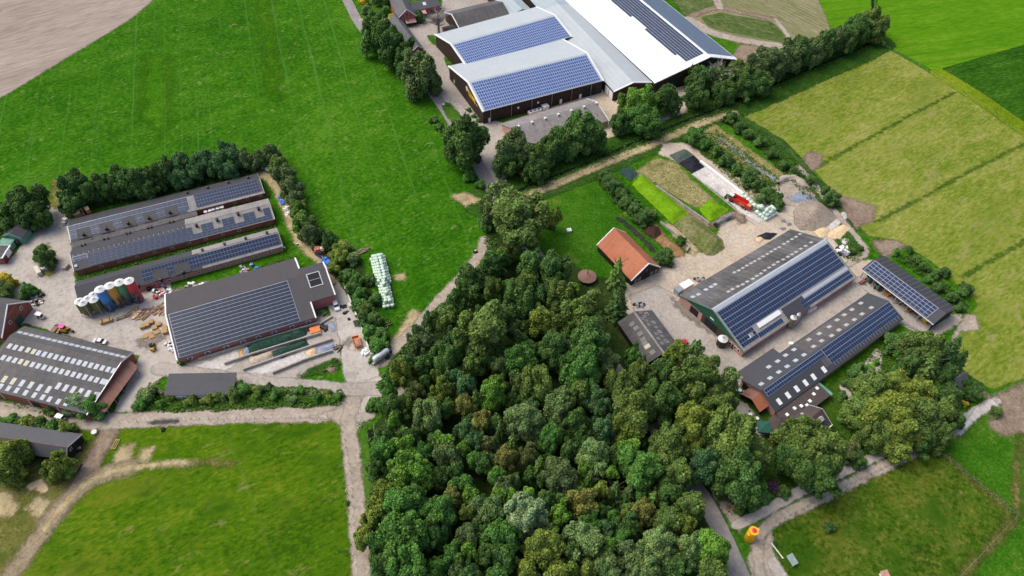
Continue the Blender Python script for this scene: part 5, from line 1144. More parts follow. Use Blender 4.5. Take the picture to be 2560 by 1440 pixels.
wood = [(1229, 676, 32, 'dk'), (1333, 672, 34, 'md'), (1383, 686, 42, 'md'), (1179, 712, 38, 'dk'), (1232, 736, 32, 'ol'), (1318, 720, 30, 'ol'), (1146, 756, 30, 'dk'), (1293, 766, 48, 'dk'), (1113, 802, 36, 'ol'), (1077, 806, 22, 'bl'),
 (1215, 832, 68, 'ol'), (1054, 864, 38, 'gy'), (1118, 900, 40, 'md'), (1007, 930, 35, 'yo'), (1060, 915, 22, 'dk'), (1182, 920, 32, 'ol'), (1213, 902, 22, 'dk'), (1293, 910, 40, 'gr'), (1135, 945, 18, 'bl'), (1104, 980, 30, 'yo'), (1160, 970, 32, 'bl'),
 (1232, 990, 40, 'br'), (1318, 968, 38, 'ol'), (1160, 1012, 22, 'oc'), (1040, 987, 26, 'br2'), (1018, 1012, 26, 'ol'), (1432, 732, 20, 'br'), (1400, 752, 38, 'ol'), (1455, 800, 58, 'ol'), (1361, 812, 36, 'yo'), (1318, 778, 32, 'bl'),
 (1472, 864, 58, 'md'), (1392, 878, 46, 'dk'), (1453, 930, 54, 'gr'), (1342, 962, 46, 'ol'), (1318, 900, 30, 'gr'), (1520, 915, 32, 'gy'), (1439, 986, 34, 'ol'), (1580, 895, 24, 'gr'), (1558, 980, 44, 'ol'), (1606, 942, 34, 'ol'), (1655, 938, 36, 'dk'),
 (1686, 892, 28, 'yo'), (1744, 952, 58, 'ol'), (1494, 1003, 32, 'bl'), (1394, 1010, 32, 'pg'), (981, 1034, 32, 'dk'), (987, 1052, 16, 'br'), (1069, 1040, 42, 'pg'), (965, 1101, 34, 'md'), (957, 1130, 38, 'gr'), (1008, 1131, 36, 'br'), (938, 1177, 26, 'md'),
 (1027, 1190, 54, 'br'), (1057, 1144, 28, 'gr'), (972, 1238, 34, 'yo'), (941, 1293, 36, 'yo'), (916, 1342, 28, 'yo'), (1017, 1276, 54, 'gr'), (1094, 1290, 48, 'gr'), (1017, 1345, 60, 'gr'), (948, 1360, 32, 'gr'), (1088, 1347, 40, 'md'), (1011, 1400, 54, 'gr'),
 (1036, 1098, 22, 'dk'), (1112, 1107, 22, 'br'), (1121, 1147, 32, 'gy'), (1155, 1128, 20, 'br'), (1186, 1110, 30, 'bl'), (1222, 1113, 22, 'br2'), (1183, 1150, 17, 'gr'), (1204, 1061, 28, 'oc'), (1164, 1020, 26, 'oc'), (1317, 1058, 44, 'pg'), (1265, 1156, 34, 'oc'),
 (1320, 1141, 26, 'br2'), (1369, 1103, 32, 'gr'), (1140, 1182, 22, 'md'), (1143, 1213, 22, 'gr'), (1094, 1198, 26, 'dk'), (1167, 1214, 20, 'gr'), (1173, 1240, 24, 'br'), (1210, 1161, 22, 'md'), (1247, 1192, 22, 'gr'), (1268, 1222, 30, 'gy'), (1247, 1243, 22, 'br'),
 (1280, 1243, 17, 'br'), (1320, 1240, 20, 'br'), (1128, 1254, 26, 'oc'), (1164, 1283, 17, 'yo'), (1216, 1286, 36, 'pg'), (1311, 1286, 48, 'sv'), (1173, 1347, 32, 'gy'), (1231, 1344, 34, 'gr'), (1265, 1347, 38, 'gr'), (1357, 1378, 48, 'yo'), (1134, 1387, 24, 'gr'),
 (1176, 1384, 24, 'br'), (1262, 1399, 32, 'md'), (1094, 1424, 30, 'gr'), (1146, 1430, 28, 'gy'), (1216, 1394, 26, 'dk'), (1320, 1436, 26, 'yo'), (1395, 1028, 34, 'pg'), (1383, 1094, 34, 'gr'), (1441, 1069, 38, 'md'), (1502, 1026, 32, 'bl'), (1508, 1085, 34, 'bl'),
 (1584, 1036, 60, 'ol'), (1566, 1078, 36, 'yo'), (1554, 1121, 17, 'br'), (1585, 1115, 18, 'br'), (1484, 1149, 44, 'pg'), (1600, 1182, 52, 'gr'), (1670, 1124, 50, 'ol'), (1685, 1185, 40, 'ol'), (1404, 1198, 44, 'gy'), (1459, 1176, 15, 'br'), (1530, 1185, 16, 'br'),
 (1505, 1228, 21, 'yo'), (1453, 1262, 37, 'oc'), (1401, 1286, 30, 'br'), (1474, 1314, 28, 'gr'), (1364, 1259, 26, 'dk'), (1346, 1300, 22, 'sv'), (1378, 1378, 40, 'yo'), (1462, 1363, 48, 'pg'), (1523, 1369, 21, 'br'), (1554, 1353, 21, 'gr'), (1566, 1323, 34, 'dk'),
 (1600, 1292, 30, 'oc'), (1664, 1308, 36, 'ol'), (1640, 1378, 48, 'pg'), (1578, 1405, 38, 'gy'), (1718, 1266, 38, 'ol'), (1710, 1320, 25, 'yo'), (1774, 1380, 45, 'br'), (1719, 1384, 38, 'pg'), (1517, 1427, 36, 'pg'), (1474, 1427, 25, 'yo'), (1676, 1432, 34, 'md'),
 (1729, 1058, 48, 'yo'), (1799, 1020, 44, 'ol'), (1823, 1094, 62, 'ol'), (1759, 1100, 33, 'ol'), (1741, 1128, 22, 'yo'), (1756, 1174, 42, 'bl'), (1836, 1186, 54, 'md'), (1866, 1146, 46, 'ol'), (1860, 1232, 36, 'md'), (1654, 1012, 44, 'dk'), (1540, 1150, 30, 'dk'), (1425, 1130, 28, 'dk'),
 (1660, 1240, 34, 'md'), (1690, 1250, 30, 'dk'), (1430, 1400, 36, 'dk'), (1610, 1440, 40, 'pg'), (1780, 1440, 36, 'ol'), (1400, 1440, 36, 'yo'), (1040, 1440, 44, 'gr'), (1180, 1450, 34, 'md'), (1240, 1450, 34, 'gr'), (960, 1425, 34, 'md')]
for x, y, r, c in wood: tree(x, y, r, c, 'b', wz(x, y), 11)
for x, y, r, c, k in [(1250, 1082, 24, 'co', 'e'), (1280, 1112, 28, 'cb', 'e'), (1348, 1170, 26, 'cb', 'c'), (1471, 1204, 24, 'cb', 'c'), (1536, 1232, 32, 'co', 'e'), (1569, 1240, 28, 'co', 'c'), (1627, 1258, 34, 'cb', 'e'), (1190, 1004, 20, 'cb', 'c'), (1530, 1060, 20, 'co', 'c'),
                      (1546, 756, 32, 'co', 'c'), (1544, 680, 30, 'cb', 'e'), (1605, 918, 20, 'co', 'c')]: tree(x, y, r, c, k, wz(x, y), 12)
tree(1733, 880, 24, 'pg', 't', 'at the farmyard entrance', 9); tree(1823, 946, 24, 'pg', 't', 'at the farmyard entrance', 9)
# understorey, only where the canopy leaves gaps
rs_ = random.Random(5); fill = [(960, 1000), (1030, 880), (1150, 720), (1240, 650), (1420, 660), (1480, 730), (1520, 850), (1560, 950), (1680, 970), (1800, 1010), (1760, 1190), (1790, 1440), (930, 1440), (935, 1080)]
PF = [tuple(G(*p).xy) for p in fill]; done_ = [(G(x, y, 8).x, G(x, y, 8).y, r * dist_at(x, y, 8) / F) for x, y, r, c in wood]; n_ = 0
RD = [tuple(G(*p).xy) for p in ((1280, 548), (1337, 632), (1440, 782), (1545, 935), (1640, 1070), (1728, 1200), (1790, 1300), (1852, 1440))]
while n_ < 75:
    x = rs_.uniform(900, 1850); y = rs_.uniform(640, 1440); g = G(x, y, 5)
    X, Y = np.array([[g.x]]), np.array([[g.y]])
    if polydist(PF, X, Y)[0, 0] < 1 or linedist(RD, X, Y, 0)[0, 0] > -5.5: continue
    if any((g.x - a) ** 2 + (g.y - b_) ** 2 < (rr * .62 + 1.2) ** 2 for a, b_, rr in done_): continue
    r = rs_.uniform(15, 24); done_.append((g.x, g.y, r * dist_at(x, y, 5) / F)); n_ += 1
    tree(x, y, r, rs_.choice(['dk', 'md', 'dk', 'bl', 'gr', 'ol', 'gy']), 'b', wz(x, y), 7, 'young trees between the crowns of the wood')
def many(lst, zone, group, kind='b', minh=0):
    for q in lst: tree(q[0], q[1], q[2], q[3], q[4] if len(q) > 4 else kind, zone, minh, group)
many([(197, 478, 37, 'dk'), (180, 512, 24, 'dk'), (258, 473, 31, 'dk'), (300, 460, 33, 'dk'), (352, 460, 33, 'dk'), (385, 448, 26, 'md'), (411, 442, 33, 'dk'), (462, 420, 28, 'bl'), (452, 452, 24, 'bl'), (490, 432, 24, 'bl'), (520, 408, 28, 'bl'), (548, 420, 26, 'bl'), (572, 400, 31, 'bl'), (575, 430, 22, 'bl')],
     'in the row behind the barns', 'trees behind the poultry barns', minh=-1)
many([(614, 406, 24, 'gy'), (646, 404, 22, 'gy'), (679, 388, 24, 'gy'), (700, 418, 24, 'ol'), (712, 444, 26, 'gy'), (728, 474, 26, 'gy'), (740, 505, 26, 'gy'), (748, 530, 26, 'cb'), (756, 558, 26, 'cb'), (776, 590, 26, 'gy')], 'in the hedge by the barn track', 'bushy evergreens beside the poultry barns', minh=-1)
many([(826, 596, 19, 'gr'), (862, 620, 18, 'yo'), (846, 640, 25, 'yo'), (880, 648, 19, 'pg'), (835, 670, 18, 'yo'), (870, 690, 22, 'md'), (892, 702, 22, 'gr'), (905, 735, 19, 'gr'), (880, 720, 19, 'md'), (925, 700, 16, 'md'), (915, 775, 22, 'ol'), (940, 750, 18, 'md'), (908, 800, 21, 'md'), (940, 800, 21, 'md'), (925, 830, 22, 'gr'), (955, 835, 18, 'md'), (945, 868, 21, 'gr'), (935, 850, 13, 'br'), (960, 860, 16, 'gr'), (895, 760, 18, 'gr'), (930, 900, 10, 'gr'), (815, 600, 16, 'co', 'c')],
     'in the hedge beside the pale bale stack', 'bushes between bales and concrete apron', 's')
many([(36, 530, 28, 'md'), (74, 522, 38, 'dk'), (100, 546, 28, 'dk'), (62, 552, 24, 'dk'), (20, 570, 20, 'dk')], 'behind the small mint green shed', 'trees behind the mint green shed', minh=-1)
many([(108, 638, 20, 'cb'), (116, 650, 21, 'co')], 'on the weed island in the yard', 'evergreens in the farmyard', minh=-1)
many([(15, 708, 20, 'ye', 's'), (12, 726, 22, 'ol', 's'), (74, 728, 18, 'gr', 's'), (60, 745, 12, 'md', 's')], 'behind the left edge farmhouse', 'garden bushes')
many([(22, 1152, 42, 'yo'), (150, 1168, 32, 'yo')], 'beside the grey shed at lower left', 'trees at the lower left shed', minh=-1)
many([(187, 1014, 25, 'sv', 's'), (228, 1018, 27, 'gr', 's'), (248, 1028, 20, 'md', 's'), (125, 1028, 12, 'ol', 's')], 'below the skylit hall', 'bushes under the skylit hall')
many([(30, 1050, 14, 'gr', 's'), (70, 1056, 16, 'yo', 's'), (100, 1062, 18, 'ol', 's'), (130, 1066, 16, 'gr', 's'), (165, 1074, 20, 'yo', 's'), (48, 1060, 12, 'md', 's')], 'between lane and grey shed', 'bushes above the grey shed')
many([(372, 985, 20, 'pg', 's'), (352, 1012, 14, 'gr', 's'), (400, 1012, 11, 'gr', 's'), (430, 992, 10, 'yo', 's'), (478, 1003, 14, 'yo', 's'), (520, 1000, 14, 'yo', 's'), (550, 990, 15, 'ol', 's'), (585, 985, 18, 'ol', 's'), (610, 975, 15, 'gr', 's'), (645, 978, 14, 'ol', 's'), (690, 985, 14, 'gr', 's'), (730, 1000, 12, 'pg', 's'), (640, 995, 10, 'br', 's'), (790, 995, 12, 'gr', 's'), (820, 985, 11, 'yo', 's'), (845, 992, 12, 'gr', 's'), (600, 965, 12, 'md', 's'), (670, 970, 12, 'md', 's'), (750, 975, 11, 'gr', 's')],
     'on the weedy lane island', 'bushes on the lane island')
many([(940, 95, 42, 'md'), (983, 128, 42, 'md'), (1048, 194, 48, 'gy'), (1088, 216, 19, 'gy'), (1010, 160, 28, 'dk')], 'beside the lane at the top farm', 'lane trees at the top farm', minh=-1)
many([(1158, 368, 60, 'md')], 'standing alone beside the lane', 'lone lane trees', minh=-1)
many([(1288, 384, 50, 'gy'), (1268, 410, 36, 'md'), (1338, 400, 38, 'ol'), (1378, 380, 34, 'dk'), (1412, 358, 38, 'md'), (1460, 340, 46, 'md'), (1482, 356, 32, 'md'), (1340, 430, 30, 'dk')], 'before the mossy roofed shed', 'trees screening the mossy roofed shed', minh=-1)
many([(1547, 308, 27, 'dk'), (1598, 268, 42, 'br'), (1612, 310, 36, 'gr'), (1590, 300, 30, 'gr'), (1667, 258, 33, 'dk')], 'at the sandy yard edge', 'trees at the sandy yard', minh=-1)
many([(1748, 205, 32, 'md'), (1742, 245, 31, 'md'), (1795, 205, 36, 'gy', 'd'), (1805, 235, 25, 'md'), (1840, 195, 32, 'ol'), (1858, 220, 27, 'md'), (1880, 185, 34, 'gy'), (1915, 165, 36, 'gy'), (1895, 215, 27, 'md'), (1945, 168, 34, 'gy'), (1965, 150, 32, 'gy'), (1995, 138, 32, 'md'), (2032, 132, 31, 'gy'), (2058, 122, 29, 'md'), (2082, 108, 27, 'gy'), (2115, 98, 31, 'md'), (2142, 82, 29, 'md'), (2175, 62, 29, 'ol'), (2185, 85, 23, 'ol')], 'in the tree belt along the ditch', 'tree belt along the ditch', minh=-1)
many([(1292, 556, 76, 'ol')], 'with a round crown over the lane', 'lone lane trees', minh=15)
many([(1250, 488, 30, 'pg', 't'), (1222, 530, 24, 'gy', 't'), (1262, 640, 26, 'br2', 's'), (1215, 560, 22, 'md', 's')], 'by the big round crown', 'small trees near the round crown')
many([(1388, 545, 18, 'yo', 't'), (1372, 560, 12, 'br2', 's')], 'in the paddock', 'paddock saplings')
many([(1522, 452, 20, 'dk'), (1538, 470, 22, 'dk'), (1556, 490, 22, 'dk'), (1572, 508, 22, 'md'), (1588, 525, 23, 'dk'), (1604, 545, 23, 'dk'), (1626, 538, 16, 'ol'), (1510, 440, 16, 'md'), (1660, 645, 23, 'dk'), (1640, 655, 16, 'dk'), (1703, 602, 13, 'md'), (1560, 650, 11, 'md')], 'in the paddock hedge', 'paddock hedge bushes', 's')
many([(1738, 346, 24, 'gr'), (1765, 362, 17, 'gr'), (1790, 378, 17, 'md'), (1815, 402, 19, 'dk'), (1842, 425, 17, 'md'), (1872, 446, 23, 'dk'), (1893, 465, 17, 'dk'), (1915, 482, 17, 'md'), (1935, 498, 19, 'dk'), (1900, 500, 15, 'pg'), (1945, 510, 15, 'md'), (1825, 296, 17, 'dk'), (1850, 318, 17, 'dk'), (1872, 335, 14, 'md'), (1900, 355, 14, 'md'), (1930, 385, 14, 'dk'), (1960, 415, 14, 'md'), (1985, 430, 12, 'md'), (2028, 450, 12, 'dk'), (2078, 500, 19, 'dk'), (2065, 478, 12, 'dk')], 'beside the silage floor', 'bushes around the silage floor', 's')
many([(2272, 624, 9, 'dk'), (2290, 650, 11, 'dk'), (2310, 668, 12, 'dk'), (2335, 690, 12, 'dk'), (2362, 682, 12, 'dk'), (2345, 720, 12, 'dk'), (2380, 745, 14, 'dk'), (2412, 726, 16, 'dk'), (2400, 770, 12, 'dk'), (2320, 700, 10, 'gr'), (2240, 630, 9, 'gr'), (2130, 628, 9, 'dk'), (2150, 620, 7, 'dk')], 'behind the machine shed', 'bushes behind the machine shed', 's')
many([(2175, 985, 44, 'ol'), (2230, 975, 40, 'yo'), (2275, 990, 42, 'yo'), (2222, 1045, 56, 'yo'), (2160, 1040, 42, 'ol'), (2232, 1098, 40, 'yo'), (2180, 1085, 36, 'ol'), (2303, 1055, 44, 'ol'), (2352, 1035, 36, 'ol'), (2366, 998, 34, 'dk'), (2322, 990, 28, 'dk'), (2384, 1052, 26, 'dk'), (2342, 1088, 32, 'ol'), (2298, 1100, 32, 'dk')], 'in the garden by the pasture gate', 'garden trees right of the farmhouse', minh=-1)
many([(2305, 880, 42, 'ol', 'b'), (2365, 888, 38, 'co', 'c'), (2318, 922, 36, 'ol', 'c'), (2275, 915, 26, 'dk', 'b'), (2355, 945, 26, 'dk', 'b'), (2395, 905, 24, 'dk', 'c')], 'behind the farmhouse garden', 'trees behind the farmhouse garden', minh=9)
many([(2235, 862, 26, 'md'), (2270, 858, 22, 'bl'), (2250, 880, 20, 'gr'), (2215, 942, 20, 'dk'), (2235, 938, 16, 'md'), (2140, 930, 18, 'md'), (2155, 920, 12, 'gr'), (2120, 960, 14, 'dk'), (2105, 990, 14, 'dk'), (2412, 1010, 7, 'ye'), (2425, 978, 20, 'md'), (2440, 965, 12, 'md'), (2490, 1030, 12, 'ol'), (2190, 905, 9, 'br')], 'in the farmhouse garden', 'garden bushes by the farmhouse', 's')
many([(1990, 1104, 46, 'ol'), (2046, 1135, 50, 'ol'), (2046, 1192, 44, 'md'), (2000, 1158, 42, 'ol'), (2020, 1085, 30, 'ol'), (1965, 1150, 30, 'md')], 'before the farmhouse wing', 'trees in front of the farmhouse wing', minh=13)
many([(2117, 1130, 28, 'br2'), (2140, 1150, 22, 'dk'), (1933, 1216, 15, 'pu'), (1905, 1215, 15, 'gr'), (1960, 1230, 16, 'md'), (1880, 1265, 18, 'md'), (1850, 1275, 15, 'md'), (1912, 1240, 16, 'gr'), (1800, 1240, 12, 'dk')], 'beside the pale drive', 'bushes beside the drive', 's')
many([(910, 3, 12, 'ye'), (915, 26, 12, 'pg'), (962, 30, 14, 'gr'), (980, 45, 10, 'ye'), (1005, 52, 8, 'dk'), (1047, 45, 16, 'dk'), (1020, 58, 9, 'md'), (955, 2, 20, 'md'), (1055, 138, 10, 'gr')], 'in the top farmhouse garden', 'bushes in the top garden', 's')
many([(1085, 300, 12, 'md'), (1120, 330, 12, 'md'), (1098, 318, 12, 'gr'), (1175, 440, 16, 'gr'), (1200, 462, 12, 'gr'), (1172, 275, 6, 'gr'), (1185, 290, 6, 'gr'), (1196, 302, 6, 'gr')], 'along the lane by the brown hall', 'lane side bushes', 's')
many([(938, 1010, 18, 'gr'), (960, 1005, 18, 'br2'), (925, 1022, 10, 'md'), (980, 960, 14, 'gr'), (965, 940, 12, 'gr'), (452, 905, 8, 'gr'), (470, 900, 7, 'md'), (518, 888, 6, 'md'), (868, 1258, 6, 'dk'), (2073, 1318, 13, 'dk')], 'near the lane junction', 'lane junction bushes', 's')
# the bare tree by the little shed
g = G(1096, 64, 4); bt = empty('tree', (g.x, g.y, 0), 0, 'leafless grey tree with fine branches beside the tiny dark shed', 'tree', 'bare trees')
for i, (rz_, sc_) in enumerate(((0, 13), (2.1, 11))):
    o = bpy.data.objects.new('branches' if i else 'trunk', BARE[i]); col.objects.link(o); o.parent = bt; o.rotation_euler = (0, 0, rz_); o.scale = (sc_, sc_, 10)
finish_labels()

M_weed = leaf_mat('weed_leaves', 1.7, .2)
def weeds(name, px, label, tint, dens, h, leaf, width=None, seed=0, group='rough weeds', cat='weeds', lump=.5, hue=.35):
    """uncountable low growth over a surveyed patch"""
    rs = np.random.RandomState(seed + 100); P = [tuple(G(x, y).xy) for x, y in px]
    if width: P = smoothline(P, 1)
    w = (width or 0) / 2 + .3
    x0, x1 = min(p[0] for p in P) - w, max(p[0] for p in P) + w; y0, y1 = min(p[1] for p in P) - w, max(p[1] for p in P) + w
    n = int((x1 - x0) * (y1 - y0) * dens); n = min(n, 160000)
    X, Y = rs.uniform(x0, x1, n), rs.uniform(y0, y1, n)
    D = linedist(P, X, Y, width) if width else polydist(P, X, Y)
    b = bumps(X, Y, lump * 2.2, seed) + .6 * bumps(X, Y, lump * 5, seed + 1)
    ok = D + b * .8 > 0; X, Y, D, b = X[ok], Y[ok], D[ok], b[ok]
    Hh = h * np.clip(.45 + .9 * b, .12, 1.6) * np.clip(D / .8 + .4, .3, 1); Z = Hh * rs.rand(len(X)) ** .45 + .03
    gx = (bumps(X + .3, Y, lump * 2.2, seed) - bumps(X - .3, Y, lump * 2.2, seed)); gy = (bumps(X, Y + .3, lump * 2.2, seed) - bumps(X, Y - .3, lump * 2.2, seed))
    N = np.stack([-gx * 1.2, -gy * 1.2, np.ones(len(X))], 1) + rs.normal(size=(len(X), 3)) * .5
    me = quads_mesh(name, np.stack([X, Y, Z], 1), N, leaf * rs.uniform(.6, 1.3, len(X)), np.clip(.45 + .25 * b + rs.normal(size=len(X)) * .2, 0, 1), np.clip(hue * (1 + bumps(X, Y, .5, seed + 5)) + rs.normal(size=len(X)) * .2, 0, 1), M_weed, rs)
    o = bpy.data.objects.new(name, me); col.objects.link(o); o.color = TINT[tint] + (1,)
    return tag(o, label, cat, None, 'stuff')
TINT.update(wg=(.040, .095, .010), wb=(.075, .175, .008), ws=(.25, .235, .095), wd=(.028, .070, .010), ww=(.55, .53, .42))
weeds('weeds', [(335, 1016), (350, 985), (412, 990), (590, 960), (760, 970), (856, 976), (868, 992), (848, 1014), (760, 1020), (400, 1034)], 'tangled weeds on the long lane island', 'wg', 10, 1.3, .26, seed=1)
weeds('weeds', [(200, 690), (400, 640), (690, 560), (690, 572), (400, 652), (210, 703)], 'weeds between second and third poultry barns', 'wg', 8, .7, .22, seed=2)
weeds('weeds', [(500, 545), (672, 487)], 'weeds behind the first poultry barn', 'wg', 8, .7, .22, width=3, seed=3)
weeds('weeds', [(440, 742), (560, 704), (735, 646)], 'weeds behind the slate grey hall', 'wg', 7, .7, .22, width=2.6, seed=4)
weeds('weeds', [(755, 942), (800, 915), (838, 897), (852, 910), (845, 925)], 'weeds at the end of the silage clamps', 'wg', 8, 1.0, .25, seed=5)
weeds('weeds', [(840, 690), (880, 690), (930, 760), (950, 800), (968, 855), (938, 888), (900, 800), (870, 735)], 'dense undergrowth of the hedge beside the bales', 'wg', 10, 1.9, .3, seed=6)
weeds('weeds', [(712, 450), (745, 520), (790, 580), (825, 625), (850, 650), (838, 670), (800, 625), (755, 575)], 'undergrowth below the conifers by the barn track', 'wd', 6, 1.2, .28, seed=7)
weeds('weeds', [(1220, 500), (1360, 444), (1520, 380), (1680, 310), (1850, 243), (2040, 158)], 'tall grass on the upper ditch bank', 'wd', 3, .5, .25, width=5, seed=8)
weeds('weeds', [(1290, 500), (1400, 446), (1520, 398), (1680, 328), (1850, 262), (2040, 176), (2170, 118)], 'tall grass on the lower ditch bank', 'wg', 3, .45, .25, width=4, seed=9)
weeds('weeds', [(1700, 345), (1790, 325), (1955, 452), (1940, 515), (1880, 495), (1765, 395)], 'rank weeds between the bushes by the silage floor', 'wg', 5, 1.0, .27, seed=10)
weeds('weeds', [(1755, 330), (1790, 315), (1850, 358), (1930, 418), (1975, 448), (1900, 440), (1830, 395)], 'straw coloured tall grass by the plastic strip', 'ws', 4, .5, .16, seed=11)
weeds('weeds', [(1600, 428), (1640, 400), (1690, 412), (1758, 480), (1780, 500), (1755, 525), (1700, 495)], 'dry flowering weeds left of the silage floor', 'ws', 5, .5, .15, seed=12, hue=.15)
weeds('weeds', [(1670, 440), (1720, 455), (1775, 500), (1745, 512)], 'white flowering weeds left of the silage floor', 'ww', 2.0, .6, .11, seed=13, hue=.1)
weeds('weeds', [(1812, 300), (1860, 300), (1960, 368), (2050, 462), (2100, 530), (2020, 500), (1930, 405)], 'weeds between plastic strip and hay field', 'wd', 4, .8, .26, seed=14)
weeds('weeds', [(2220, 640), (2290, 640), (2400, 740), (2425, 770), (2395, 765), (2300, 690)], 'dark nettles behind the machine shed', 'wd', 7, 1.2, .28, seed=15)
weeds('weeds', [(2110, 590), (2160, 640), (2145, 655), (2110, 645)], 'weeds at the bend of the footpath', 'wg', 6, .8, .24, seed=16)
weeds('weeds', [(1500, 445), (1560, 510), (1620, 560)], 'undergrowth of the paddock hedge', 'wd', 7, 1.0, .26, width=5, seed=17)
weeds('weeds', [(1700, 1120), (1830, 1290), (1990, 1215), (2220, 1105), (2100, 1060), (1990, 1110), (1870, 1120)], 'low shrubs and ivy under the garden trees', 'wd', 3, .6, .28, seed=18)
weeds('weeds', [(895, 1065), (925, 1055), (938, 1200), (945, 1440)], 'tall grass beside the wood ditch', 'wg', 4, .5, .22, width=2.5, seed=19)
weeds('weeds', [(960, 970), (1040, 850), (1150, 735), (1230, 655)], 'bramble fringe along the wood edge', 'wd', 7, 1.4, .28, width=5, seed=20)
weeds('weeds', [(2090, 945), (2180, 880), (2260, 840), (2300, 870), (2230, 950), (2190, 930), (2150, 925)], 'garden plants behind the long barn', 'wg', 4, .7, .25, seed=21)
weeds('weeds', [(1212, 500), (1222, 590), (1235, 640)], 'reeds at the ditch under the round crown', 'wd', 6, .9, .25, width=4, seed=22)
weeds('weeds', [(0, 1005), (60, 1012), (150, 1038)], 'grass strip below the skylit hall', 'wg', 5, .4, .2, width=3, seed=23)
weeds('weeds', [(2345, 1130), (2450, 1214), (2538, 1290)], 'tall grass along the meadow fence', 'wg', 4, .5, .22, width=2, seed=24)
weeds('weeds', [(2400, 980), (2445, 975), (2440, 1005), (2405, 1030)], 'garden plants beside the pasture gate', 'wg', 5, .8, .25, seed=25)
weeds('weeds', [(2060, 1320), (2075, 1308), (2092, 1318), (2075, 1332)], 'dark clump of weeds in the rough meadow', 'wd', 8, .8, .25, seed=26)
weeds('weeds', [(300, 500), (450, 470), (640, 425)], 'undergrowth of the tree row behind the barns', 'wd', 5, .9, .28, width=4, seed=27)
# ================================================================ OBJECTS
def put(name, label, cat, px, py, z=0.0, face=None, group=None, base=.12):
    """an Empty on the ground under photo point (px, py) taken at height z; face = photo points the front looks along"""
    g = G(px, py, z); rz = heading(*face) if face else 0.0
    return empty(name, (g.x, g.y, base), rz, label, cat, group)
C_silver = plain('silver_car_paint', (.50, .53, .56), .3, .05, metal=.3); C_white = plain('white_car_paint', (.78, .79, .80), .3, .05)
C_grey = plain('grey_car_paint', (.25, .28, .28), .35, .08, metal=.2); C_red = plain('bright_red_paint', (.55, .020, .018), .4, .12)
C_pink = plain('pinkish_red_paint', (.72, .035, .10), .4, .1); C_yel = plain('machine_yellow_paint', (.66, .38, .03), .5, .18); C_or = plain('orange_truck_paint', (.68, .20, .035), .5, .2)
C_green = plain('tractor_green_paint', (.06, .19, .085), .45, .15); C_blue = plain('bright_blue_sheet', (.03, .17, .62), .55, .15, 2); C_tyre = plain('tyre_rubber', (.022, .021, .021), .9, .2)
C_cream = plain('cream_panel', (.62, .58, .48), .7, .15); C_mag = plain('magenta_cover', (.85, .10, .42), .7, .08); C_lamp = plain('lamp_glass', (.7, .68, .6), .2, .05); C_tail = plain('tail_lamp_red', (.4, .02, .02), .3, .05)
def wheels(t, pos, r, w, hub=None):
    for x, y in pos:
        q = MB().lathe([(r * .62, -w / 2), (r * .95, -w / 2), (r, -w * .3), (r, w * .3), (r * .95, w / 2), (r * .62, w / 2)], n=16, axis='y').build('wheel', C_tyre, t, True); q.location = (x, y, r)
        MB().lathe([(r * .2, -w * .52), (r * .6, -w * .45), (r * .6, w * .45), (r * .2, w * .52)], n=14, axis='y').build('rim', hub or W_steel, q, True)
def car(label, px, py, face, m, kind='sedan', L=4.4, W=1.76):
    t = put('car', label, 'car', px, py, .6, face)
    q = MB(); h = L / 2
    prof = [(-h, .35, .72), (-h * .97, .3, .86), (-h * .55, .26, .95), (h * .45, .26, .92), (h * .92, .3, .76), (h, .36, .62)]
    secs = []
    for x, z0, z1 in prof:
        w = W / 2 * (1 - .12 * (abs(x) / h) ** 4)
        secs.append([(x, -w, z0), (x, -w, z1 * .78), (x, -w * .93, z1), (x, w * .93, z1), (x, w, z1 * .78), (x, w, z0)])
    for a, b in zip(secs[:-1], secs[1:]):
        for i in range(6): j = (i + 1) % 6; q.face([a[i], a[j], b[j], b[i]])
    q.face(secs[0][::-1]); q.face(secs[-1]); body = q.build('body', m, t, True)
    x0, x1, x2, x3 = {'sedan': (-h * .66, -h * .34, h * .14, h * .5), 'hatch': (-h * .93, -h * .72, h * .14, h * .5)}[kind]
    w0, w1 = W * .46, W * .37
    MB().hexa([(x0, -w0, .9), (x3, -w0, .9), (x3, w0, .9), (x0, w0, .9)], [(x1, -w1, 1.40), (x2, -w1, 1.40), (x2, w1, 1.40), (x1, w1, 1.40)]).build('windows', W_glass, t)
    MB().hexa([(x1 - .1, -w1 - .02, 1.385), (x2 + .1, -w1 - .02, 1.385), (x2 + .1, w1 + .02, 1.385), (x1 - .1, w1 + .02, 1.385)], [(x1, -w1 + .06, 1.46), (x2, -w1 + .06, 1.46), (x2, w1 - .06, 1.46), (x1, w1 - .06, 1.46)]).build('roof', m, t)
    wheels(t, [(x, y) for x in (-h * .6, h * .62) for y in (-W * .45, W * .45)], .32, .22)
    for s in (-1, 1):
        MB().box((h * .95, s * W * .33, .55), (.16, .38, .14)).build('headlight', C_lamp, t); MB().box((-h * .97, s * W * .34, .62), (.12, .34, .16)).build('tail_light', C_tail, t)
        MB().box((h * .36, s * W * .53, .92), (.12, .2, .14)).build('mirror', m, t)
    return t
car('silver saloon car parked beside the skylit hall', 249, 854, ((264, 857), (234, 852)), C_silver)
car('white hatchback parked on the concrete apron', 840, 764, ((836, 752), (845, 777)), C_white, 'hatch', 4.2)
car('grey hatchback parked on grass behind the mint green shed', 107, 521, ((96, 524), (118, 517)), C_grey, 'hatch', 4.1)
car('small pinkish red car parked at the patched shed', 1706, 857, ((1696, 861), (1715, 853)), C_pink, 'hatch', 3.7)
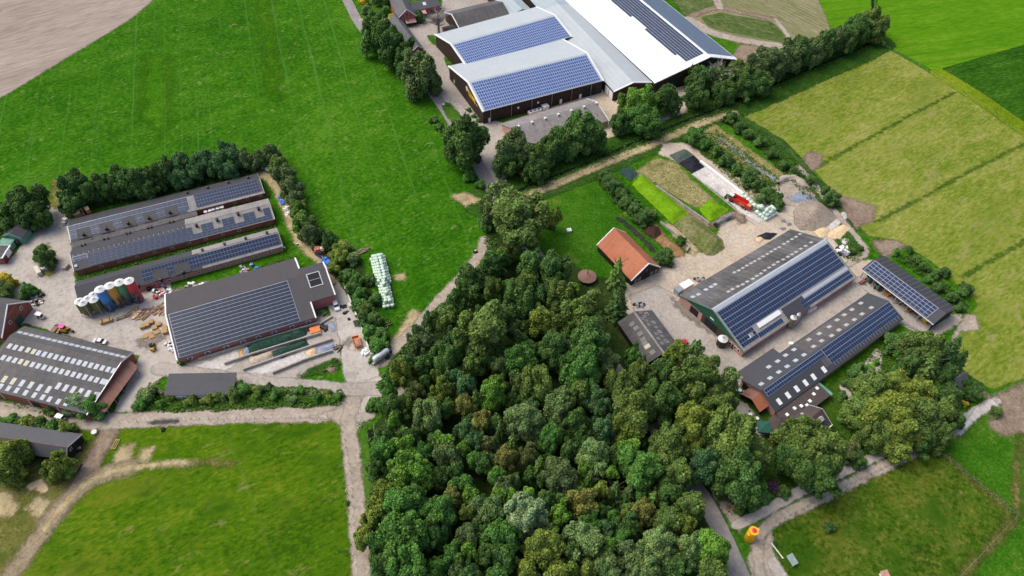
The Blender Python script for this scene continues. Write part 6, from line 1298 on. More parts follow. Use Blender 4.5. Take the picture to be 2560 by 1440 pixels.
def cart(label, px, py, face):
    t = put('golf_cart', label, 'golf cart', px, py, .8, face, 'white golf carts')
    MB().box((0, 0, .3), (2.5, 1.25, .3)).box((.95, 0, .6), (.55, 1.15, .35), 0, .8).box((-.95, 0, .6), (.6, 1.15, .35)).build('body', C_cream, t)
    MB().box((-.25, 0, .6), (.5, 1.1, .25)).box((-.52, 0, .8), (.12, 1.1, .5)).build('seat', W_dark, t)
    MB().box((-.2, 0, 1.85), (2.0, 1.35, .08)).build('roof', W_white, t)
    for x in (-1.0, .7):
        for y in (-.55, .55): MB().tube((x, y, .6), (x * .95, y, 1.86), .035).build('roof_post', W_white, t)
    MB().hexa([(.72, -.55, .9), (.76, -.55, .9), (.76, .55, .9), (.72, .55, .9)], [(.62, -.55, 1.8), (.66, -.55, 1.8), (.66, .55, 1.8), (.62, .55, 1.8)]).build('windscreen', W_glass, t)
    wheels(t, [(x, y) for x in (-.8, .85) for y in (-.58, .58)], .25, .2)
cart('white roofed golf cart parked in the middle of the left yard', 101, 791, ((92, 788), (110, 794)))
cart('white roofed golf cart parked on the earth lane', 153, 1046, ((143, 1044), (163, 1050)))
# wheel loader, excavator under a pink sheet
t = put('wheel_loader', 'small yellow wheel loader parked in the yard beside the slate grey hall', 'loader', 381, 868, .7, ((384, 880), (378, 858)))
MB().box((-.7, 0, .45), (1.5, 1.1, .8), 0, .85).box((.55, 0, .45), (1.0, .8, .55)).build('body', C_yel, t)
MB().box((-.1, 0, 1.2), (.8, .9, .9), 0, .85).build('cab', W_glass, t); MB().box((-.1, 0, 2.1), (.85, .9, .08)).build('cab_roof', W_dark, t)
MB().hexa([(1.2, -.75, .15), (1.9, -.75, .15), (1.9, .75, .15), (1.2, .75, .15)], [(1.2, -.75, .75), (1.35, -.75, .75), (1.35, .75, .75), (1.2, .75, .75)]).build('bucket', W_dark, t)
for y in (-.35, .35): MB().tube((.4, y, 1.1), (1.3, y, .5), .07).build('lift_arm', C_yel, t)
wheels(t, [(x, y) for x in (-.75, .7) for y in (-.6, .6)], .42, .32, C_yel)
t = put('excavator', 'yellow excavator with a magenta sheet over its cab beside timber bundles', 'excavator', 161, 824, .8, ((150, 822), (172, 826)))
for y in (-.75, .75): MB().box((0, y, 0), (2.6, .45, .6)).build('track', C_tyre, t)
MB().box((-.2, 0, .6), (2.2, 1.7, .75), 0, .92).build('body', C_yel, t); MB().box((-.2, .1, 1.3), (1.2, 1.2, .9), 0, .85).build('cab', W_glass, t)
MB().box((-.35, .1, 2.2), (1.5, 1.5, .1)).hexa([(-1.1, -.65, 1.6), (-1.05, -.65, 1.6), (-1.05, .85, 1.6), (-1.1, .85, 1.6)], [(-1.1, -.65, 2.25), (-1.05, -.65, 2.25), (-1.05, .85, 2.25), (-1.1, .85, 2.25)]).build('cover', C_mag, t)
MB().tube((.8, 0, 1.0), (2.0, 0, 2.0), .16).tube((2.0, 0, 2.0), (2.7, 0, .8), .12).build('boom', C_yel, t); MB().box((2.7, 0, .3), (.5, .8, .55), 0, .7).build('bucket', W_dark, t)
# crane truck
t = put('crane_truck', 'old orange crane truck parked behind the first poultry barn', 'truck', 194, 540, 1.0, ((176, 548), (222, 531)))
MB().box((0, 0, .6), (8.6, 2.1, .35)).build('chassis', W_dark, t)
c_ = MB().box((3.7, 0, .9), (1.5, 2.2, 1.7), 0, .93).build('cab', C_or, t); MB().box((3.6, 0, 2.6), (1.3, 2.0, .12)).build('cab_roof', C_cream, c_)
MB().box((4.3, 0, 1.6), (.32, 1.8, .7)).build('windscreen', W_glass, c_)
MB().box((.2, 0, .95), (2.0, 2.1, 1.5)).build('winch_housing', C_or, t); MB().box((.2, 0, 2.45), (2.1, 2.1, .12)).build('housing_roof', C_cream, t)
MB().box((-2.2, 0, .95), (2.4, 2.1, .15)).build('deck', W_oldwood, t); MB().box((1.9, 0, .95), (1.1, 1.9, .5)).build('deck', W_steel, t)
MB().tube((2.1, .2, 1.4), (2.1, .2, 2.9), .22).build('crane_post', C_or, t); MB().tube((2.3, .2, 2.9), (-3.9, .75, 2.7), .2, 6, .14).build('crane_boom', C_or, t)
MB().box((-4.0, -.2, .6), (1.3, 1.6, 1.4), .5).build('rear_box', W_offwhite, t)
wheels(t, [(x, y) for x in (-3.0, -2.0, 3.3) for y in (-1, 1)], .5, .35)
# tractor and red wagon
def tractor(label, px, py, face, m=C_green, hub=C_red, cab=True):
    t = put('tractor', label, 'tractor', px, py, 1.0, face)
    MB().box((1.0, 0, .9), (2.0, .85, .7), 0, .9).box((-.5, 0, .8), (1.4, .9, .5)).build('bonnet', m, t)
    if cab:
        MB().hexa([(-1.1, -.7, 1.2), (.25, -.7, 1.2), (.25, .7, 1.2), (-1.1, .7, 1.2)], [(-1.0, -.65, 2.5), (.1, -.65, 2.5), (.1, .65, 2.5), (-1.0, .65, 2.5)]).build('cab', W_glass, t)
        MB().box((-.45, 0, 2.5), (1.4, 1.5, .14), 0, .92).build('cab_roof', m if cab is True else W_offwhite, t)
    for s in (-1, 1): MB().box((-.75, s * .95, 1.5), (1.3, .5, .12)).build('mudguard', m, t)
    wheels(t, [(-.8, -.95), (-.8, .95)], .85, .5, hub); wheels(t, [(1.5, -.8), (1.5, .8)], .55, .36, hub)
    MB().tube((.7, .38, 1.5), (.7, .38, 2.4), .05).build('exhaust', W_dark, t)
    return t
tractor('green tractor with red wheel hubs hitched to the red wagon', 1826, 494, ((1836, 500), (1818, 490)), C_green, C_red, 2)
t = put('forage_wagon', 'long bright red open feed wagon behind the green tractor', 'wagon', 1854, 507, 1.3, ((1876, 520), (1836, 497)))
q = MB(); L2, w, z0, z1 = 4.1, 1.25, .95, 2.5
for y in (-1, 1): q.hexa([(-L2, y * w * .86 - .05, z0), (L2, y * w * .86 - .05, z0), (L2, y * w * .86 + .05, z0), (-L2, y * w * .86 + .05, z0)], [(-L2, y * w - .05, z1), (L2, y * w - .05, z1), (L2, y * w + .05, z1), (-L2, y * w + .05, z1)])
for x in (-L2, L2): q.box((x, 0, z0), (.1, 2 * w * .93, z1 - z0 - .1))
q.box((0, 0, z0), (2 * L2, 2 * w * .84, .1)); q.build('body', C_red, t)
MB().box((-L2 + 1.0, 0, 1.05), (1.7, 2.0, 1.1), 0, .8).build('load', plain('hay_load', (.45, .33, .16), .95, .3, 4), t)
for s in (-1, 1): MB().hexa([(-1.6, s * 1.2 - .02, 1.35), (.6, s * 1.2 - .02, 1.35), (.6, s * 1.2 + .02, 1.35), (-1.6, s * 1.2 + .02, 1.35)], [(-1.6, s * 1.31 - .02, 1.95), (.6, s * 1.31 - .02, 1.95), (.6, s * 1.31 + .02, 1.95), (-1.6, s * 1.31 + .02, 1.95)]).build('stripe', C_yel, t)
MB().tube((L2, 0, .8), (L2 + 1.3, 0, .6), .09).build('drawbar', C_red, t); wheels(t, [(x, y) for x in (-2.2, -1.0) for y in (-1.05, 1.05)], .5, .4, C_cream)
# slurry tanker
t = put('slurry_tanker', 'silver grey slurry tanker parked at the wood edge by the lane junction', 'tanker', 953, 891, 1.3, ((975, 876), (930, 906)))
tk = MB().lathe([(.3, -2.9), (.85, -2.7), (1.05, -2.2), (1.05, 2.2), (.85, 2.7), (.3, 2.9)], n=22, axis='x').build('tank', C_silver, t, True); tk.location = (0, 0, 1.75)
for x in (-1.5, 0, 1.5): MB().lathe([(1.09, x - .05), (1.09, x + .05)], n=22, axis='x').build('hoop', W_steel, tk)
MB().box((.2, 0, .55), (6.2, 1.0, .22)).build('chassis', W_steel, t); MB().tube((3, 0, .65), (4.6, 0, .55), .1).build('drawbar', W_steel, t)
MB().box((-3.1, 0, .7), (.7, 1.5, 1.2)).build('pump', W_dark, t); MB().tube((-2, -1.15, 1.2), (2.4, -1.15, 1.2), .09).build('hose', W_steel, t)
wheels(t, [(-1.4, -1.15), (-1.4, 1.15)], .72, .6, C_blue)
# orange tipper, blue sheeted machine, red machine
t = put('tipping_trailer', 'orange tipping trailer with rubble on the concrete apron', 'trailer', 892, 856, .8, ((888, 844), (896, 868)))
q = MB()
for y in (-1, 1): q.box((0, y, .8), (3.9, .08, .7))
for x in (-1.95, 1.95): q.box((x, 0, .8), (.08, 2.08, .7))
q.box((0, 0, .72), (3.9, 2.0, .1)).build('body', C_or, t)
MB().box((.3, 0, .82), (2.6, 1.7, .35), .1, .6).build('load', plain('rubble_load', (.42, .26, .20), .95, .35, 3), t)
MB().tube((1.95, 0, .6), (3.2, 0, .4), .08).build('drawbar', C_or, t); wheels(t, [(-.5, -.9), (-.5, .9)], .42, .3)
t = put('sheeted_machine', 'farm machine wrapped in bright blue sheet beside the yellowish bush', 'machine', 819, 657, .8, ((808, 646), (831, 670)))
MB().box((-.3, 0, .3), (4.0, 2.0, 1.4), 0, .8).box((1.6, .1, .3), (1.6, 1.7, .9), 0, .8).box((-1.2, 0, 1.5), (1.5, 1.5, .6), .2, .6).build('cover', C_blue, t)
wheels(t, [(-1.4, -1.05), (-1.4, 1.05)], .4, .25)
t = put('old_harvester', 'faded red old machine parked in the bushes above the blue sheet', 'machine', 798, 627, 1.0, ((788, 628), (808, 625)))
fad = plain('faded_red_paint', (.42, .16, .12), .8, .3)
MB().box((0, 0, .6), (3.4, 2.2, 1.2), 0, .95).box((-.5, 0, 1.8), (1.6, 1.8, .5)).build('body', fad, t); MB().box((.8, 0, 1.8), (.9, 1.2, .3)).build('hatch', C_cream, t); wheels(t, [(x, y) for x in (-1, 1.1) for y in (-1, 1)], .5, .3)
for i, (x, y) in enumerate(((796, 640), (801, 643))):
    t = put('barrel', 'blue barrel beside the red machine, %s' % ('left' if i == 0 else 'right'), 'barrel', x, y, .5, group='blue barrels'); MB().lathe([(.3, 0), (.33, .3), (.33, .7), (.3, 1.0)], n=14).build('drum', C_blue, t); MB().lathe([(.28, .98), (.28, 1.03)], n=14).build('lid', W_dark, t)
# ------------------------------------------------ silos
def mural(name, c, low):
    """sprayed metal: plain colour with a dark abstract cloud on the yard side"""
    t = NT(name); p = t.obj(); o = t.xyz(p)
    n = t.noise(t.map(p, sc=(1, 1, .7)), .9, 4, .6, w=low); n2 = t.noise(p, 3.0, 4, .7, w=low + 3)
    z = t.step(o[2], 7.6 - low, 3.6 - low * .4)
    side = t.step(o[1], .5, -.9)
    f = t.math('MULTIPLY', t.math('MULTIPLY', side, z), t.step(n, .38, .46))
    d = t.mix(f, c, t.mix(t.step(n2, .5, .62), (.02, .028, .04), (.20, .24, .28)))
    d = t.mix(t.math('MULTIPLY', t.step(n2, .6, .8), .2), d, (.5, .5, .5))
    return t.done(d, .5, .4)
W_silotop = plain('dusty_white_silo_top', (.66, .65, .62), .6, .12)
C_olive = plain('algae_green_silo', (.135, .145, .050), .7, .3, .9)
def silo(label, px, py, h, r, m, legs=1.6, cat='silo', group=None, top=W_silotop, tube=True):
    t = put('silo', label, cat, px, py, h, None, group)
    MB().lathe([(r, legs), (r, h - .3)], n=28, cap=True).build('body', m, t, True)
    rf = MB().lathe([(r + .06, h - .38), (r + .06, h - .28), (.35, h + .25), (.3, h + .3)], n=28).build('roof', top, t, True)
    MB().lathe([(.35, h + .2), (.35, h + .5)], n=12).build('lid', W_steel, rf)
    MB().lathe([(.3, legs - 1.3), (r * .98, legs + .02)], n=20).build('hopper', m, t, True)
    for i in range(4):
        a = .78 + i * 1.5708; MB().tube((r * math.cos(a), r * math.sin(a), -.1), (r * math.cos(a), r * math.sin(a), legs + .6), .09).build('leg', W_steel, t)
    if tube: MB().tube((r * .75, -r * .85, .3), (r * .75, -r * .85, h - .1), .1).build('fill_pipe', m if tube == 2 else W_steel, t)
    return t
gp = 'spray painted feed silos'
silo('blue feed silo with a dark cloudy painting low down', 249, 722, 9.6, 1.55, mural('blue_painted_silo', (.055, .24, .60), 2.0), .35, group=gp, tube=2)
silo('orange yellow feed silo with dark painted figures', 273, 713, 9.6, 1.55, mural('ochre_painted_silo', (.60, .33, .055), 1.0), .35, group=gp, tube=2)
silo('green feed silo with dark painted figures', 297, 705, 9.6, 1.55, mural('green_painted_silo', (.09, .30, .135), .5), .35, group=gp, tube=2)
silo('red feed silo with a dark painting, rightmost of the row', 321, 701, 9.6, 1.55, mural('red_painted_silo', (.60, .055, .065), .2), .35, group=gp, tube=2)
gp = 'algae stained feed silos'
for lb, x, y in (('algae green feed silo at the back left', 197, 752), ('algae green feed silo in the middle of the back row', 217, 746), ('algae green feed silo right behind the front pair, next to the blue silo', 232, 736), ('algae green feed silo at the front left', 206, 756), ('algae green feed silo at the front, beside the blue silo', 233, 748)):
    silo(lb, x, y, 6.4, 1.38, C_olive, 1.7, group=gp)
t = put('milk_can', 'giant bright yellow milk can with red lid beside the drive', 'sculpture', 1885, 1327, 4.8, ((1869, 1333), (1898, 1320)))
Y = plain('sunny_yellow_paint', (.80, .42, .012), .35, .05); Rr = plain('signal_red_paint', (.75, .03, .05), .35, .05)
MB().lathe([(1.22, 0), (1.26, .1), (1.26, 4.6), (1.2, 4.75), (.0, 4.85)], n=36).build('body', Y, t, True)
ld = MB().lathe([(.58, 4.78), (.58, 5.0), (.5, 5.06), (.0, 5.06)], n=24).build('lid', Rr, t, True); MB().lathe([(.12, 5.05), (.12, 5.2)], n=10).build('knob', Rr, ld)
MB().box((-1.42, 0, 3.6), (.5, .75, .3)).box((-1.3, 0, 3.0), (.18, .3, .6)).build('handle', Y, t); MB().box((1.42, 0, 4.1), (.5, .62, .28)).build('handle', C_cream, t); MB().box((1.3, 0, .2), (.3, .5, 3.9)).build('spout', Y, t)
t = silo('squat black feed tank with dome top at the green gabled barn', 1808, 846, 3.5, 1.5, W_black, .4, 'tank', top=W_silotop, tube=False)
silo('brown metal feed silo beside the green gabled barn', 1985, 793, 5.2, .95, plain('rusty_steel', (.22, .19, .15), .5, .3, metal=.3), 1.4, group='feed silos at the green barn')
silo('thin pale feed silo behind the brown metal silo', 1998, 786, 5.0, .6, W_steel, 1.2, group='feed silos at the green barn')
# ------------------------------------------------ bales
B_wrap = plain('pale_green_bale_wrap', (.50, .64, .50), .35, .08, 1.5, spec=.6); B_wrapb = plain('whitish_green_bale_wrap', (.60, .72, .63), .35, .08, 1.5, spec=.6)
bm_ = MB().lathe([(.42, .02), (.60, .1), (.645, .35), (.645, .92), (.60, 1.17), (.42, 1.24), (.05, 1.26)], n=18).mesh('bale', B_wrap, True)
def bale(px, py, level, label, grp, me=None, sc=(1, 1, 1), rz=None, dz=1.24):
    g = G(px, py, level * dz + 1.2); o = bpy.data.objects.new('round_bale' if me is None else 'square_bale', me or bm_); col.objects.link(o)
    o.location = (g.x, g.y, level * dz + .08); o.scale = sc; o.rotation_euler = (0, 0, rnd.random() * 6 if rz is None else rz)
    return tag(o, label, 'bale', grp)
# the long stack: rows from the field end to the near end; each row has floor bales and, on top, narrower layers
path = [(945, 650), (952, 678), (958, 705), (963, 730), (969, 752), (972, 770)]
Wp = [G(x, y, 0) for x, y in path]; seg = [0]
for a, b_ in zip(Wp[:-1], Wp[1:]): seg.append(seg[-1] + (b_ - a).length)
def along(s):
    for i in range(len(Wp) - 1):
        if s <= seg[i + 1] or i == len(Wp) - 2:
            d = (Wp[i + 1] - Wp[i]).normalized(); return Wp[i] + d * (s - seg[i]), Vector((d.y, -d.x, 0)) * -1
tot = seg[-1]; nrow = int(tot / 1.27)
for k in range(nrow + 1):
    c, nn = along(k * 1.27); wide = k < nrow * .55
    for lv, offs in ((0, (-1.95, -.65, .65, 1.95) if wide else (-1.3, 0, 1.3)), (1, (-1.3, 0, 1.3) if wide else (-.65, .65)), (2, (-.65, .65) if (wide and k > 0) else ((0,) if k % 3 else ()))):
        if lv == 2 and k > nrow - 3: continue
        if lv == 1 and k > nrow - 1: continue
        for j, of in enumerate(offs):
            o = bpy.data.objects.new('round_bale', bm_); col.objects.link(o)
            p = c + nn * (of + rnd.uniform(-.08, .08)); o.location = (p.x + rnd.uniform(-.07, .07), p.y + rnd.uniform(-.07, .07), lv * 1.23 + .07); o.rotation_euler = (rnd.uniform(-.04, .04), rnd.uniform(-.04, .04), rnd.random() * 6)
            pos = {1: 'middle', 2: 'left right', 3: 'left middle right', 4: 'outer-left inner-left inner-right outer-right'}[len(offs)].split()[j if nn.x > 0 else -1 - j]
            tag(o, 'pale green round bale, %s layer, row %d from the field end, %s' % (('bottom', 'second', 'top')[lv], k + 1, pos), 'bale', 'round bales in the long stack')
# right hand stack: block bales then round ones
A_ = heading((1860, 490), (1905, 525)); sqm = MB().box((0, 0, 0), (1.35, 1.25, 1.15)).mesh('bale', B_wrap)
bmx = bmesh.new(); bmx.from_mesh(sqm); bmesh.ops.bevel(bmx, geom=bmx.edges[:], offset=.14, segments=2, affect='EDGES'); bmx.to_mesh(sqm); bmx.free(); sqm.polygons.foreach_set("use_smooth", [True] * len(sqm.polygons))
i = 0
for x, y, lv in [(1862, 497, 0), (1870, 503, 0), (1878, 510, 0), (1886, 517, 0), (1857, 490, 0), (1866, 490, 1), (1873, 497, 1), (1880, 504, 1), (1888, 511, 1), (1895, 528, 0), (1903, 535, 0), (1905, 524, 0), (1898, 515, 1), (1905, 515, 2)]:
    bale(x, y, lv, 'pale green block bale %s, %s along the wall' % (('on the ground', 'in the second layer', 'alone on top')[lv], ordn(i)), 'block bales on the silage floor', sqm, (1.3, 1.25, 1.2), A_, 1.38); i += 1
bale(1901, 504, 0, 'single pale green block bale lying in the weeds', 'block bales on the silage floor', sqm, (1.1, 1.1, 1.1), A_ + .4)
i = 0; rb = bm_.copy(); rb.materials.clear(); rb.materials.append(B_wrapb)
for x, y, lv in [(1908, 540, 0), (1915, 545, 0), (1922, 541, 0), (1928, 537, 0), (1934, 534, 0), (1940, 531, 0), (1911, 531, 1), (1919, 534, 1), (1925, 530, 1), (1931, 526, 1), (1936, 522, 1), (1919, 521, 0), (1925, 518, 1), (1917, 524, 2), (1930, 515, 2), (1934, 519, 2)]:
    bale(x, y, lv, 'whitish round bale by the block bales, %s layer, %s from left' % (('bottom', 'middle', 'top')[lv], ordn(i)), 'round bales on the silage floor', rb); i += 1
# ------------------------------------------------ timber, pallets, rubbish in the left yard
pm = MB()
for k in range(5): pm.box((-.5 + k * .25, 0, .1), (.18, 1.2, .03))
for y in (-.52, 0, .52): pm.box((0, y, 0), (1.2, .1, .1))
pmesh = pm.mesh('pallet', W_wood)
pal = [(355, 814, 7, 'first'), (366, 810, 7, 'second'), (376, 803, 6, ''), (386, 818, 4, ''), (395, 809, 5, ''), (411, 819, 3, ''), (412, 827, 7, '')]
for i, (x, y, n, _) in enumerate(pal):
    t = put('pallet_stack', 'stack of yellowish pallets beside the slate grey hall, %s from left' % ordn(i), 'pallet stack', x, y, n * .16, ((355, 814), (366, 811)), 'stacks of pallets')
    for k in range(n):
        o = bpy.data.objects.new('pallet', pmesh); col.objects.link(o); o.parent = t; o.location = (rnd.uniform(-.04, .04), rnd.uniform(-.04, .04), k * .155); o.scale = (1.25, 1.25, 1.1)
for i, (x, y) in enumerate([(364, 842), (374, 836), (380, 842), (393, 831)]):
    o = bpy.data.objects.new('pallet', pmesh); col.objects.link(o); g = G(x, y); o.location = (g.x, g.y, .12); o.scale = (1.3, 1.3, 2); o.rotation_euler = (0, 0, .3 + i * .15); tag(o, 'single yellow pallet lying on the wet yard, %s from left' % ordn(i), 'pallet', 'single pallets')
def bundle(label, px, py, face, L_, w_, h_, m):
    t = put('timber_bundle', label, 'timber', px, py, h_ / 2, face, 'timber bundles'); q = MB()
    n = max(3, int(w_ / .22))
    for i in range(n):
        for k in range(max(1, int(h_ / .2))): q.box((rnd.uniform(-.1, .1), -w_ / 2 + (i + .5) * w_ / n, k * .2), (L_ * rnd.uniform(.94, 1), w_ / n * .9, .18))
    q.build('planks', m, t); MB().box((-L_ * .3, 0, -.05), (.1, w_ * 1.02, h_ + .1)).build('strap', W_dark, t); MB().box((L_ * .3, 0, -.05), (.1, w_ * 1.02, h_ + .1)).build('strap', W_dark, t)
bundle('neat bundle of yellow planks in front of the silos', 266, 803, ((254, 806), (279, 799)), 3.6, 1.2, 1.2, W_wood)
bundle('low bundle of weathered boards in front of the silos', 305, 794, ((293, 799), (317, 790)), 3.6, 1.1, .5, W_oldwood)
bundle('tall bundle of weathered boards beside the excavator', 137, 826, ((127, 836), (143, 818)), 4.4, 1.5, 1.3, W_oldwood)
bundle('short bundle of yellow boards beside the excavator', 148, 826, ((143, 832), (152, 819)), 2.6, 1.0, .9, W_wood)
bundle('stack of boards at the lane shed', 398, 978, ((392, 972), (406, 984)), 3.0, 1.0, .8, W_oldwood)
def pile(name, label, cat, px, py, n, spread, size, mats, seed, grp=None, long=True):
    """heap of loose planks, sheets or scrap, one thing"""
    r = random.Random(seed); t = put(name, label, cat, px, py, .2, None, grp); qs = {}
    for i in range(n):
        a = r.random() * 6.28; d = spread * r.random() ** .7
        s = (size * r.uniform(.5, 1.3), size * (.1 if long else r.uniform(.4, .9)), size * r.uniform(.05, .12) if long else size * r.uniform(.2, .7))
        qs.setdefault(r.randrange(len(mats)), MB()).box((d * math.cos(a), d * math.sin(a) * .7, r.uniform(0, .25)), s, r.gauss(.9, .45) if long else r.random() * 3, r.uniform(.7, 1))
    for k, q in qs.items(): q.build({0: 'boards', 1: 'loose_pieces', 2: 'sheet', 3: 'scrap'}.get(k, 'scrap'), mats[k], t)
pile('plank_pile', 'scattered planks and laths between silos and slate grey hall', 'planks', 352, 782, 34, 4.0, 2.4, [W_wood, W_oldwood, plain('reddish_wood', (.36, .17, .09), .9, .3)], 1)
pile('plank_pile', 'laths leaning and scattered at the corner of the slate grey hall', 'planks', 398, 775, 34, 3.0, 2.6, [W_oldwood, plain('pink_wood', (.42, .25, .2), .9, .3), W_wood], 2)
t = put('board', 'single pale board lying on the planks in front of the silos', 'board', 341, 787, .3, ((334, 794), (348, 780))); MB().box((0, 0, .25), (3.6, 1.1, .12)).build('sheet', plain('new_plywood', (.66, .50, .30), .8, .1), t)
pile('scrap_heap', 'row of scrap and crates along the third poultry barn', 'scrap', 400, 727, 26, 4.5, 1.3, [W_steel, W_offwhite, plain('red_plastic', (.5, .04, .05)), W_dark], 3, None, False)
pile('scrap_heap', 'machine parts heaped at the slate grey hall corner', 'scrap', 430, 868, 22, 2.6, 1.2, [W_steel, W_oldwood, W_offwhite, W_dark], 4, None, False)
pile('scrap_heap', 'red and white sacks stacked under the hall extension', 'sacks', 803, 754, 24, 2.2, 1.2, [W_offwhite, plain('red_sacks', (.5, .05, .06)), W_steel], 5, None, False)
pile('scrap_heap', 'grey tubes and scrap beside the hall extension', 'scrap', 803, 786, 22, 2.2, 1.4, [W_steel, W_oldwood, plain('mauve_drum', (.4, .2, .3)), W_dark], 6)
pile('scrap_heap', 'garden rubble and pots beside the left farmhouse', 'scrap', 92, 740, 20, 2.6, 1.0, [W_conc, W_offwhite, W_dark, W_steel], 7, None, False)
pile('scrap_heap', 'firewood and rubble beside the yard bush', 'scrap', 90, 756, 18, 2.2, 1.0, [W_oldwood, W_offwhite, W_dark], 8, None, False)
pile('rubbish_heap', 'heap of white and black rubbish at the bend of the footpath', 'rubbish', 2105, 628, 34, 3.2, 1.4, [W_offwhite, W_dark, W_steel, W_white], 9, None, False)
pile('scrap_heap', 'drums and scrap behind the green gabled barn', 'scrap', 1748, 699, 20, 1.8, .9, [W_dark, W_steel, plain('rust', (.3, .12, .06))], 10, None, False)
pile('scrap_heap', 'scrap behind the patched grey shed', 'scrap', 1598, 764, 16, 2.0, 1.0, [W_dark, W_steel, W_oldwood], 11, None, False)
pile('scrap_heap', 'broken white plastic beside the apron wall', 'rubbish', 921, 880, 16, 1.8, 1.3, [W_white, W_offwhite], 12, None, False)
pile('scrap_heap', 'dark logs at the end of the silage clamps', 'logs', 846, 870, 14, 1.4, 2.0, [W_oldwood, W_dark], 13)
pile('branch_pile', 'grey branches lying at the hedge above the bales', 'branches', 908, 629, 8, 1.6, 3.2, [W_oldwood], 14)
pile('plank_pile', 'few thin boards lying in the grass below the bales', 'planks', 971, 811, 5, 1.4, 2.4, [W_wood, W_oldwood], 15)
pile('scrap_heap', 'crates and plant pots behind the third poultry barn', 'crates', 620, 676, 22, 4.0, 1.1, [W_conc, W_steel, plain('blue_crate', (.05, .18, .5)), plain('terracotta', (.4, .2, .1))], 16, None, False)
pile('scrap_heap', 'pale rubble in the weeds behind the slate grey hall', 'rubble', 488, 717, 12, 3.0, 1.2, [W_offwhite, W_conc], 17, None, False)
pile('scrap_heap', 'brown machine part lying at the pasture edge', 'scrap', 404, 1075, 7, .9, .9, [plain('rusty_iron', (.09, .05, .035)), W_dark], 18, None, False)
pile('scrap_heap', 'boards and tyres at the lane shed wall', 'scrap', 385, 962, 12, 1.6, 1.3, [W_wood, W_oldwood, W_dark], 19)
pile('scrap_heap', 'dark clutter at the black gable of the grey shed', 'scrap', 196, 1122, 14, 1.4, .7, [W_offwhite, W_steel, W_dark], 20, None, False)
def crate(name, label, cat, px, py, d, m, face=None, z=0, grp=None, lid=None, base=.1):
    t = put(name, label, cat, px, py, d[2] * .6, face, grp, base)
    MB().box((0, 0, z), d).build('body', m, t); MB().box((0, 0, z + d[2]), (d[0] * 1.04, d[1] * 1.04, .07)).build('lid', lid or m, t)
    for s in (-1, 1): MB().box((s * d[0] * .32, 0, z), (.08, d[1] * 1.05, d[2])).build('rib', lid or W_steel, t)
    return t
for i, (x, y) in enumerate(((516, 532), (524, 530), (535, 526), (543, 524), (555, 521))):
    crate('tank', 'white container standing between first and second poultry barn, %s from left' % ordn(i), 'container', x, y, (1.4, 1.1, 1.5), W_white, ((500, 535), (560, 520)), grp='white containers between the barns')
crate('container', 'cream coloured box container beside the yard conifer', 'container', 95, 677, (3.6, 1.3, 1.5), C_cream, ((89, 665), (102, 686)))
crate('container', 'pale low container behind the yard conifer', 'container', 112, 671, (3.4, 1.0, .9), W_offwhite, ((101, 673), (124, 666)))
crate('trailer_box', 'small grey trailer full of timber at the corner of the second poultry barn', 'trailer', 164, 667, (2.2, 1.4, 1.1), W_conc, ((160, 673), (170, 661)))
crate('feed_bin', 'rusty cream bin at the first poultry barn corner', 'bin', 161, 557, (1.2, 1.2, 1.2), C_cream)
crate('trailer_box', 'white box on the grass below the grey car', 'box', 120, 551, (2.2, 1.2, .9), W_offwhite, ((114, 553), (126, 548)))
crate('trailer_box', 'white boat like trailer under the conifers', 'trailer', 672, 420, (2.8, 1.5, 1.1), W_white, ((666, 426), (677, 414)))
crate('container', 'black container between green shed and brick shed', 'container', 36, 604, (2.6, 2.4, 2.0), W_black, ((30, 606), (42, 602)))
crate('bin', 'grey bin with black bags at the apron wall', 'bin', 891, 808, (1.7, 1.6, .9), W_conc, ((858, 711), (927, 887)), lid=W_black)
crate('crate', 'cream crate standing at the apron wall', 'crate', 876, 763, (1.5, 1.2, 1.0), C_cream, ((858, 711), (927, 887)), lid=C_cream)
crate('crate', 'orange crate with rubble on the first silage clamp', 'crate', 788, 826, (3.0, 2.2, .7), C_or, ((780, 830), (800, 824)), lid=C_or)
crate('container', 'white steel container behind the green gabled barn', 'container', 1715, 715, (4.2, 2.4, 2.3), W_white, ((1700, 722), (1725, 708)), lid=W_white)
crate('container', 'pale grey container at the left end of the white one', 'container', 1699, 725, (3.2, 2.2, 2.0), W_steel, ((1700, 722), (1725, 708)))
crate('calf_hutch', 'white calf hutch beside the green gabled barn, left of two', 'hutch', 2022, 776, (1.7, 1.3, 1.2), W_white, ((2010, 782), (2036, 768)), grp='white calf hutches', lid=W_white)
crate('calf_hutch', 'white calf hutch beside the green gabled barn, right of two', 'hutch', 2033, 770, (1.7, 1.3, 1.2), W_white, ((2010, 782), (2036, 768)), grp='white calf hutches', lid=W_white)
crate('sack', 'white sack at the edge of the long barn', 'sack', 1977, 860, (1.2, 1.0, .9), W_white, lid=W_white)
crate('trough', 'white square trough in the paddock', 'trough', 1423, 576, (1.5, 1.5, .6), W_white, ((1417, 577), (1429, 575)), lid=W_white)
crate('ac_box', 'white box at the foot of the fire stair', 'box', 1717, 203, (2.6, 1.6, 1.6), W_white, ((1710, 208), (1725, 198)), lid=W_steel)
crate('ac_box', 'white unit in front of the low gable of the grey hall', 'box', 1600, 226, (3.6, 1.5, 1.3), W_offwhite, ((1590, 229), (1611, 222)))
crate('crate', 'white crates beside the bright green tree at the sandy yard', 'crate', 1549, 253, (2.2, 1.2, .9), W_white, ((1543, 256), (1556, 250)), lid=W_white)
crate('crate', 'dark crates at the mouth of the white hall', 'crate', 1640, 217, (2.4, 1.4, 1.4), W_oldwood, ((1634, 219), (1648, 214)))
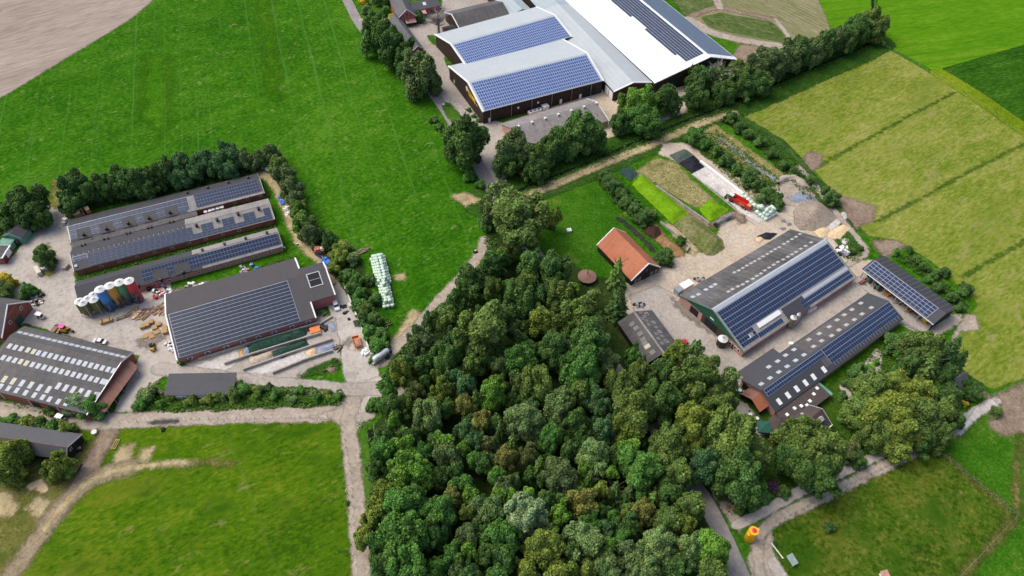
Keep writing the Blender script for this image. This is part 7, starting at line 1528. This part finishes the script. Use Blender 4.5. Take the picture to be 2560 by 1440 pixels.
crate('bin', 'yellow bin at the near end of the machine shed', 'bin', 2314, 798, (1.8, 1.2, 1.2), plain('bin_yellow', (.75, .50, .02)), ((2308, 793), (2320, 803)), lid=plain('bin_yellow_lid', (.8, .55, .03)))
crate('feed_box', 'grey slab of concrete beside the pasture shed', 'slab', 2312, 838, (2.0, 1.4, .4), W_conc, ((2304, 836), (2320, 840)))
for i, (x, y) in enumerate(((1327, 281), (1337, 278), (1347, 275))):
    t = put('cooling_unit', 'white cooling unit with round fan beside the front brown hall, %s of three from left' % ordn(i), 'cooling unit', x, y, 1.0, ((1320, 283), (1370, 268)), 'white cooling units')
    MB().box((0, 0, .3), (2.1, 1.7, 1.1)).build('housing', W_white, t); MB().lathe([(.5, 1.38), (.5, 1.46)], n=16).build('fan', W_dark, t)
    for s in (-1, 1): MB().box((s * .9, 0, 0), (.12, 1.5, .32)).build('foot', W_steel, t)
crate('cooling_box', 'tall white box at the right end of the cooling units', 'box', 1363, 268, (2.6, 2.0, 1.9), W_white, ((1320, 283), (1370, 268)), lid=W_white)
def tarp(name, label, px, py, r, m, seed, cat='tarpaulin', h=.5):
    rr = random.Random(seed); t = put(name, label, cat, px, py, .1); q = MB()
    for k in range(7):
        a = rr.random() * 6.28; d = r * rr.random() * .6; q.box((d * math.cos(a), d * math.sin(a), 0), (r * rr.uniform(.5, 1.1), r * rr.uniform(.3, .8), h * rr.uniform(.3, 1)), rr.random() * 3, .55)
    q.build('sheet', m, t); MB().box((0, 0, 0), (r * .9, r * .8, h * .5), .4, .7).build('fold', m, t)
for i, (x, y, r) in enumerate(((858, 767, 1.5), (863, 782, 1.2), (872, 797, .9))): tarp('black_bag', 'crumpled black plastic on the concrete apron, %s of three from the top' % ordn(i), x, y, r, W_black, 40 + i)
tarp('blue_sheet', 'crumpled blue sheet beside the conifer hedge, upper one', 702, 494, 1.6, C_blue, 44); tarp('blue_sheet', 'crumpled blue sheet beside the conifer hedge, lower one', 707, 507, 1.8, C_blue, 45)
tarp('white_sacks', 'white sacks heaped under the conifer hedge, upper heap', 716, 521, 1.8, W_white, 46, 'sacks', .9); tarp('white_sacks', 'white sacks heaped under the conifer hedge, lower heap', 722, 535, 1.6, W_white, 47, 'sacks', .9)
tarp('black_sheet', 'black sheet beside the lower left yellowish tree', 194, 1168, 1.8, W_black, 48); tarp('blue_drum', 'small blue drum beside the black sheet', 180, 1171, .6, C_blue, 49, 'drum', .9)
tarp('black_sheet', 'black plastic beside the orange crate on the clamp', 770, 823, 1.6, W_black, 50); tarp('black_sheet', 'black plastic strip right of the orange crate', 812, 820, 1.9, W_black, 51)
for i, (x, y) in enumerate(((1958, 552), (1974, 560), (1957, 572))): tarp('grey_sheet', 'dark grey plastic scrap on the sandy yard, %s of three from the top' % ordn(i), x, y, 1.3, plain('grey_film_scrap', (.17, .16, .17), .7), 52 + i, h=.15)
# ------------------------------------------------ clamps, heaps and walls
def wall(name, label, pts, h, w, m, cat='wall', grp=None):
    g = [G(x, y) for x, y in pts]; t = empty(name, g[0], 0, label, cat, grp); q = MB(); cp = MB()
    for a, b_ in zip(g[:-1], g[1:]):
        d = b_ - a; c = (a + b_) / 2 - g[0]; n = max(1, int(d.length / 3.0)); rz = math.atan2(d.y, d.x)
        for k in range(n):
            f = (k + .5) / n - .5; q.box((c.x + d.x * f, c.y + d.y * f, 0), (d.length / n - .04, w, h), rz)
        cp.box((c.x, c.y, h), (d.length, w * 1.25, .06), rz)
    q.build('blocks', m, t); cp.build('coping', m, t)
gw = 'concrete clamp walls'
wall('clamp_wall', 'clamp wall nearest the slate grey hall', [(497, 902), (622, 863), (798, 811)], 1.1, .3, W_conc, group if False else 'wall', gw)
wall('clamp_wall', 'second clamp wall from the slate grey hall', [(562, 913), (632, 888), (804, 836)], 1.1, .3, W_conc, 'wall', gw)
wall('clamp_wall', 'third clamp wall from the slate grey hall', [(609, 928), (720, 888), (833, 851)], 1.1, .3, W_conc, 'wall', gw)
wall('clamp_wall', 'clamp wall nearest the grey lane', [(682, 936), (760, 904), (832, 880)], 1.1, .3, W_conc, 'wall', gw)
wall('clamp_wall', 'tilted concrete beam at the hall corner', [(800, 812), (830, 793)], .7, .5, W_conc, 'wall', gw)
wall('apron_wall', 'low pale wall between concrete apron and hedge', [(858, 710), (878, 758), (902, 815), (918, 862), (928, 888)], .7, .3, W_offwhite)
wall('kerb_wall', 'bright white concrete wall along the silage floor', [(1750, 406), (1800, 444), (1856, 488)], .9, .9, W_white)
wall('kerb_wall', 'thin concrete edge on the left of the silage floor', [(1732, 438), (1790, 485), (1850, 535), (1885, 562)], .25, .3, W_conc)
wall('clamp_wall', 'mossy wall left of the brown muck', [(1600, 562), (1612, 572)], 1.0, .3, W_conc); wall('clamp_wall', 'concrete wall between muck and mown clamp', [(1650, 558), (1690, 590), (1722, 620), (1715, 632)], 1.0, .3, W_conc)
wall('clamp_wall', 'concrete wall of the muddy lane between clamps', [(1640, 468), (1700, 510), (1760, 552), (1772, 562)], .9, .3, W_conc)
def heap(name, label, px, m, hmax, cat, run=3.0, seed=0, rough=.12, step=.7, dome=False):
    def hf(D, X, Y):
        k = np.clip(D / run, 0, 1); k = (k * k * (3 - 2 * k)) if dome else k
        return hmax * k * (1 + rough * bumps(X, Y, .9, seed)) + np.where(D > 0, .12 * bumps(X, Y, 2.2, seed + 3) * k, 0)
    return sheet(name, px, m, 6, step, height=hf, label=label, kind=None, cat=cat, margin=.4)
heap('silage_clamp', 'long bright green overgrown silage clamp', [(1578, 462), (1604, 436), (1722, 534), (1682, 562)], M_mound, 1.5, 'silage clamp', 3.0, 1, dome=True)
heap('silage_clamp', 'patchy mown cover on the near end of the overgrown clamp', [(1682, 562), (1722, 534), (1806, 600), (1812, 622), (1785, 640), (1768, 640)], M_mowncover, 1.3, 'silage clamp', 3.0, 2, dome=True)
heap('silage_clamp', 'short bright green clamp beside the excavated earth', [(1745, 522), (1775, 498), (1822, 526), (1790, 548), (1772, 556)], M_mound, 1.2, 'silage clamp', 2.6, 3, dome=True)
heap('silage_clamp', 'grass silage clamp under dark green net', [(1545, 428), (1575, 418), (1594, 436), (1578, 452), (1565, 445)], ground_mat('dark_teal_net', (.025, .05, .05), (.04, .08, .075), (.07, .12, .11), edge=.2, fine=2, rough=.7), .9, 'silage clamp', 2.5, 4, dome=True)
heap('silage_cover', 'grey green sheet over the end of the silage floor', [(1672, 389), (1712, 373), (1734, 388), (1696, 409)], ground_mat('grey_green_sheet', (.05, .07, .06), (.075, .10, .085), (.11, .14, .12), edge=.1, fine=2, rough=.6), 1.0, 'cover', 3.0, 5, .05, dome=True)
heap('silage_cover', 'black sheet over the silage floor', [(1696, 409), (1734, 388), (1762, 418), (1731, 434)], ground_mat('black_sheet_cover', (.010, .011, .013), (.017, .018, .022), (.035, .037, .043), edge=.1, fine=1.5, rough=.45, lines=[(heading((1696, 409), (1731, 434)), 1.0, .1, (.04, .042, .05), .5, .2)]), 1.0, 'cover', 3.0, 6, .05, dome=True)
heap('earth_heap', 'brown earth ring around the opened clamp', [(1775, 562), (1800, 542), (1835, 530), (1862, 540), (1868, 556), (1850, 562), (1836, 548), (1800, 556), (1790, 572)], M_brown, 1.4, 'heap', 1.6, 7)
t = put('tyre_roll', 'rolled black plastic along the opened clamp face', 'plastic roll', 1809, 549, 1.2, ((1791, 560), (1830, 538)))
MB().tube((-4.2, 0, 1.3), (4.2, 0, 1.3), .55, 10).build('roll', M_film, t); MB().box((-4, 0, .5), (1.2, 1.2, 1.0), 0, .8).build('end', W_black, t)
heap('earth_heap', 'brown earth around the second opened clamp', [(1935, 462), (1950, 440), (1985, 436), (2012, 452), (2025, 470), (2005, 470), (1985, 452), (1955, 456)], M_track, 1.3, 'heap', 1.6, 8)
t = put('tyre_roll', 'rolled black plastic on the heap beside the path', 'plastic roll', 1957, 452, 1.0, ((1947, 459), (1970, 446))); MB().tube((-2.4, 0, 1.1), (2.4, 0, 1.1), .4, 10).build('roll', M_film, t); MB().box((-2.2, 0, .4), (.8, .9, .9), 0, .8).build('end', W_black, t)
heap('gravel_heap', 'large grey gravel heap behind the green gabled barn', [(1985, 560), (1983, 528), (2005, 506), (2042, 502), (2070, 520), (2092, 545), (2060, 572), (2030, 578), (2000, 575)], M_gravelmound, 3.0, 'gravel heap', 7.0, 9, .06)
heap('sand_heap', 'orange sand heap beside the gravel heap', [(2030, 580), (2052, 568), (2075, 572), (2070, 592), (2048, 596)], M_sawdust, .8, 'sand heap', 2.0, 10)
heap('sand_heap', 'pale flat sand heap beside the footpath', [(2070, 580), (2108, 560), (2124, 572), (2100, 600), (2068, 596)], M_sawdust, .5, 'sand heap', 2.0, 11)
heap('sand_heap', 'small orange sand heap behind the green gabled barn', [(1884, 600), (1898, 592), (1912, 596), (1898, 610)], M_sawdust, .7, 'sand heap', 1.5, 12)
heap('black_cover', 'black plastic behind the roof of the green gabled barn', [(1890, 592), (1915, 582), (1945, 584), (1925, 600), (1912, 600)], ground_mat('black_film_heap', (.012, .013, .018), (.03, .032, .04), (.09, .09, .11), edge=.2, rough=.5), .6, 'cover', 1.5, 13)
heap('manure_heap', 'dark brown compost heap beside the tile roofed barn', [(1603, 572), (1622, 562), (1645, 568), (1655, 585), (1636, 598), (1618, 590)], ground_mat('dark_compost', (.035, .02, .015), (.06, .035, .025), (.10, .065, .045), edge=.4, fine=2), 1.3, 'compost heap', 2.2, 14)
M_netcover = ground_mat('dark_green_cover_net', (.012, .035, .024), (.022, .058, .040), (.05, .09, .07), fine=1.4, mids=.5, edge=.2, rough=.6, bump=.25)
heap('silage_cover', 'crumpled dark green net over the clamp beside the hall', [(610, 868), (640, 852), (700, 832), (758, 815), (770, 836), (712, 862), (640, 890), (620, 892)], M_netcover, 1.1, 'cover', 1.8, 15, .35, dome=True)
heap('silage_cover', 'smooth dark green net over the second clamp', [(674, 882), (764, 847), (775, 868), (704, 898), (684, 894)], M_netcover, 1.1, 'cover', 1.8, 16, .1, dome=True)
heap('silage_cover', 'crumpled grey blue sheet at the near end of the dark green net', [(606, 872), (624, 864), (632, 884), (618, 893), (610, 888)], M_film, .8, 'cover', 1.2, 31, .3, dome=True)
heap('silage_heap', 'brown silage heap in the second clamp', [(622, 895), (680, 877), (688, 892), (640, 912), (624, 910)], M_sand, 1.0, 'heap', 1.8, 17)
heap('silage_cover', 'grey blue sheet on the third clamp', [(790, 870), (832, 856), (838, 868), (832, 880), (795, 888)], M_film, .9, 'cover', 1.8, 18, .3, dome=True)
heap('silage_heap', 'pale cut maize face beside the grey blue sheet', [(762, 880), (786, 868), (794, 888), (770, 894)], M_sawdust, .7, 'heap', 1.2, 19)
heap('earth_heap', 'small sandy heap in the weeds by the lane', [(812, 925), (826, 916), (842, 918), (836, 930), (822, 932)], M_brown, .8, 'heap', 1.4, 20)
heap('pale_sheet', 'pale green film at the end of the clamps', [(818, 812), (833, 803), (842, 826), (832, 832)], M_film, .3, 'cover', 1.2, 21)
heap('rubble_slab', 'round concrete slab near the rubbish heap', [(2103, 604), (2108, 597), (2118, 597), (2123, 604), (2118, 611), (2108, 611)], M_chalk, .25, 'slab', .3, 22, 0)
# ------------------------------------------------ hay stack roof, parasol, tables, sheep, signs, fences, shed machines
t = put('hay_barn_roof', 'round brown thatched roof on a single pole beside the wood', 'round shelter', 1468, 690, 1.6)
MB().lathe([(3.1, 1.2), (3.1, 1.35), (.2, 2.5)], n=28).build('roof', plain('brown_thatch', (.25, .15, .115), .95, .25, 2.5), t); MB().tube((0, 0, 0), (0, 0, 4.6), .12).build('pole', W_dark, t)
for i in range(6): MB().tube((2.7 * math.cos(i * 1.047), 2.7 * math.sin(i * 1.047), 0), (2.7 * math.cos(i * 1.047), 2.7 * math.sin(i * 1.047), 1.25), .1).build('post', W_oldwood, t)
t = put('parasol', 'large square dark green parasol on the farmhouse terrace', 'parasol', 1911, 1066, 2.8, ((1895, 1052), (1925, 1054)))
pg_ = plain('green_canvas', (.020, .115, .075), .8, .12)
q = MB(); c4 = [(-1.9, -1.9, 2.5), (1.9, -1.9, 2.5), (1.9, 1.9, 2.5), (-1.9, 1.9, 2.5)]
for i in range(4): q.face([c4[i], c4[(i + 1) % 4], (0, 0, 3.15)]); a, b_ = c4[i], c4[(i + 1) % 4]; q.face([a, b_, (b_[0], b_[1], 2.28), (a[0], a[1], 2.28)])
q.build('canopy', pg_, t); MB().tube((0, 0, 0), (0, 0, 3.3), .05).build('pole', W_offwhite, t); MB().box((0, 0, 0), (.8, .8, .12)).build('foot', W_conc, t)
for i, (x, y, c_) in enumerate(((1876, 1036, 'teal'), (1893, 1046, 'teal'), (1892, 1068, 'black'), (1850, 976, 'grey'), (1928, 1092, 'red'))):
    t = put('terrace_table', 'round white table with %s chairs on the terrace, %s from the top' % (c_, ordn([1, 2, 3, 0, 4][i])), 'table', x, y, .7, None, 'terrace tables')
    MB().lathe([(.55, .70), (.55, .75)], n=18).build('table_top', W_white, t); MB().tube((0, 0, 0), (0, 0, .72), .05).build('leg', W_steel, t)
    cm = {'teal': plain('teal_chair', (.05, .14, .14)), 'black': W_dark, 'grey': W_steel, 'red': plain('red_chair', (.6, .06, .08))}[c_]
    for k in range(4):
        a = k * 1.57 + i; g0 = t.location; ch = empty('terrace_chair', (g0.x + 1.0 * math.cos(a), g0.y + 1.0 * math.sin(a), .12), a, '%s chair %s around the %s terrace table' % (c_, ORD[k], ordn([1, 2, 3, 0, 4][i])), 'chair', 'terrace chairs')
        MB().box((0, 0, .42), (.48, .48, .06)).build('seat', cm, ch); MB().box((.22, 0, .48), (.06, .48, .45)).build('backrest', cm, ch)
wool = plain('white_wool', (.72, .69, .62), .95, .12, 6); face_ = plain('dark_sheep_face', (.10, .085, .075), .8)
def sheep(label, px, py, face, graze):
    t = put('sheep', label, 'sheep', px, py, .5, face, 'white sheep')
    def blob(name, verts, edges, radii, m):
        me = bpy.data.meshes.new(name); me.from_pydata(verts, edges, []); o = bpy.data.objects.new(name, me); col.objects.link(o)
        o.modifiers.new('skin', 'SKIN'); s = me.skin_vertices[0].data
        for i_, r_ in enumerate(radii): s[i_].radius = (r_, r_)
        s[0].use_root = True; sb = o.modifiers.new('sub', 'SUBSURF'); sb.levels = sb.render_levels = 2; me.materials.append(m); o.parent = t; return o
    hd = (.78, 0, .30) if graze else (.82, 0, 1.02)
    V = [(0, 0, .68), (.38, 0, .70), (-.40, 0, .70), (.60, 0, .66 if graze else .86), hd, (-.56, 0, .62)]; E_ = [(0, 1), (0, 2), (1, 3), (3, 4), (2, 5)]; Rr_ = [.33, .29, .30, .17, .11, .07]
    for sx in (.36, -.38):
        for sy in (.16, -.16):
            n0 = len(V); V += [(sx, sy, .45), (sx + (.03 if sx < 0 else -.01), sy, .24), (sx, sy, .02)]; E_ += [(1 if sx > 0 else 2, n0), (n0, n0 + 1), (n0 + 1, n0 + 2)]; Rr_ += [.10, .055, .05]
    blob('body', V, E_, Rr_, wool)
    hx, hy, hz = hd; dn = -.10 if graze else -.05
    MB().lathe([(.03, -.02), (.09, .05), (.105, .14), (.075, .25), (.05, .30)], n=10, axis='x').build('face', face_, t, True, (hx - .04, 0, hz + dn * .3))
    for s in (-1, 1): MB().tube((hx + .03, s * .08, hz + .07), (hx, s * .2, hz + .05), .035, 6, .012).build('ear', face_, t)
sheep('white sheep grazing beside the paddock hedge, uppermost of three', 1543, 504, ((1548, 498), (1541, 510)), True); sheep('white sheep standing beside the paddock hedge, middle of three', 1552, 513, ((1548, 508), (1556, 518)), False); sheep('white sheep grazing beside the paddock hedge, lowest of three', 1561, 520, ((1558, 515), (1564, 526)), True)
t = put('round_sign', 'round white sign on a post at the pasture edge', 'sign', 866, 1226, 2.2, ((866, 1226), (900, 1228))); MB().tube((0, 0, 0), (0, 0, 2.5), .04).build('post', W_steel, t); MB().lathe([(.5, -.03), (.5, .03)], n=20, axis='x').build('plate', W_white, t, loc=(0, 0, 2.2))
t = put('road_sign', 'white direction sign on a leaning post beside the drive', 'sign', 1857, 1257, 1.8, ((1850, 1262), (1864, 1252))); MB().tube((0, 0, 0), (.3, 0, 2.8), .05).build('post', W_white, t); MB().box((.25, 0, 1.9), (1.4, .06, .5)).build('plate', W_white, t)
t = put('letterbox', 'red box on a post at the drive mouth', 'box', 1837, 1270, 1.0); MB().tube((0, 0, 0), (0, 0, .9), .06).build('post', W_oldwood, t); MB().box((0, 0, .8), (1.2, .8, .7), .4, .9).build('box', plain('faded_signal_red', (.6, .13, .09)), t)
t = put('field_shelter', 'small shelter with mint grey slanted roof in the rough meadow', 'shelter', 1981, 1399, 1.6, ((1968, 1395), (1981, 1388)))
MB().hexa([(-.95, -1.3, 1.2), (.95, -1.3, 1.2), (.95, 1.3, 1.7), (-.95, 1.3, 1.7)], [(-.95, -1.3, 1.28), (.95, -1.3, 1.28), (.95, 1.3, 1.78), (-.95, 1.3, 1.78)]).build('roof', plain('mint_grey_sheet', (.27, .36, .32), .5), t)
for x in (-.85, .85):
    for y, z in ((-1.2, 1.2), (1.2, 1.66)): MB().tube((x, y, 0), (x, y, z), .05).build('post', W_oldwood, t)
t = put('field_shelter', 'small shelter with pinkish roof at the lower edge of the meadow', 'shelter', 2213, 1437, 1.2, ((2202, 1438), (2225, 1432)))
MB().box((0, 0, 0), (1.7, 1.5, 1.1)).build('wall', W_white, t); MB().hexa([(-1, -1, 1.1), (1, -1, 1.1), (1, 1, 1.3), (-1, 1, 1.3)], [(-1, -1, 1.2), (1, -1, 1.2), (1, 1, 1.4), (-1, 1, 1.4)]).build('roof', plain('pink_tile_sheet', (.5, .26, .2)), t)
t = put('pipe', 'long white pipe lying at the corner of the rough meadow', 'pipe', 1942, 1377, .1, ((1931, 1363), (1954, 1393))); MB().tube((-2.2, 0, .2), (2.2, 0, .2), .16, 10).build('tube', W_offwhite, t); MB().lathe([(.2, -.1), (.2, .1)], n=12, axis='x').build('flange', W_offwhite, t, loc=(2.2, 0, .2))
t = put('concrete_ring', 'pale concrete ring lying in the grass near the lane', 'ring', 236, 1081, .3); MB().lathe([(.55, 0), (.75, .05), (.75, .55), (.55, .6)], n=20).build('ring', W_offwhite, t); MB().lathe([(.5, .1), (.5, .2)], n=16).build('inside', W_dark, t)
t = put('board', 'pale wooden frame lying in the pasture above the straw track', 'board', 289, 1111, .1, ((284, 1120), (294, 1100)))
q = MB()
for y in (-.5, 0, .5): q.box((0, y, .05), (3.0, .16, .12))
for x in (-1.3, 1.3): q.box((x, 0, .1), (.2, 1.1, .06))
q.build('boards', W_wood, t)
for k in (-1.3, 1.3): MB().box((k, 0, .16), (.2, 1.3, .08)).build('batten', W_wood, t)
t = put('bale_cover', 'black and white lump at the end of the earth track', 'lump', 1189, 629, .3); MB().box((0, 0, 0), (1.6, 1.4, .6), .4, .6).build('sheet', W_black, t); MB().box((0, .1, .5), (.7, .6, .3), .2, .6).build('sack', W_white, t)
t = put('lawn_sculpture', 'small dark figure like post on the grass island', 'ornament', 1120, 267, .5); MB().lathe([(.35, 0), (.3, .4), (.12, .9), (.2, 1.1), (.05, 1.3)], n=12).build('body', W_dark, t); MB().lathe([(.5, 0), (.5, .08)], n=12).build('foot', W_conc, t)
t = put('stone', 'white boulder at the tip of the grass island', 'stone', 1109, 261, .2); MB().lathe([(.5, 0), (.55, .2), (.3, .45), (.05, .5)], n=9).build('boulder', W_offwhite, t)
def fence(label, pts, n, hgt=1.2):
    g = [G(x, y) for x, y in pts]; t = empty('wire_fence', g[0], 0, label, 'fence', 'wire fences')
    me = MB().lathe([(.06, 0), (.06, hgt), (.02, hgt + .08)], n=6).mesh('post', W_oldwood); tot_ = sum((b_ - a).length for a, b_ in zip(g[:-1], g[1:])); q = MB()
    for a, b_ in zip(g[:-1], g[1:]):
        k = max(2, int(n * (b_ - a).length / tot_))
        for i in range(k):
            p = a + (b_ - a) * (i / k) - g[0]; o = bpy.data.objects.new('post', me); col.objects.link(o); o.parent = t; o.location = (p.x, p.y, 0)
        for z in (.5, .95): q.tube(a - g[0] + Vector((0, 0, z)), b_ - g[0] + Vector((0, 0, z)), .012, 4)
    q.build('wire', W_steel, t)
fence('wire fence round the rough meadow at lower right', [(1960, 1298), (2100, 1224), (2320, 1117), (2362, 1142), (2543, 1291), (2390, 1452)], 60)
fence('wire fence along the hay field beside the footpath', [(1860, 290), (1950, 360), (2030, 440), (2110, 540), (2165, 600)], 32)
fence('wire fence between hay field and bright fields', [(2215, 118), (2335, 190), (2460, 268), (2580, 360)], 40)
fence('wire fence of the pasture along the earth lane', [(300, 1058), (500, 1049), (820, 1044), (856, 1064), (878, 1200), (892, 1440)], 44)
fence('wire fence of the paddock along the sandy track', [(1345, 500), (1420, 470), (1500, 436), (1600, 393)], 24)
fence('wire fence along the wood ditch', [(935, 1065), (945, 1200), (955, 1440)], 18)
tractor('dark green tractor parked in the machine shed, upper one', 2176, 694, ((2185, 686), (2168, 702)), C_green, C_yel); tractor('dark green tractor parked in the machine shed, lower one', 2199, 714, ((2207, 706), (2191, 722)), C_green, C_yel)
for lb, x, y, m, s in (('rusty red implement in front of the machine shed', 2155, 705, plain('implement_red', (.25, .08, .07)), 61), ('orange implement in the middle of the machine shed', 2221, 735, C_or, 62), ('grey implement in the machine shed', 2250, 755, W_steel, 63), ('reddish implement at the near end of the machine shed', 2275, 775, plain('implement_rust', (.32, .12, .07)), 64), ('grey implement beside the reddish one', 2296, 790, W_steel, 65)):
    t = put('implement', lb, 'implement', x, y, .5, ((2150, 700), (2160, 708)), 'farm implements'); r = random.Random(s)
    MB().box((0, 0, .5), (1.0, 2.6, .25)).box((.4, 0, .7), (.5, 1.0, .6)).build('frame', m, t)
    q = MB()
    for k in range(6): q.tube((-.2, -1.1 + k * .44, .5), (-.5, -1.1 + k * .44, 0), .05)
    q.build('tines', W_dark, t); MB().tube((.6, 0, .6), (1.7, 0, .5), .07).build('drawbar', m, t)
t = put('hose_reel', 'rail of pipes lying at the near end of the long barn', 'pipes', 2275, 816, .2, ((2258, 806), (2292, 824))); q = MB()
for k in range(4): q.tube((-3, k * .25 - .4, .2 + .1 * (k % 2)), (3, k * .25 - .4, .2 + .1 * (k % 2)), .09)
q.build('pipes', W_steel, t); MB().box((0, 0, 0), (.3, 1.2, .2)).build('bearer', W_oldwood, t)
t = put('flower_bed', 'raised bed with shrubs on the patio', 'planter', 2176, 918, .4, ((2168, 912), (2186, 924))); MB().box((0, 0, 0), (2.6, 1.2, .45)).build('box', W_conc, t); o = bpy.data.objects.new('plants', SMALL[0]); col.objects.link(o); o.parent = t; o.location = (0, 0, .7); o.scale = (1.2, .6, .5); o.color = TINT['br'] + (1,)
